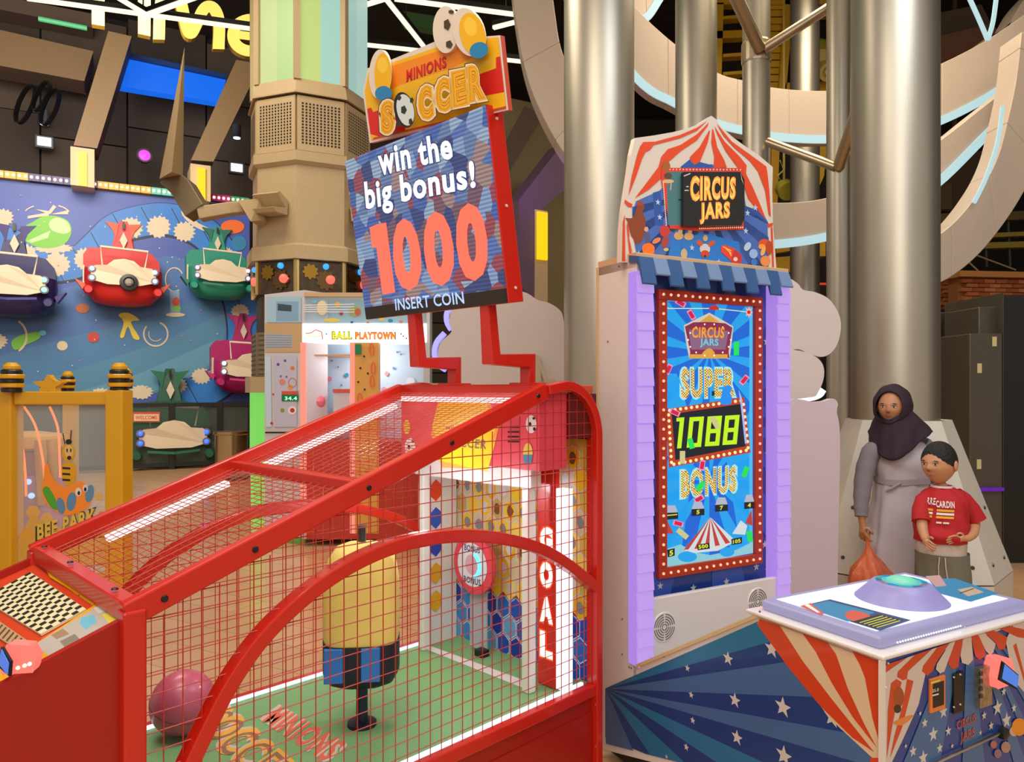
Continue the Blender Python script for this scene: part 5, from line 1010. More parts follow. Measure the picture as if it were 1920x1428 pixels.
MB().prism([K(0, -.002, 2.065), K(0, -.002, 2.125), K(0, .262, 2.125), K(0, .262, 2.065)], KA*KW, lamb).build('top_cap', km, bevel=.003)
MB().prism([K(KW-.02, 0, .03), K(KW-.02, 0, 2.10), K(KW-.02, .265, 2.10), K(KW-.02, .265, .1)], KA*.02, lam).build('side_panel', km)
MB().box(KF, .02, KW-.02, -.01, .01, .05, 2.08, lam).build('rear_panel', km)
MB().box(KF, .08, KW-.08, -.2, -.17, .6, 2.08, M('recess_blue', '1c3f8c', .35, coat=.3)).build('recess_panel', km)
fz = PKf.st(1300, 1100)[1]; z_l = PKf.st(1225, 1122)[1]
MB().box(KF, .0, KW, -.265, -.24, .35, z_l, lam).build('front_panel', km, bevel=.004)
blr = M('circus_blue_light', '2c5ca8', .35, coat=.3); bln = M('circus_blue', '123c86', .35, coat=.3); stw = M('circus_star', 'c8c4bc', .4)
q = Print(PKr, .002, .0006); rc_ = [(1222, 515), (1452, 530), (1452, 1092), (1222, 1124)]; q.setclip(rc_)
for k in range(14):
    a0 = math.radians(k*26); a1 = math.radians(k*26+12); q.p([(1335, 800), (1335+700*math.cos(a0), 800+700*math.sin(a0)), (1335+700*math.cos(a1), 800+700*math.sin(a1))], M('circus_blue_mid', '3a58b0', .35), True)
for (u, v) in ((1437, 640), (1441, 700), (1440, 850), (1441, 960), (1418, 1062), (1440, 1068), (1238, 1098), (1300, 1102), (1362, 1090), (1434, 1020)): q.star((u, v), 6, stw)
q.setclip(None); q.build('recess_print', km)
# LED light posts with ridged tiles
ledp = E('lilac_light', 'b48cf2', .78); ledt = E('lilac_tile', 'c6a2f6', .74)
zb, ztp = PKf.st(1205, 1240)[1], 2.05
def ledpost(s0, s1, inner):
    z0 = .47 if s0 < .1 else .62
    p = MB().box(KF, s0, s1, -.275, -.215 if s0 < .1 else -.2, z0, ztp, ledp).build('light_post', km, bevel=.004)
    n = int((ztp-z0)/.0745)
    for k in range(n):
        a, b = (s0, s0+.080) if s0 < .1 else (s1-.078, s1)
        z = z0+k*.0745
        mb = MB(); f = lambda s, t, zz_: K(s, t, zz_)
        mb.prism([f(a, .276, z+.003), f(a, .270, z+.0715), f(a, .277, z+.0715), f(a, .284, z+.003)], KA*(b-a), ledt); mb.build('ridge_tile', p)
ledpost(-.006, .078, 1); ledpost(.79, .862, 0)
# awning of blue strips
aw = [M('awning_dark', '35588a', .4), M('awning_light', '6f86ac', .4)]; n = 12
for k in range(n):
    a, b = -.005+.85*k/n, -.005+.85*(k+1)/n; dz_ = .0 if k % 2 else .04
    MB().prism([K(a, .22, 2.118), K(a, .285, 2.105), K(a, .312, 2.035-dz_), K(a, .305, 2.030-dz_), K(a, .28, 2.08), K(a, .22, 2.09)], KA*(b-a-.001), aw[k % 2]).build('awning_strip', km, bevel=.002, seg=1)
# screen with bulb frame
fo = [(1226, 543), (1423, 557), (1423, 1050), (1231, 1087)]; fi = [(1240, 556), (1412, 568), (1412, 1038), (1243, 1069)]
FO = [PKr.st(*p) for p in fo]; x0, x1 = (FO[0][0]+FO[3][0])/2, (FO[1][0]+FO[2][0])/2; z1, z0 = (FO[0][1]+FO[1][1])/2, (FO[2][1]+FO[3][1])/2
fw = .045; frm = M('bulb_frame_red', 'b0321c', .4)
for (a, b, c, d) in ((x0, x1, z1-fw, z1), (x0, x1, z0, z0+fw), (x0, x0+fw, z0+fw, z1-fw), (x1-fw, x1, z0+fw, z1-fw)): MB().box(KF, a, b, -.225, -.2, c, d, frm).build('frame_bar', km, bevel=.003)
mb = MB(); bu = E('bulb_glow', 'ffb890', 1.2)
for i in range(30):
    z = z0+fw/2+(z1-z0-fw)*i/29
    for x in (x0+fw/2, x1-fw/2): mb.ball(K(x, .227, z), .0065, bu, 6)
for i in range(1, 14):
    x = x0+fw/2+(x1-x0-fw)*i/14
    for z in (z0+fw/2, z1-fw/2): mb.ball(K(x, .227, z), .0065, bu, 6)
mb.build('frame_bulbs', km, kind='stuff')
MB().box(KF, x0+fw, x1-fw, -.208, -.2, z0+fw, z1-fw, E('screen_blue', '1668d8', .8)).build('game_screen', km)
PS2 = Plane(K(0, .208, 0), KA); q = Print(PS2, .002, .0005); clipr = [(1241, 560), (1411, 572), (1411, 1036), (1244, 1068)]; q.setclip(clipr)
s1_ = E('screen_sky', '1ea0ea', .85); s2_ = E('screen_sky_light', '4ab8ee', .85)
for cx, cy, st_ in ((1330, 900, 0), (1330, 660, 8)):
    q.setclip(clipr if cy == 660 else [(1241, 700), (1411, 700), (1411, 1036), (1244, 1068)])
    for k in range(12):
        a0 = math.radians(k*30+st_); a1 = a0+math.radians(13); q.p([(cx, cy), (cx+600*math.cos(a0), cy+600*math.sin(a0)), (cx+600*math.cos(a1), cy+600*math.sin(a1))], s1_, True)
q.setclip(clipr); q.p([(1235, 570), (1247, 570), (1249, 1070), (1237, 1070)], s2_); q.p([(1405, 575), (1415, 575), (1415, 1040), (1405, 1040)], s2_); q.p([(1236, 558), (1415, 568), (1415, 574), (1236, 563)], E('screen_pale', 'a0e0e0', .8)); q.setclip(None)
yl_ = E('garland', 'd8e8b0', .9); q.line([(1243, 578), (1290, 578), (1340, 578), (1405, 585)], 1.6, yl_); q.line([(1244, 580), (1245, 700)], 1, yl_)
for u, v in ((1246, 576), (1404, 585)): q.star((u, v), 8, E('screen_star', 'ffb0a0', .9), 8, inner=.5); q.disc((u, v), 3.5, 3.5, E('screen_red', 'c83028', .8), 10)
q.sp([(1328, 580), (1340, 571), (1348, 580)], E('screen_red'), 3)
# circus emblem
em = E('emblem_maroon', '8a2a4c', .8); q.p([(1282, 610), (1295, 603), (1330, 586), (1360, 603), (1375, 612), (1372, 640), (1368, 672), (1292, 672), (1286, 640)], E('emblem_pale', 'd0c8b8', .85)); q.p([(1284, 612), (1300, 604), (1330, 603), (1360, 606), (1373, 614), (1366, 660), (1368, 671), (1292, 671), (1294, 660)], em)
q.p([(1291, 618), (1366, 620), (1360, 655), (1296, 655)], E('emblem_mauve', '8c6484', .8)); q.p([(1312, 603), (1330, 590), (1350, 604)], E('emblem_yellow', 'd8a040', .85)); q.p([(1293, 664), (1364, 664), (1364, 672), (1293, 672)], E('emblem_yellow')); q.sp([(1316, 664), (1330, 652), (1340, 664)], E('emblem_yellow'), 3)
for k in range(14): a = math.pi*2*k/14; q.disc((1330+40*math.cos(a), 637+30*math.sin(a)), 1.5, 1.8, E('white_bulb', 'fff0e0', 1.2), 6, hold=True)
q.up(); q.text('CIRCUS', [(1297, 633), (1357, 634), (1359, 613), (1297, 613)], E('emblem_orange', 'f09a28', .9), .03); q.text('JARS', [(1312, 651), (1347, 652), (1347, 635), (1312, 634)], E('emblem_sky', '6ac0d8', .9), .03)
# SUPER / BONUS bulb lettering
lgo = E('letter_gold', 'd8b878', .9); lpa = E('letter_pale', 'a4e0e8', .85); lbr = E('letter_brown', '9a5a38', .8); lbl = E('letter_bulb', 'f4e880', 1.0)
def bulbword(body, quad):
    g_ = lambda k: [(p[0]+(k if i in (1, 2) else -k), p[1]+(k if i in (0, 1) else -k)) for i, p in enumerate(quad)]
    q.text(body, g_(3.5), lpa, .075); q.text(body, g_(0), lgo, .05); q.text(body, g_(-.4), lbr, .03)
    q.dots(body, g_(-.4), lbl, .03, 44, 11, 1.7)
bulbword('SUPER', [(1277, 747), (1378, 743), (1377, 690), (1277, 690)]); bulbword('BONUS', [(1277, 934), (1380, 921), (1380, 873), (1277, 882)])
q.p([(1248, 767), (1395, 744), (1407, 848), (1254, 876)], E('board_red', 'b83c1c', .85)); q.p([(1259, 776), (1388, 757), (1398, 836), (1266, 862)], E('board_black', '16202c', .7))
def along(a, b, n, m, r=3):
    for i in range(n): q.disc((a[0]+(b[0]-a[0])*(i+.5)/n, a[1]+(b[1]-a[1])*(i+.5)/n), r, r*1.05, m, 8, hold=True)
q.up(); bb_ = E('board_bulb', 'ffd8a0', 1.1); along((1250, 770), (1394, 750), 14, bb_); along((1258, 871), (1404, 843), 14, bb_); along((1253, 772), (1259, 872), 9, bb_); along((1393, 752), (1403, 845), 8, bb_)
dg = E('digit_lime', 'b4e020', 1.0)
def seg7(ch, x0, y0, w_, h_, sk):
    on = {'1': 'bc', '0': 'abcdef', '8': 'abcdefg'}[ch]; t = 8
    P = {'a': [(0, 0), (w_, 0), (w_, t), (0, t)], 'g': [(0, h_/2-t/2), (w_, h_/2-t/2), (w_, h_/2+t/2), (0, h_/2+t/2)], 'd': [(0, h_-t), (w_, h_-t), (w_, h_), (0, h_)], 'f': [(0, 0), (t, 0), (t, h_/2), (0, h_/2)], 'e': [(0, h_/2), (t, h_/2), (t, h_), (0, h_)], 'b': [(w_-t, 0), (w_, 0), (w_, h_/2), (w_-t, h_/2)], 'c': [(w_-t, h_/2), (w_, h_/2), (w_, h_), (w_-t, h_)]}
    q.up()
    for s in on: q.p([(x0+a+(h_-b)*sk, y0+b-(a)*.06) for a, b in P[s]], dg, True)
seg7('1', 1259, 783, 18, 58, .10); q.p([(1268, 783), (1280, 782), (1279, 789), (1268, 790)], dg, True)
for k, u in enumerate((1287, 1321, 1354)): seg7('088'[k], u, 782-k*1.5, 27, 57-k, .10)
tkr = E('ticket_red', 'd0184a', .85); tkp = E('ticket_pink', 'e890b0', .85); tkg = E('ticket_green', '20d858', .9); tks = E('ticket_sand', 'c8c488', .85); tkb = E('ticket_blue', '1c8ae8', .9)
def ticket(u, v, a, m, e=None, l=9, w_=5):
    c, s = math.cos(math.radians(a)), math.sin(math.radians(a))
    for k, mm in ((1.4, e), (1, m)):
        if mm: q.p([(u+x*k*c-y*k*s, v+x*k*s+y*k*c) for x, y in ((-l, -w_), (l, -w_), (l, w_), (-l, w_))], mm)
for u, v, a in ((1276, 568, 30), (1296, 590, 60), (1240, 668, 95), (1253, 692, 115), (1395, 712, 130), (1265, 773, 25), (1316, 872, 100), (1310, 935, 150), (1271, 981, 15)): ticket(u, v, a, tkr, tkp, 7, 3.5)
for u, v, a in ((1380, 653, 90), (1295, 831, 75), (1313, 911, 130), (1397, 884, 110), (1405, 1005, 80), (1278, 1055, 85)): ticket(u, v, a, tkg, None, 13 if v == 653 else 10, 5)
for u, v, a in ((1279, 857, 90), (1279, 1000, 40), (1247, 1045, 80), (1340, 792, 60)): ticket(u, v, a, tks, None, 12, 5)
q.sp([(1352, 740), (1356, 726), (1366, 722), (1372, 728), (1368, 736), (1371, 744), (1369, 757), (1351, 757)], tkb); q.p([(1334, 733), (1339, 733), (1339, 741), (1334, 742)], E('board_black')); q.p([(1384, 730), (1390, 745), (1400, 830), (1396, 832), (1388, 760)], E('screen_streak', 'a8b8f0', .8))
# jars and tents along the bottom
jr = E('jar_grey', 'b0b8cc', .8); jk = E('board_black'); jy = E('jar_yellow', 'd8d838', .9)
for (u, v, s, tx) in ((1308, 958, 1, '5'), (1352, 950, 1, '7'), (1258, 965, 1.05, ''), (1404, 945, .8, '4')):
    q.p([(u-12*s, v-4), (u-7*s, v-18), (u+7*s, v-18), (u+12*s, v-4)], jr); q.p([(u-12*s, v-4), (u+12*s, v-5), (u+12*s, v+7), (u-12*s, v+9)], jk)
    if tx: q.text(tx, [(u-3, v+6), (u+3, v+5), (u+3, v-3), (u-3, v-2)], jy, .04)
    else: q.line([(u-11, v+1), (u+11, v-1)], 2, jy)
q.setclip(clipr)
q.p([(1244, 1070), (1244, 1030), (1275, 1020), (1300, 1034), (1330, 1040), (1380, 1030), (1412, 1014), (1412, 1050)], E('screen_ground', '8cccd8', .8)); q.disc((1288, 1043), 18, 10, s1_); q.disc((1362, 1034), 14, 9, s1_)
apx = (1331, 969); Lt, Rt = (1281, 1030), (1379, 1014); N = 10
q.p([apx, Lt, (1300, 1036), (1345, 1032), Rt], E('tent_white', 'cfd8dc', .85)); q.up()
for k in range(0, N, 2): a = (Lt[0]+(Rt[0]-Lt[0])*k/N, Lt[1]+(Rt[1]-Lt[1])*k/N+3*math.sin(math.pi*k/N)); b = (Lt[0]+(Rt[0]-Lt[0])*(k+.9)/N, Lt[1]+(Rt[1]-Lt[1])*(k+.9)/N+3*math.sin(math.pi*(k+.9)/N)); q.p([apx, a, b], E('tent_red', 'b84038', .85), True)
q.p([(1243, 1000), (1250, 975), (1262, 1000)], E('tent_red')); q.p([(1396, 980), (1408, 955), (1410, 985)], E('tent_red')); q.p([(1372, 1000), (1388, 975), (1400, 985), (1396, 1002)], E('tent_white'))
q.setclip(None)
q.p([(1306, 1020), (1329, 1017), (1330, 1028), (1307, 1031)], jk); q.text('500', [(1309, 1029), (1327, 1026), (1326, 1019), (1308, 1021)], jy, .04); q.p([(1370, 1010), (1390, 1006), (1390, 1018), (1371, 1021)], jk); q.text('105', [(1373, 1019), (1388, 1016), (1387, 1009), (1373, 1012)], jy, .04)
q.p([(1250, 1030), (1264, 1027), (1264, 1041), (1251, 1044)], jk); q.text('5', [(1254, 1042), (1261, 1040), (1261, 1030), (1254, 1032)], jy, .04)
q.build('screen_picture', km)
# speaker grilles
for (u, v) in ((1245, 1175), (1420, 1127)):
    x, z = PKf.st(u, v); g_ = MB().lathe(PKf.P(x, z, .0), [(.062, 0), (.060, .003)], lam, 30, PKf.n).build('speaker_grille', km)
    mb = MB()
    for rr in (.012, .022, .032, .042, .052):
        for qd in range(4):
            A = [math.radians(qd*90+6+(78)*i/8) for i in range(9)]; mb.sweep([PKf.P(x+rr*math.cos(a), z+rr*math.sin(a), .0035) for a in A], [(-.002, -.0006), (.002, -.0006), (.002, .0006), (-.002, .0006)], M('slot_grey', '6a6468', .6), PKf.n)
    mb.build('grille_slots', g_, kind='stuff')
# printed side artwork
q = Print(PKs, .002, .0006); q.extra = [[(.004, .06), (.6, .225), (.6, .84), (.004, .84)], [(.6, .225), (1.326, .225), (1.326, .84), (.6, .84)]]; art = [(1135, 1290), (1432, 1160), (1655, 1246), (1655, 1560), (1500, 1530), (1135, 1382)]
sa, sb2, sc3 = M('side_blue_deep', '053a78', .35, coat=.15), M('side_blue_teal', '1c6c98', .35, coat=.15), M('side_blue_slate', '3a6494', .35, coat=.15)
q.p(art, sa); q.setclip([(1135, 1290), (1432, 1160), (1655, 1246), (1655, 1560), (1135, 1560)]); ap = (1136, 1291)
for a0, a1, m in ((-24, -16, sb2), (-8.5, 2.2, sc3), (10.3, 16.3, sc3), (25, 33.5, sb2), (43, 56, sb2), (66, 90, sc3)):
    q.p([ap, (ap[0]+900*math.cos(math.radians(a0)), ap[1]+900*math.sin(math.radians(a0))), (ap[0]+900*math.cos(math.radians(a1)), ap[1]+900*math.sin(math.radians(a1)))], m)
for (u, v, r0) in ((1365, 1234, 10), (1289, 1252, 5), (1447, 1216, 14), (1296, 1302, 5), (1378, 1312, 11), (1468, 1325, 16), (1299, 1350, 5), (1382, 1382, 11), (1287, 1400, 5), (1470, 1416, 16), (1250, 1418, 3), (1560, 1345, 16), (1640, 1400, 14)): q.star((u, v), r0, stw)
orr = M('tent_orange', 'c8401a', .35, coat=.3); crw = M('tent_cream', 'd4bc98', .35, coat=.3); q.setclip(None)
q.p([(1420, 1168), (1426, 1158), (1656, 1245), (1656, 1428), (1640, 1424), (1560, 1350), (1480, 1250)], crw)
for pg in ([(1420, 1170), (1425, 1160), (1462, 1172), (1478, 1196), (1505, 1238), (1560, 1310), (1640, 1410), (1598, 1382), (1540, 1325), (1478, 1250)],
           [(1505, 1187), (1552, 1204), (1568, 1226), (1590, 1290), (1620, 1355), (1645, 1402), (1600, 1345), (1560, 1280), (1530, 1222)],
           [(1598, 1220), (1650, 1240), (1651, 1398), (1636, 1345), (1622, 1270), (1612, 1245)], [(1632, 1420), (1656, 1420), (1656, 1450), (1632, 1450)]): q.p(pg, orr)
q.build('side_artwork', km)
MB().bar([K(-.004, .0, .03), K(-.004, .0, 2.1)], .006, .012, cream, KB).build('edge_trim', km); MB().bar([K(-.003, .27, .475), K(-.003, .9, .85), K(-.003, 1.33, .85)], .012, .012, cream, KA).build('edge_trim', km); MB().bar([K(-.003, 1.33, .1), K(-.003, 1.33, .85)], .012, .014, M('edge_white', 'dcd4c8', .4), KA).build('edge_trim', km)
mb = MB()
for (u, v) in ((1119, 505), (1161, 499), (1140, 640), (1180, 1250), (1245, 1230), (1366, 1178), (1184, 1252), (1167, 1160), (1167, 1226), (1425, 1146)): mb.lathe(PKs.P(*PKs.st(u, v), .0), [(.004, 0), (.003, .003)], M('screw_dark', '6a5a48', .4), 8, PKs.n)
mb.build('screws', km, kind='stuff')
# console
MB().box(KF, 0, CW, -1.328, -1.31, .12, .845, bln).build('console_front', km)
MB().box(KF, CW-.02, CW, -1.31, -.9, .12, .845, lam).build('console_side', km); MB().box(KF, .02, CW-.02, -1.31, -.9, .825, .845, lam).build('console_deck', km)
MB().box(KF, .03, CW-.03, -1.25, -.05, .03, .1, M('console_base', '1c1a18', .6)).build('base', km)
MB().box(KF, .02, CW-.02, -.9, -.24, .32, .34, lam).build('inner_shelf', km)
slab = E('console_slab', 'bdb8e8', .42)
mb = MB(); mb.box(KF, -.012, CW+.012, -1.34, -.85, .846, .858, lam); mb.build('console_rim', km, bevel=.004)
tx0, tx1, ty0, ty1 = .025, CW-.025, -1.305, -.88
MB().box(KF, tx0, tx1, ty0, ty1, .858, .893, slab).build('glowing_top', km, bevel=.012, seg=3)
MB().box(KF, tx0+.04, tx1-.04, ty0+.04, ty1-.03, .893, .8945, E('console_white_glow', 'f0f4ff', .9)).build('light_panel', km)
PTop = Plane(K(0, 1.05, .8946), KA, -KB); PTop.b = -KB; PTop.n = Z.copy(); q = Print(PTop, .001, .0007)
cb_ = E('top_print_blue', '2a86b4', .7); cb3 = E('top_print_navy', '2a4a80', .6)
def topart(quad, flip=False):
    a, b, c, d = quad; L = lambda p, r, k: (p[0]+(r[0]-p[0])*k, p[1]+(r[1]-p[1])*k)
    q.p(quad, cb3); q.p([L(a, c, .02), L(b, d, .02), L(c, a, .02), L(d, b, .02)], cb_)
# left leaflet print: corners left, far, right, near
q.p([(1500, 1136), (1556, 1123), (1708, 1162), (1650, 1182)], cb3); q.p([(1504, 1136), (1553, 1126), (1640, 1148), (1590, 1165)], cb_); q.p([(1500, 1136), (1520, 1130), (1545, 1150), (1540, 1153)], E('top_print_red', 'd85a48', .7)); q.p([(1508, 1134), (1516, 1132), (1538, 1148), (1532, 1148)], E('top_print_white', 'f0e8e0', .8))
q.sp([(1585, 1150), (1600, 1144), (1625, 1150), (1632, 1158), (1612, 1166), (1590, 1160)], E('top_print_red'), 3); q.p([(1598, 1165), (1650, 1150), (1694, 1162), (1642, 1178)], E('top_print_dark', '26242c', .5))
for k in range(5): q.line([(1612+k*8, 1167+k*2.3), (1656+k*8, 1154+k*2.3)], 1.6, E('top_print_yellow', 'c8cc48', .8))
q.p([(1740, 1085), (1790, 1084), (1872, 1112), (1820, 1128), (1760, 1112)], cb_); q.p([(1795, 1105), (1822, 1100), (1845, 1110), (1815, 1118)], E('top_print_sand', 'c8a890', .7)); q.line([(1800, 1112), (1826, 1103)], 1.5, black); q.p([(1735, 1080), (1762, 1078), (1775, 1098), (1755, 1100)], E('top_print_pink', 'c89a98', .7))
q.build('top_print', km)
x, y = PTop.st(1690, 1122); dc = PTop.P(x, y, .0)
dm = MB().lathe(dc, [(.140, 0), (.135, .005), (.105, .035), (.088, .054), (.080, .056)], E('dome_lilac', 'b2a6e4', .5), 40).build('button_dome', km, smooth=40)
PDm = Plane(dc+Z*.057, KA, -KB); PDm.b = -KB; PDm.n = Z.copy(); q = Print(PDm, .001, .0008); n_ = 32
q.pm([(.078*math.cos(2*math.pi*i/n_), .078*math.sin(2*math.pi*i/n_)) for i in range(n_)], E('dome_teal', '58c0c8', .7))
for k in range(12): a = 2*math.pi*k/12; c_ = ('5a3a9a', 'd0405a', '2a78c8', '3ab0b0')[k % 4]; q.pm([(.06*math.cos(a), .06*math.sin(a)), (.078*math.cos(a), .078*math.sin(a)), (.078*math.cos(a+.5), .078*math.sin(a+.5)), (.06*math.cos(a+.5), .06*math.sin(a+.5))], E('dome_'+c_, c_, .7), True)
q.build('dome_print', dm); MB().ball(dc+Z*.058, .045, E('push_button', '7ad8b8', .8), 20, 1, 1, .35).build('push_button', dm, smooth=60)
mb = MB()
for i in range(26): mb.ball(K(.10+i*.012, 1.306, .868), .0028, E('dot_white', 'ffffff', 1.8), 6)
mb.build('led_dots', km, kind='stuff')
# console front artwork
q = Print(PKc, .002, .0006); q.extra = [[(.004, .125), (CW-.004, .125), (CW-.004, .842), (.004, .842)]]; q.setclip([(1657, 1247), (1990, 1133), (1990, 1500), (1657, 1500)]); ap = (1815, 1130)
for a0, a1 in ((100, 112), (84, 92), (70, 74), (64, 67), (56, 60), (50, 53), (42, 46), (30, 36), (132, 150)): q.p([ap, (ap[0]+600*math.cos(math.radians(a0)), ap[1]+600*math.sin(math.radians(a0))), (ap[0]+600*math.cos(math.radians(a1)), ap[1]+600*math.sin(math.radians(a1)))], sc3, True)
for (u, v, r0) in ((1769, 1334, 8), (1734, 1355, 6), (1750, 1376, 9), (1778, 1370, 6), (1712, 1408, 7), (1731, 1420, 9), (1762, 1402, 6), (1853, 1300, 7), (1882, 1296, 5), (1870, 1326, 9), (1901, 1327, 5), (1845, 1341, 5), (1887, 1350, 9), (1858, 1360, 5), (1725, 1337, 3), (1698, 1398, 3), (1785, 1398, 3), (1838, 1373, 3)): q.star((u, v), r0, stw)
q.p([(1657, 1246), (1720, 1222), (1922, 1150), (1922, 1164), (1748, 1226), (1735, 1262), (1722, 1320), (1695, 1380), (1672, 1428), (1657, 1428)], M('front_cream', 'cdc0b2', .4))
q.p([(1905, 1160), (1922, 1156), (1922, 1300), (1905, 1280), (1893, 1240), (1885, 1200)], M('front_cream')); q.p([(1899, 1210), (1905, 1205), (1922, 1270), (1922, 1285)], orr)
for pg in ([(1658, 1246), (1714, 1223), (1658, 1262)], [(1720, 1222), (1756, 1208), (1702, 1258), (1700, 1272), (1692, 1275), (1681, 1268), (1683, 1258)], [(1762, 1206), (1784, 1199), (1756, 1240), (1748, 1258), (1738, 1266), (1728, 1258), (1730, 1248)], [(1790, 1198), (1806, 1192), (1800, 1225), (1796, 1250), (1786, 1254), (1777, 1245), (1779, 1232)], [(1820, 1190), (1830, 1186), (1846, 1208), (1846, 1230), (1836, 1236), (1828, 1230), (1824, 1212)], [(1842, 1182), (1856, 1178), (1888, 1194), (1884, 1216), (1872, 1218), (1866, 1204)], [(1866, 1175), (1880, 1170), (1922, 1180), (1922, 1196), (1908, 1194)]): q.p(pg, orr)
for pg in ([(1784, 1199), (1792, 1197), (1770, 1258), (1762, 1262), (1754, 1254), (1756, 1244)], [(1806, 1192), (1820, 1189), (1824, 1236), (1815, 1246), (1803, 1242), (1800, 1228)], [(1832, 1186), (1842, 1184), (1866, 1206), (1862, 1222), (1856, 1228), (1848, 1220)]): q.p(pg, M('front_cream'))
q.p([(1670, 1280), (1680, 1272), (1690, 1278), (1684, 1300), (1672, 1362), (1662, 1420), (1664, 1330)], orr); q.p([(1700, 1272), (1712, 1276), (1704, 1310), (1690, 1365), (1668, 1420), (1676, 1380), (1692, 1320)], orr)
q.sp([(1674, 1300), (1684, 1285), (1694, 1300), (1690, 1322), (1678, 1324)], M('juggler_brown', 'a04a1c', .4)); q.disc((1682, 1328), 7, 8, M('juggler_dark', '3a2a18', .4)); q.sp([(1674, 1355), (1690, 1345), (1712, 1340), (1692, 1358)], M('juggler_orange', 'd8843a', .4))
q.text('CIRCUS', [(1794, 1368), (1829, 1352), (1829, 1336), (1793, 1352)], M('front_text', 'b0503c', .4), .03); q.text('JARS', [(1800, 1396), (1827, 1384), (1827, 1362), (1800, 1372)], M('front_text'), .03)
q.setclip(None)
for (u, v, a, c) in ((1900, 1370, 8, 'c8a890'), (1885, 1400, 9, 'a88070'), (1870, 1412, 7, '8a6a78'), (1862, 1395, 6, 'b06a58'), (1910, 1362, 14, 'e08a20')): q.disc((u, v), a, a*1.2, M('dot_'+c, c, .4), 12)
q.build('front_artwork', km)
def plate(name, u0, v0, u1, v1, d, m, par=km, bevel=.002):
    a = PKc.st(u0, v0); b = PKc.st(u1, v1); return MB().box(Fr(K(0, 1.328, 0), KA, -KB), a[0], b[0], -d, 0, b[1], a[1], m).build(name, par, bevel=bevel)
cs = plate('ticket_sign', 1740, 1272, 1768, 1326, .008, M('sign_orange_frame', 'e07a38', .4)); plate('sign_face', 1744, 1280, 1764, 1318, .0095, black, cs, 0)
q = Print(PKc, .011); q.p([(1745, 1278), (1763, 1273), (1763, 1277), (1745, 1282)], M('leaflet_yellow')); q.text('25.0', [(1748, 1298), (1760, 1295), (1760, 1289), (1748, 1292)], white, .02); q.p([(1748, 1302), (1760, 1299), (1760, 1302), (1748, 1305)], white); q.build('sign_print', cs)
bp = plate('black_cover_plate', 1784, 1262, 1803, 1330, .008, M('cover_black', '15120f', .4)); cm = plate('coin_slot_plate', 1826, 1250, 1848, 1316, .02, M('coin_metal', 'b0a48c', .35, .9, var=.3, scale=60))
for v in (1262, 1276, 1290, 1304): MB().box(Fr(PKc.px(1837, v, .02), KA, -KB), -.007, .006, -.006, 0, -.005, .006, M('coin_dark', '3a3630', .4)).build('coin_part', cm)
mb = MB()
for (u, v) in ((1788, 1269), (1800, 1264), (1788, 1325), (1800, 1320), (1665, 1243), (1809, 1176), (1661, 1288)): mb.lathe(PKc.px(u, v, .008), [(.003, 0), (.002, .003)], M('screw_pale'), 8, PKc.n)
mb.build('front_screws', km, kind='stuff')
MB().tube([PKc.px(1750, 1432, .01), PKc.px(1872, 1375, .01)], .0045, chrome, 8).build('silver_rod', km); MB().lathe(PKc.px(1877, 1372, 0), [(.02, 0), (.018, .016), (.006, .02)], black, 14, PKc.n).build('black_lock', km)
pr1 = PKc.px(1878, 1284, .03); reader('card_reader', 'glowing pink card reader on the starry front of the circus game console', pr1, Fr(pr1+KB*.012, KA, -KB), .88)
# tent sign on top
def zp(x, y): return (1150+x/4.4625, 200+y/4.4625)
PTn = Plane(K(0, .205, 0), KA); tent = [zp(*p) for p in [(180, 262), (340, 240), (500, 212), (620, 182), (720, 140), (780, 100), (822, 76), (860, 105), (910, 175), (1000, 255), (1100, 328), (1210, 400), (1335, 505), (1330, 700), (1335, 960), (1352, 1180), (1368, 1392), (790, 1335), (60, 1300), (66, 1050), (80, 880), (95, 780), (130, 560), (150, 400)]]
ts = root('tent_sign', PTn.px(1315, 500), 'flat striped circus tent sign board standing on the tall circus game', 'sign')
MB().prism([PTn.px(*p) for p in tent], -PTn.n*.025, M('tent_board', 'd8ccc0', .4)).build('board', ts)
q = Print(PTn, .002, .0007); tbl = [M('tent_blue_%d' % i, c, .4) for i, c in enumerate(('4a6cb8', '2f57a6', '5a86cc', '2f7cd0'))]
sky = [zp(*p) for p in [(190, 790), (390, 700), (560, 520), (820, 480), (1060, 560), (1110, 830), (1290, 980), (1300, 1388), (790, 1332), (190, 1300), (160, 900)]]
q.p(sky, tbl[0]); q.setclip([zp(*p) for p in [(160, 1300), (160, 800), (560, 500), (1060, 500), (1300, 980), (1300, 1385), (790, 1332)]])
for k in range(10):
    a = math.radians(20+k*15.5); q.p([zp(750, 700), (zp(750, 700)[0]+300*math.cos(a), zp(750, 700)[1]+300*math.sin(a)), (zp(750, 700)[0]+300*math.cos(a+.13), zp(750, 700)[1]+300*math.sin(a+.13))], tbl[1 + (k % 2)*0], True)
q.p([zp(*p) for p in [(440, 1340), (490, 1100), (760, 1060), (1050, 1130), (1090, 1380)]], tbl[3]); q.p([zp(*p) for p in [(330, 720), (395, 700), (420, 1000), (350, 990)]], tbl[1]); q.setclip(None)
q.p([zp(*p) for p in [(565, 500), (640, 440), (830, 490), (830, 520), (565, 520)]], tbl[1])
to2 = M('tent_stripe', 'dc4a24', .4)
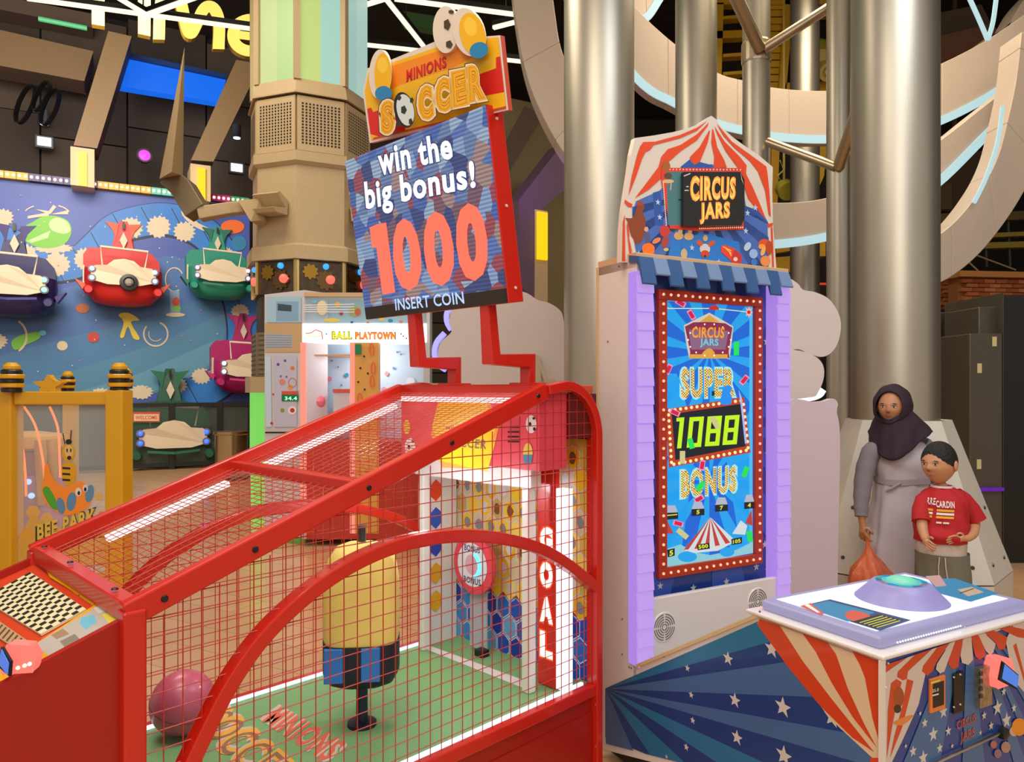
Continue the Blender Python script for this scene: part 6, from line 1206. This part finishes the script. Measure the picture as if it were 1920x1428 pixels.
for pg in ([(250, 295), (350, 292), (560, 235), (700, 175), (790, 115), (700, 200), (560, 262), (340, 320), (310, 360), (270, 380), (240, 440), (200, 560), (150, 690), (128, 742), (150, 600), (200, 400), (225, 330)],
           [(455, 355), (560, 320), (700, 230), (800, 130), (790, 160), (700, 280), (580, 360), (530, 400), (500, 430), (450, 470), (400, 600), (300, 690), (180, 765), (260, 660), (380, 500), (400, 420)],
           [(640, 420), (720, 340), (800, 200), (810, 200), (790, 300), (750, 400), (725, 460), (680, 485), (650, 460)],
           [(828, 180), (840, 200), (870, 340), (930, 450), (950, 510), (840, 510), (845, 420), (820, 300)],
           [(845, 160), (930, 290), (1060, 420), (1115, 490), (1110, 560), (1170, 680), (1230, 820), (1280, 950), (1220, 880), (1130, 770), (1085, 640), (1060, 530), (1020, 480), (940, 370), (870, 230)],
           [(865, 140), (990, 290), (1130, 390), (1280, 500), (1290, 560), (1305, 700), (1318, 920), (1300, 900), (1270, 700), (1210, 540), (1140, 450), (1010, 340), (920, 240)],
           [(95, 775), (130, 800), (160, 815), (155, 842), (120, 832), (92, 800)], [(1282, 985), (1335, 970), (1332, 1000), (1290, 1008)],
           [(80, 960), (96, 900), (100, 1290), (72, 1290)], [(112, 1000), (120, 960), (160, 1290), (140, 1290)], [(1318, 1010), (1332, 1010), (1345, 1385), (1332, 1380)]): q.p([zp(*p) for p in pg], to2)
q.p([zp(*p) for p in [(130, 1090), (165, 1100), (205, 1300), (185, 1300), (150, 1180)]], M('tent_board'))
def zd(x, y, rx, ry, c, rot=0): q.disc(zp(x, y), rx/4.46, ry/4.46, M('fig_'+c, c, .4), 14, rot)
q.sp([zp(*p) for p in [(205, 790), (240, 800), (260, 840), (245, 880), (270, 950), (260, 1050), (240, 1120), (190, 1150), (140, 1050), (120, 960), (100, 930), (160, 930), (190, 860)]], M('fig_8c4428', '8c4428', .4), 3)
zd(225, 810, 26, 22, '9c4c2a'); zd(275, 1025, 18, 22, 'd8a888'); q.p([zp(*p) for p in [(255, 1060), (300, 1060), (310, 1140), (270, 1140)]], M('fig_5a5a88', '5a5a88', .4)); q.sp([zp(*p) for p in [(240, 1170), (300, 1140), (345, 1180), (320, 1270), (270, 1280)]], M('fig_f07828', 'f07828', .4), 3)
zd(430, 1040, 44, 50, 'c84038'); zd(430, 1130, 30, 50, 'a84848', 15); zd(360, 1120, 40, 20, 'e88a58', -30); zd(440, 1195, 22, 14, 'd8c060'); zd(500, 1010, 26, 36, '3a4048'); zd(690, 1035, 24, 34, '3a4048'); zd(545, 1080, 40, 34, 'd8a870'); zd(630, 1085, 40, 32, 'e0b078'); zd(560, 1040, 18, 24, 'd8b888'); zd(640, 1040, 18, 24, 'd8a888')
zd(590, 1160, 24, 36, '3a78c8'); zd(590, 1230, 28, 44, 'c8b088'); zd(765, 1190, 44, 44, 'd8d0d0'); zd(720, 1140, 30, 22, 'd85a38', 40); zd(820, 1145, 34, 20, 'd85a38', -40); zd(765, 1230, 36, 30, 'd04a30'); zd(768, 1100, 20, 26, 'd8b070'); zd(765, 1250, 10, 10, '3a2a50')
q.p([zp(*p) for p in [(900, 1165), (930, 1155), (1020, 1190), (990, 1295), (900, 1215)]], M('fig_e84838', 'e84838', .4)); q.sp([zp(*p) for p in [(985, 1300), (1010, 1200), (1060, 1230), (1072, 1270), (1058, 1320)]], M('fig_c83838', 'c83838', .4), 3); zd(1020, 1275, 18, 18, 'e8d0c8')
for k in range(3): q.line([zp(915+k*25, 1170+k*18), zp(985, 1205+k*22)], 1.8, M('fig_f8c858', 'f8c858', .4))
zd(1120, 1170, 26, 40, 'b8ccec', 30); zd(1170, 1230, 36, 40, '9ab8e8'); zd(1175, 1300, 26, 30, '3a78c8'); zd(1260, 1150, 50, 44, 'd8582a'); zd(1300, 1180, 30, 60, 'b84a20'); zd(1240, 1170, 30, 22, 'f0a048'); zd(1270, 1290, 44, 44, 'e89048'); zd(1250, 1210, 18, 40, 'f0b060', 20)
for (x, y) in ((370, 800), (385, 925), (655, 1180), (1120, 890), (880, 1300), (1185, 845), (1105, 1040), (530, 1290), (210, 1230)): q.star(zp(x, y), 5, M('fig_b8ccec'))
# marquee window
q.p([zp(*p) for p in [(398, 512), (1085, 515), (1088, 1030), (700, 1040), (470, 1020), (400, 620)]], M('marquee_red', 'd84030', .4)); q.p([zp(*p) for p in [(440, 545), (1062, 545), (1068, 1000), (455, 992)]], M('marquee_teal', '4a7a80', .3))
q.up()
for i in range(22):
    for (a, b) in (((470, 526), (1060, 528)), ((720, 1020), (1078, 1010)), ((415, 640), (440, 990))):
        q.disc(zp(a[0]+(b[0]-a[0])*i/21, a[1]+(b[1]-a[1])*i/21), 1.2, 1.5, E('bulb_glow'), 6, hold=True)
zd(440, 500, 34, 44, 'a8602a'); zd(455, 580, 34, 28, '5a4a38'); zd(455, 625, 50, 16, 'd8b088'); q.line([zp(480, 640), zp(475, 700)], 2, M('fig_d8a888')); q.line([zp(540, 780), zp(620, 775)], 2, black)
q.build('printed_scene', ts)
mq = MB().prism([PTn.px(*zp(*p), .025) for p in [(588, 545), (1062, 545), (1098, 610), (1098, 940), (1068, 995), (588, 1000)]], -PTn.n*.015, M('marquee_black', '0e0c0c', .25, coat=.5)).build('lettering_board', ts, bevel=.002)
q = Print(PTn, .026, .0015); co = E('circus_orange', 'ff9440', 1.0); cr_ = E('circus_amber', 'ffbe5a', 1.1)
q.text('CIRCUS', [zp(642, 795), zp(1022, 775), zp(1028, 585), zp(642, 575)], co, .07); q.text('CIRCUS', [zp(652, 785), zp(1014, 765), zp(1018, 597), zp(652, 590)], cr_, .0)
q.text('JARS', [zp(722, 985), zp(975, 970), zp(978, 790), zp(722, 800)], co, .07); q.text('JARS', [zp(732, 975), zp(967, 960), zp(970, 802), zp(732, 812)], cr_, .0)
for a, b in (((590, 580), (645, 558)), ((610, 668), (630, 668)), ((595, 700), (630, 700))): q.line([zp(*a), zp(*b)], 1.8, white)
q.p([zp(*p) for p in [(1065, 545), (1075, 600), (1090, 650), (1072, 610)]], white); q.build('letters', mq)
# ------------------------------------------------------------------ people
class Loft:      # smooth stack of elliptical sections: (z, cx, cy, rx, ry)
    def __init__(s, secs, yaw=0): s.s = sorted(secs); s.yaw = yaw
    def sec(s, z):
        S_ = s.s
        if z <= S_[0][0]: return S_[0][1:]
        for a, b in zip(S_[:-1], S_[1:]):
            if z <= b[0]:
                t = (z-a[0])/(b[0]-a[0]); t = t*t*(3-2*t)*.5+t*.5; return [a[i]+(b[i]-a[i])*t for i in range(1, 5)]
        return S_[-1][1:]
    def P(s, th, z, off=0, e=.9):     # th: 0 = her/his front, positive to the viewer's right
        cx, cy, rx, ry = s.sec(z); c, sn = math.cos(th), math.sin(th)
        x = (rx+off)*abs(sn)**e*(1 if sn > 0 else -1); y = -(ry+off)*abs(c)**e*(1 if c > 0 else -1)
        a = s.yaw; return Vector((cx+x*math.cos(a)-y*math.sin(a), cy+x*math.sin(a)+y*math.cos(a), z))
    def mesh(s, mb, m, n=40, rows=24, fold=None, z0=None, z1=None, capb=True, off=0):
        z0 = s.s[0][0] if z0 is None else z0; z1 = s.s[-1][0] if z1 is None else z1; V = []
        for j in range(rows+1):
            z = z0+(z1-z0)*j/rows
            for i in range(n):
                th = 2*math.pi*i/n; V.append(s.P(th, z, off+(fold(th, z) if fold else 0)))
        f = [(j*n+i, j*n+(i+1) % n, (j+1)*n+(i+1) % n, (j+1)*n+i) for j in range(rows) for i in range(n)]
        f.append([rows*n+i for i in range(n)]);
        if capb: f.append(list(range(n-1, -1, -1)))
        mb.add(V, f, m); return mb
def head(center, h, yaw, pitch, skin, par, lipc, browc, asp=1.0, jaw=.36):
    fx = Vector((math.cos(yaw), math.sin(yaw), 0)); fwd = Vector((math.sin(yaw), -math.cos(yaw), 0)); zz_ = Vector((0, 0, 1))
    if pitch: fwd = (fwd*math.cos(pitch)+Z*math.sin(pitch)).normalized(); zz_ = fx.cross(-fwd).normalized()
    f = Fr(center, fx, -fwd, zz_); n, m_ = 56, 44; V = []
    def surf(x, y, z):     # unit sphere -> head, in units of h
        X, Yy, Zz = x*.345*asp, y*.43, z*.5
        if z < 0: k = (-z)**1.6; X *= 1-jaw*k; Yy *= (1-.22*k) if y < 0 else (1-.45*k)
        fr = max(0, -y)
        g = lambda ax, az, sx, sz: math.exp(-((X-ax)/sx)**2-((Zz-az)/sz)**2)*fr
        d = .085*g(0, -.10, .045, .055)+.045*g(0, -.03, .028, .10)+.022*g(0, -.235, .085, .035)-.012*g(0, -.195, .06, .012)+.03*g(0, -.40, .09, .07)
        for sg in (-1, 1): d += -.034*g(sg*.135, .0, .075, .045)+.020*g(sg*.19, -.13, .09, .08)+.016*g(sg*.14, .075, .1, .03)+.018*g(sg*.05, -.12, .025, .025)
        return X, Yy-d, Zz
    for j in range(m_+1):
        p = math.pi*j/m_; p = min(max(p, .03), math.pi-.03)
        for i in range(n):
            a = 2*math.pi*i/n; a = a+.28*math.sin(2*(a))*0; V.append(f(*[q*h for q in surf(math.sin(p)*math.cos(a), math.sin(p)*math.sin(a), math.cos(p))]))
    mb = MB(); mb.add(V, [(j*n+i, j*n+(i+1) % n, (j+1)*n+(i+1) % n, (j+1)*n+i) for j in range(m_) for i in range(n)]+[list(range(n)), [m_*n+i for i in range(n)]], skin)
    for sg in (-1, 1): mb.ball(f(sg*.36*asp*h, .03*h, -.03*h), .125*h, skin, 12, .3, .6, 1.0, f)
    hd = mb.build('head', par, smooth=70)
    eyew = M('eye_white', 'd8d0c8', .3); ir = M('iris_dark', '1a0e08', .15, coat=.5); lid = M('lid_line', '2a1810', .6)
    for sg in (-1, 1):
        e = (sg*.135, -.375, .0); mb = MB(); mb.ball(f(e[0]*h, e[1]*h, e[2]*h), .052*h, eyew, 14, 1.15, .5, .55, f); mb.ball(f(e[0]*h, (e[1]-.017)*h, 0), .026*h, ir, 10, 1, .6, 1, f); mb.build('eye', hd, smooth=60)
        MB().tube([f((e[0]+q*.062)*h, (e[1]-.026+.018*q*q)*h, (.026-.012*q*q)*h) for q in (-1, -.5, 0, .5, 1)], .0075*h, lid, 6).build('eyelid', hd)
        MB().tube([f((sg*.135+q*.075)*h, (-.408+.022*q*q)*h, (.085-.016*q*q)*h) for q in (-1, -.5, 0, .5, 1)], .011*h, browc, 6, scl=[.5, 1, 1, 1, .5]).build('eyebrow', hd)
        MB().ball(f(sg*.024*h, -.465*h, -.145*h), .011*h, lid, 8, fr=f).build('nostril', hd)
    mb = MB(); mb.tube([f(q*.085*h, (-.452+.03*q*q)*h, (-.212+.004*q*q)*h) for q in (-1, -.6, 0, .6, 1)], .014*h, lipc, 8, scl=[.4, .9, 1, .9, .4]); mb.tube([f(q*.075*h, (-.446+.03*q*q)*h, (-.24+.012*q*q)*h) for q in (-1, -.6, 0, .6, 1)], .017*h, lipc, 8, scl=[.4, .9, 1, .9, .4]); mb.build('lips', hd, smooth=60)
    return hd, f
def skinned(name, par, verts, edges, radii, m, sub=2):
    me = bpy.data.meshes.new(name); off = ORG[par.name]; me.from_pydata([Vector(v)-off for v in verts], edges, [])
    me.materials.append(m)
    bm = bmesh.new(); bm.from_mesh(me); ly = bm.verts.layers.skin.verify(); bm.verts.ensure_lookup_table()
    for i, r_ in enumerate(radii): bm.verts[i][ly].radius = (r_, r_) if not isinstance(r_, tuple) else r_; bm.verts[i][ly].use_root = (i == 0)
    bm.to_mesh(me); bm.free()
    o = bpy.data.objects.new(name, me); COL.objects.link(o); o.parent = par; ORG[o.name] = off
    sk = o.modifiers.new('skin', 'SKIN'); sk.use_smooth_shade = True; sk.branch_smoothing = .3
    ss = o.modifiers.new('sub', 'SUBSURF'); ss.levels = sub; ss.render_levels = sub
    return o
class Body:
    def __init__(s): s.v = []; s.e = []; s.r = []
    def pt(s, p, r, prev=None):
        s.v.append(Vector(p)); s.r.append(r)
        if prev is not None: s.e.append((prev, len(s.v)-1))
        return len(s.v)-1
    def chain(s, pts, prev):
        for p, r in pts: prev = s.pt(p, r, prev)
        return prev
    def hand(s, wrist, prev, d, side, nrm, k=1.0, curl=.6):   # d along the palm, side towards the thumb, nrm = palm normal (fingers curl that way)
        d, side, nrm = (Vector(q).normalized() for q in (d, side, nrm)); w = Vector(wrist)
        pm = s.pt(w+d*.045*k, (.030*k, .016*k), prev)
        for i, (off, L) in enumerate(((.028, .9), (.010, 1.0), (-.009, .94), (-.026, .74))):
            b = w+d*.082*k+side*off*k; p1 = s.pt(b, .0088*k, pm)
            q = b; ang = 0; pv = p1
            for seg, ln in enumerate((.036, .025, .018)):
                ang += curl*(.6, 1.0, .8)[seg]; q = q+(d*math.cos(ang)+nrm*math.sin(ang))*ln*L*k; pv = s.pt(q, (.0082-.0009*seg)*k, pv)
        b = w+d*.028*k+side*.034*k; t = s.pt(b, .011*k, pm); b = b+(d*.7+side*.6+nrm*.3).normalized()*.032*k; t = s.pt(b, .0095*k, t); b = b+(d*.8+side*-.05+nrm*.6).normalized()*.026*k; s.pt(b, .008*k, t)
skin1 = M('skin_brown', 'b47c58', .5, var=.03); skin2 = M('skin_warm', 'c08a64', .5, var=.03); lip1 = M('lips_brown', '8a4a3c', .45); brow = M('brow_dark', '1c120c', .7)
# ---- woman
YW = 4.6; kk = YW/F
def wp(u, v, dy=0): p = at(u, v, YW); return Vector((p.x, YW+dy, p.z))
wo = Vector((wp(1690, 0).x, YW, 0)); wr_ = root('person', wo, 'woman in a dark purple headscarf and pale grey dress holding an orange plastic bag', 'person')
B = Body(); pel = B.pt(wp(1690, 985), (.15, .11)); sp_ = B.chain([(wp(1690, 930), (.13, .10)), (wp(1689, 880), (.14, .10)), (wp(1686, 838), (.12, .085))], pel)
nk = B.chain([(wp(1680, 812), .052), (wp(1672, 792, -.01), .048)], sp_)
a1 = B.chain([(wp(1640, 842), .05), (wp(1622, 880, -.01), .042), (wp(1613, 915, -.03), .037), (wp(1607, 950, -.06), .030), (wp(1605, 972, -.08), .023)], sp_)
B.hand(wp(1605, 975, -.08), a1, (.08, -.05, -1), (.5, -.8, 0), (.75, .45, 0), .95, .75)
a2 = B.chain([(wp(1738, 842), .05), (wp(1756, 880, .03), .042), (wp(1764, 915, .05), .037), (wp(1762, 955, .02), .028), (wp(1758, 970, 0), .022)], sp_)
B.hand(wp(1757, 975, 0), a2, (-.1, -.1, -1), (-.4, -.8, 0), (-.75, .4, 0), .95, .5)
for sx in (-22, 22): lg = B.chain([(wp(1690+sx, 1020), .085), (wp(1690+sx, 1100), .058), (wp(1690+sx, 1160, .02), .045), (wp(1690+sx, 1186, .02), .032), (wp(1686+sx, 1192, -.09), .03), (wp(1684+sx, 1194, -.15), .022)], pel)
skinned('body', wr_, B.v, B.e, B.r, skin1)
yw_ = -math.radians(20)
D = Loft([(z_(v) if False else H-(v-VH)*kk, wp(u, v).x, YW+dy, hw*kk, dd) for u, v, hw, dd, dy in
          ((1684, 1185, 72, .22, 0), (1684, 1110, 64, .19, 0), (1684, 1040, 57, .165, 0), (1686, 975, 50, .15, 0), (1688, 925, 46, .135, 0), (1690, 898, 45, .13, 0), (1690, 868, 48, .14, 0), (1689, 846, 49, .13, 0), (1687, 830, 42, .10, 0), (1684, 820, 26, .075, 0), (1682, 812, 18, .06, 0))], yw_*.5)
fold = lambda th, z: (.012*math.sin(7*th+1)+.008*math.sin(13*th))*max(0, min(1, (1.15-z)/.8)) + .004*math.sin(z*40+3*th)*(1 if z > 1.0 else .3)
dg_ = M('dress_grey', 'b8aeb4', .85, bump=.15, scale=90, var=.03); slv = M('sleeve_grey', '7c7478', .85, bump=.1, scale=80)
dr = D.mesh(MB(), dg_, 56, 44, fold, capb=False).build('dress', wr_, smooth=60)
MB().sweep([D.P(th, H-(899-VH)*kk+.006*math.sin(3*th), .004) for th in [2*math.pi*i/40 for i in range(40)]], [(-.003, -.018), (.005, -.018), (.005, .018), (-.003, .018)], M('sash_grey', '9c9298', .85), Z, True).build('waist_band', dr)
MB().tube([D.P(-.25, H-(900-VH)*kk, .01), D.P(-.6, H-(912-VH)*kk, .015), D.P(-.75, H-(916-VH)*kk, .012)], .008, M('sash_grey'), 6).build('bow', dr)
for nm, pts, sc in (('l', [wp(1652, 832), wp(1634, 848), wp(1621, 880, -.01), wp(1613, 912, -.03), wp(1607, 942, -.055), wp(1604, 964, -.075)], [1.0, 1.12, 1.08, 1.0, .84, .72]), ('r', [wp(1728, 832), wp(1742, 846), wp(1757, 880, .03), wp(1765, 912, .05), wp(1763, 945, .03), wp(1759, 964, 0)], [1.0, 1.1, 1.05, .95, .85, .72])):
    sm_ = [tuple(x) for x in smooth_px([(*p,) for p in pts], 4)]; n_ = len(sm_); ss = [sc[min(int(i/4), 5)]+(sc[min(int(i/4)+1, 5)]-sc[min(int(i/4), 5)])*(i % 4)/4+.04*math.sin(i*1.9) for i in range(n_)]
    MB().tube(sm_, .052, slv, 16, scl=ss, up=Vector((0, 1, 0))).build('sleeve', wr_, smooth=60)
hc = wp(1667, 763, -.035); hdw, hf = head(hc, .232, -math.radians(40), math.radians(3), skin1, wr_, lip1, brow)
hj = M('hijab_purple', '2a1828', .8, bump=.15, scale=60); mb = MB(); n, m_ = 48, 22; V = []
for j in range(m_+1):
    for i in range(n):
        ph = 2*math.pi*i/n; cx_, cz = math.cos(ph), math.sin(ph)
        ox, oz = .078*cx_, -.006+.099*cz       # face opening
        th0 = .62; t = j/m_; th = th0+(math.pi-th0)*t
        ex, ey, ez = .112, .142, .136
        x = ex*math.sin(th)*cx_; y = -ey*math.cos(th)+.02; z = ez*math.sin(th)*cz+.012
        if cz < 0: z -= .02*(-cz)*math.sin(th)
        if j < 4: k = (4-j)/4.0; k = k*k; x = x*(1-k)+ox*k; z = z*(1-k)+oz*k; y = y*(1-k)+(-.068-.018*(1-abs(cz)*.4)*(1)+.03*abs(cx_)*.6)*k
        w_ = .002*math.sin(9*ph+4*t)*min(1, j/5)
        V.append(hf(x*(1+w_*8), y, z*(1+w_*8)))
mb.add(V, [(j*n+i, j*n+(i+1) % n, (j+1)*n+(i+1) % n, (j+1)*n+i) for j in range(m_) for i in range(n)]+[[m_*n+i for i in range(n)]], hj)
hood = mb.build('headscarf', wr_, smooth=70)
# cape of the scarf: from the jaw over the shoulders to a rounded point in front
V = []; n, rows = 56, 18; zt = H-(770-VH)*kk; c0 = wp(1676, 770, .02); c1 = wp(1686, 835)
for j in range(rows+1):
    t = j/rows
    for i in range(n):
        th = 2*math.pi*i/n-math.pi; fr_ = max(0, math.cos(th+.32)); side_ = abs(math.sin(th))
        L = .13+.17*fr_**1.5+.03*(1-side_)*(1 if math.cos(th) < 0 else 0)
        z = zt-L*t; cx = c0.x+(c1.x-c0.x)*t**.8-.03*fr_*t; rr = .088+.072*t**.9*(1+.22*side_)-.03*t*fr_; ry = .095+.06*t**.8
        wv = .006*t*math.sin(11*th+3)+.004*t*math.sin(5*th+9*t)
        a = yw_; x = (rr+wv)*math.sin(th); y = -(ry+wv)*math.cos(th); V.append(Vector((cx+x*math.cos(a)-y*math.sin(a), YW-.01+x*math.sin(a)+y*math.cos(a), z)))
mb = MB(); mb.add(V, [(j*n+i, j*n+(i+1) % n, (j+1)*n+(i+1) % n, (j+1)*n+i) for j in range(rows) for i in range(n)], hj); cape = mb.build('scarf_drape', wr_, smooth=70)
so = cape.modifiers.new('thick', 'SOLIDIFY'); so.thickness = .006; so.offset = 1
# ---- plastic bag in her hand
bo_ = wp(1612, 1003, -.10); bg_ = root('plastic_bag', wp(1618, 1108, -.1), 'knotted orange plastic bag hanging from the woman\'s hand', 'bag')
bagm = M('bag_orange', 'e06a3a', .35, alpha=.72, bump=.4, scale=30); random.seed(11)
V = []; n = 36; prof = [(0, .012), (.03, .010), (.055, .016), (.10, .035), (.15, .075), (.20, .115), (.26, .132), (.31, .118), (.345, .07), (.355, .02)]
for j, (dzz, rr) in enumerate(prof):
    for i in range(n):
        a = 2*math.pi*i/n; q = rr*(1+.13*math.sin(5*a+j*.6)+.08*math.sin(11*a-j)); V.append(Vector((bo_.x+.02*min(1, dzz/.2)+q*math.cos(a), bo_.y+q*.8*math.sin(a), bo_.z-dzz)))
mb = MB(); mb.add(V, [(j*n+i, j*n+(i+1) % n, (j+1)*n+(i+1) % n, (j+1)*n+i) for j in range(len(prof)-1) for i in range(n)]+[[(len(prof)-1)*n+i for i in range(n)]], bagm); mb.build('bag_skin', bg_, smooth=40)
mb = MB(); mb.ball(bo_+Vector((-.03, 0, -.25)), .07, M('bag_content_dark', '4a1c14', .5), 14, 1, .8, 1.1); mb.ball(bo_+Vector((.07, 0, -.27)), .06, M('bag_content_red', 'a83c20', .5), 14); mb.build('contents', bg_, kind='stuff')
for s_ in (-1, 1): MB().tube([bo_+Vector((0, 0, -.01)), bo_+Vector((s_*.014, 0, .03)), bo_+Vector((s_*.010, 0, .055)), bo_+Vector((0, 0, .065))], .006, bagm, 8).build('handle', bg_, smooth=60)
# ---- boy
YB = 4.12; kb_ = YB/F
def bp_(u, v, dy=0): p = at(u, v, YB); return Vector((p.x, YB+dy, p.z))
by = root('person', Vector((bp_(1768, 0).x, YB, 0)), 'small boy in a red printed shirt and grey shorts standing before the woman', 'person')
B = Body(); pel = B.pt(bp_(1768, 1055), (.095, .085)); sp_ = B.chain([(bp_(1768, 1010), (.10, .085)), (bp_(1768, 965), (.10, .08)), (bp_(1768, 935), (.085, .065))], pel)
nk = B.chain([(bp_(1766, 915, 0), .036), (bp_(1763, 902, -.01), .036)], sp_)
a1 = B.chain([(bp_(1735, 938), .036), (bp_(1723, 962, -.03), .032), (bp_(1716, 985, -.07), .029), (bp_(1712, 1000, -.12), .024), (bp_(1709, 1004, -.15), .019)], sp_)
B.hand(bp_(1709, 1004, -.15), a1, (-.35, -.9, -.1), (.2, -.1, 1), (.8, -.2, -.5), .72, 1.0)
a2 = B.chain([(bp_(1802, 938), .036), (bp_(1818, 962, .0), .034), (bp_(1824, 983, -.02), .031), (bp_(1806, 995, -.09), .027), (bp_(1788, 1000, -.13), .022), (bp_(1782, 1000, -.14), .018)], sp_)
B.hand(bp_(1782, 1000, -.14), a2, (-1, -.15, .02), (.0, -.3, 1), (-.1, .6, -.8), .72, .35)
for sx in (-20, 22): B.chain([(bp_(1768+sx, 1085), .065), (bp_(1768+sx, 1160), .045), (bp_(1768+sx, 1215, .02), .036), (bp_(1768+sx, 1240, .02), .026), (bp_(1760+sx, 1246, -.07), .026), (bp_(1756+sx, 1248, -.12), .020)], pel)
skinned('body', by, B.v, B.e, B.r, skin2)
yb = -math.radians(24); zb_ = lambda v: H-(v-VH)*kb_
rs = M('shirt_red', 'b0141c', .8, bump=.12, scale=90, var=.04); us = M('undershirt_pale', 'c8b8b0', .85); gs = M('shorts_grey', '6e6a5c', .85, bump=.1, scale=80)
T = Loft([(zb_(v), bp_(u, v).x, YB+dy, hw*kb_, dd) for u, v, hw, dd, dy in ((1760, 1012, 42, .125, -.01), (1762, 998, 46, .14, -.015), (1765, 975, 44, .13, 0), (1768, 950, 42, .115, 0), (1768, 935, 42, .10, 0), (1768, 922, 34, .08, 0), (1767, 914, 20, .06, 0), (1766, 909, 15, .05, 0))], yb)
sh = T.mesh(MB(), rs, 48, 30, lambda th, z: .004*math.sin(9*th+z*30)+.006*math.sin(z*60+2*th)*(1 if z < zb_(980) else .3), capb=False).build('shirt', by, smooth=60)
for pts, sc in (([bp_(1744, 928), bp_(1732, 938), bp_(1723, 955, -.02), bp_(1718, 974, -.05)], [.9, 1.0, 1.05, 1.1]), ([bp_(1792, 926), bp_(1804, 936), bp_(1818, 955, .0), bp_(1828, 976, -.01)], [.95, 1.1, 1.2, 1.25])):
    MB().tube(pts, .044, rs, 16, scl=sc, up=Vector((0, 1, 0))).build('short_sleeve', sh, smooth=60)
MB().sweep([T.P(th, zb_(911), .002) for th in [2*math.pi*i/30 for i in range(30)]], [(-.004, -.006), (.004, -.006), (.004, .006), (-.004, .006)], M('collar_white', 'd8ccc8', .7), Z, True).build('collar', sh)
U_ = Loft([(zb_(v), bp_(u, v).x, YB, hw*kb_, dd) for u, v, hw, dd in ((1765, 1042, 41, .118), (1764, 1020, 42, .122), (1764, 1003, 42, .122))], yb); U_.mesh(MB(), us, 40, 8, lambda th, z: .0015*math.sin(12*th+z*40)).build('undershirt', by, smooth=60)
G_ = Loft([(zb_(v), bp_(u, v).x, YB, hw*kb_, dd) for u, v, hw, dd in ((1768, 1095, 46, .125), (1767, 1060, 46, .125), (1766, 1034, 44.5, .130))], yb); gsh = G_.mesh(MB(), gs, 40, 10, lambda th, z: .004*math.sin(8*th+z*20)).build('shorts', by, smooth=60)
for sx in (-23, 24): Lg = Loft([(zb_(v), bp_(1768+sx*q, v).x, YB, hw*kb_, dd) for v, q, hw, dd in ((1165, 1.05, 27, .085), (1120, 1.0, 27, .09), (1080, .9, 25, .095))]); Lg.mesh(MB(), gs, 24, 8, capb=False).build('short_leg', gsh, smooth=60)
for sx in (-3, 5): MB().tube([G_.P(-.1+sx*.02, zb_(1036), .006), G_.P(-.12+sx*.025, zb_(1055), .01), G_.P(-.1+sx*.03, zb_(1078), .008)], .003, us, 6).build('drawstring', gsh)
for sx, th_ in ((-20, 0), (22, 0)): MB().ball(bp_(1762+sx, 1247, -.04), .045, M('shoe_dark', '2c2826', .5), 14, .8, 1.9, .62).build('shoe', by, smooth=60)
# printed lettering wrapped on the shirt
def wrap(body, th0, th1, v0, v1, m, bold, name, tilt=0):
    vs, fs, _ = glyphs(body, bold); mb = MB(); mb.add([T.P(th0+(th1-th0)*a, zb_(v0+(v1-v0)*b+tilt*(a-.5)), .009) for a, b in vs], fs, m); mb.build(name, sh)
pw = M('print_white_cloth', 'e0d4d0', .7); py_ = M('print_yellow_cloth', 'e0a020', .7)
wrap('PIERRE', -.95, -.32, 942, 930, pw, .03, 'lettering'); wrap('CARDIN', -.30, .28, 946, 934, pw, .03, 'lettering')
for k, m in enumerate((py_, pw, py_)):
    n_ = 12; v0 = 949+k*6; mb = MB()
    for (t0, t1) in ((-.9, -.42), (-.28, .26)): mb.add([T.P(t0+(t1-t0)*i/n_, zb_(v0+s_), .010) for i in range(n_+1) for s_ in (0, 4)], [(i*2, i*2+1, i*2+3, i*2+2) for i in range(n_)], m)
    mb.build('stripe', sh, kind='stuff')
mb = MB()
for t0, t1 in ((-.25, -.08), (-.04, .12)): mb.add([T.P(t0+(t1-t0)*i/4, zb_(971+s_), .010) for i in range(5) for s_ in (0, 3)], [(i*2, i*2+1, i*2+3, i*2+2) for i in range(4)], pw)
mb.build('small_print', sh, kind='stuff')
hcb = bp_(1759, 868, -.01); hdb, hfb = head(hcb, .232, -math.radians(60), 0, skin2, by, M('lips_pink', 'a8645a', .45), brow, 1.06, jaw=.26)
# short hair: shell over the top and back of the head
hair = M('hair_black', '100c0a', .7, bump=1.0, scale=70, var=.4); V = []; n, m_ = 48, 20; hh = .232
for j in range(m_+1):
    for i in range(n):
        a = 2*math.pi*i/n; ca, sa_ = math.cos(a), math.sin(a)      # sa_<0 is the forehead side
        front = max(0, -sa_); lim = 1.95+.03*math.sin(23*a)-.86*front**1.3-(.22*abs(ca)**8 if sa_ < .2 else 0); p = .03+(lim-.03)*j/m_
        k = 1.06-.04*(j/m_)**6; V.append(hfb(math.sin(p)*ca*.345*1.06*hh*k, math.sin(p)*sa_*.43*hh*k, math.cos(p)*.5*hh*k+.003))
mb = MB(); mb.add(V, [(j*n+i, j*n+(i+1) % n, (j+1)*n+(i+1) % n, (j+1)*n+i) for j in range(m_) for i in range(n)]+[list(range(n))], hair); hr = mb.build('hair', hdb, smooth=70)
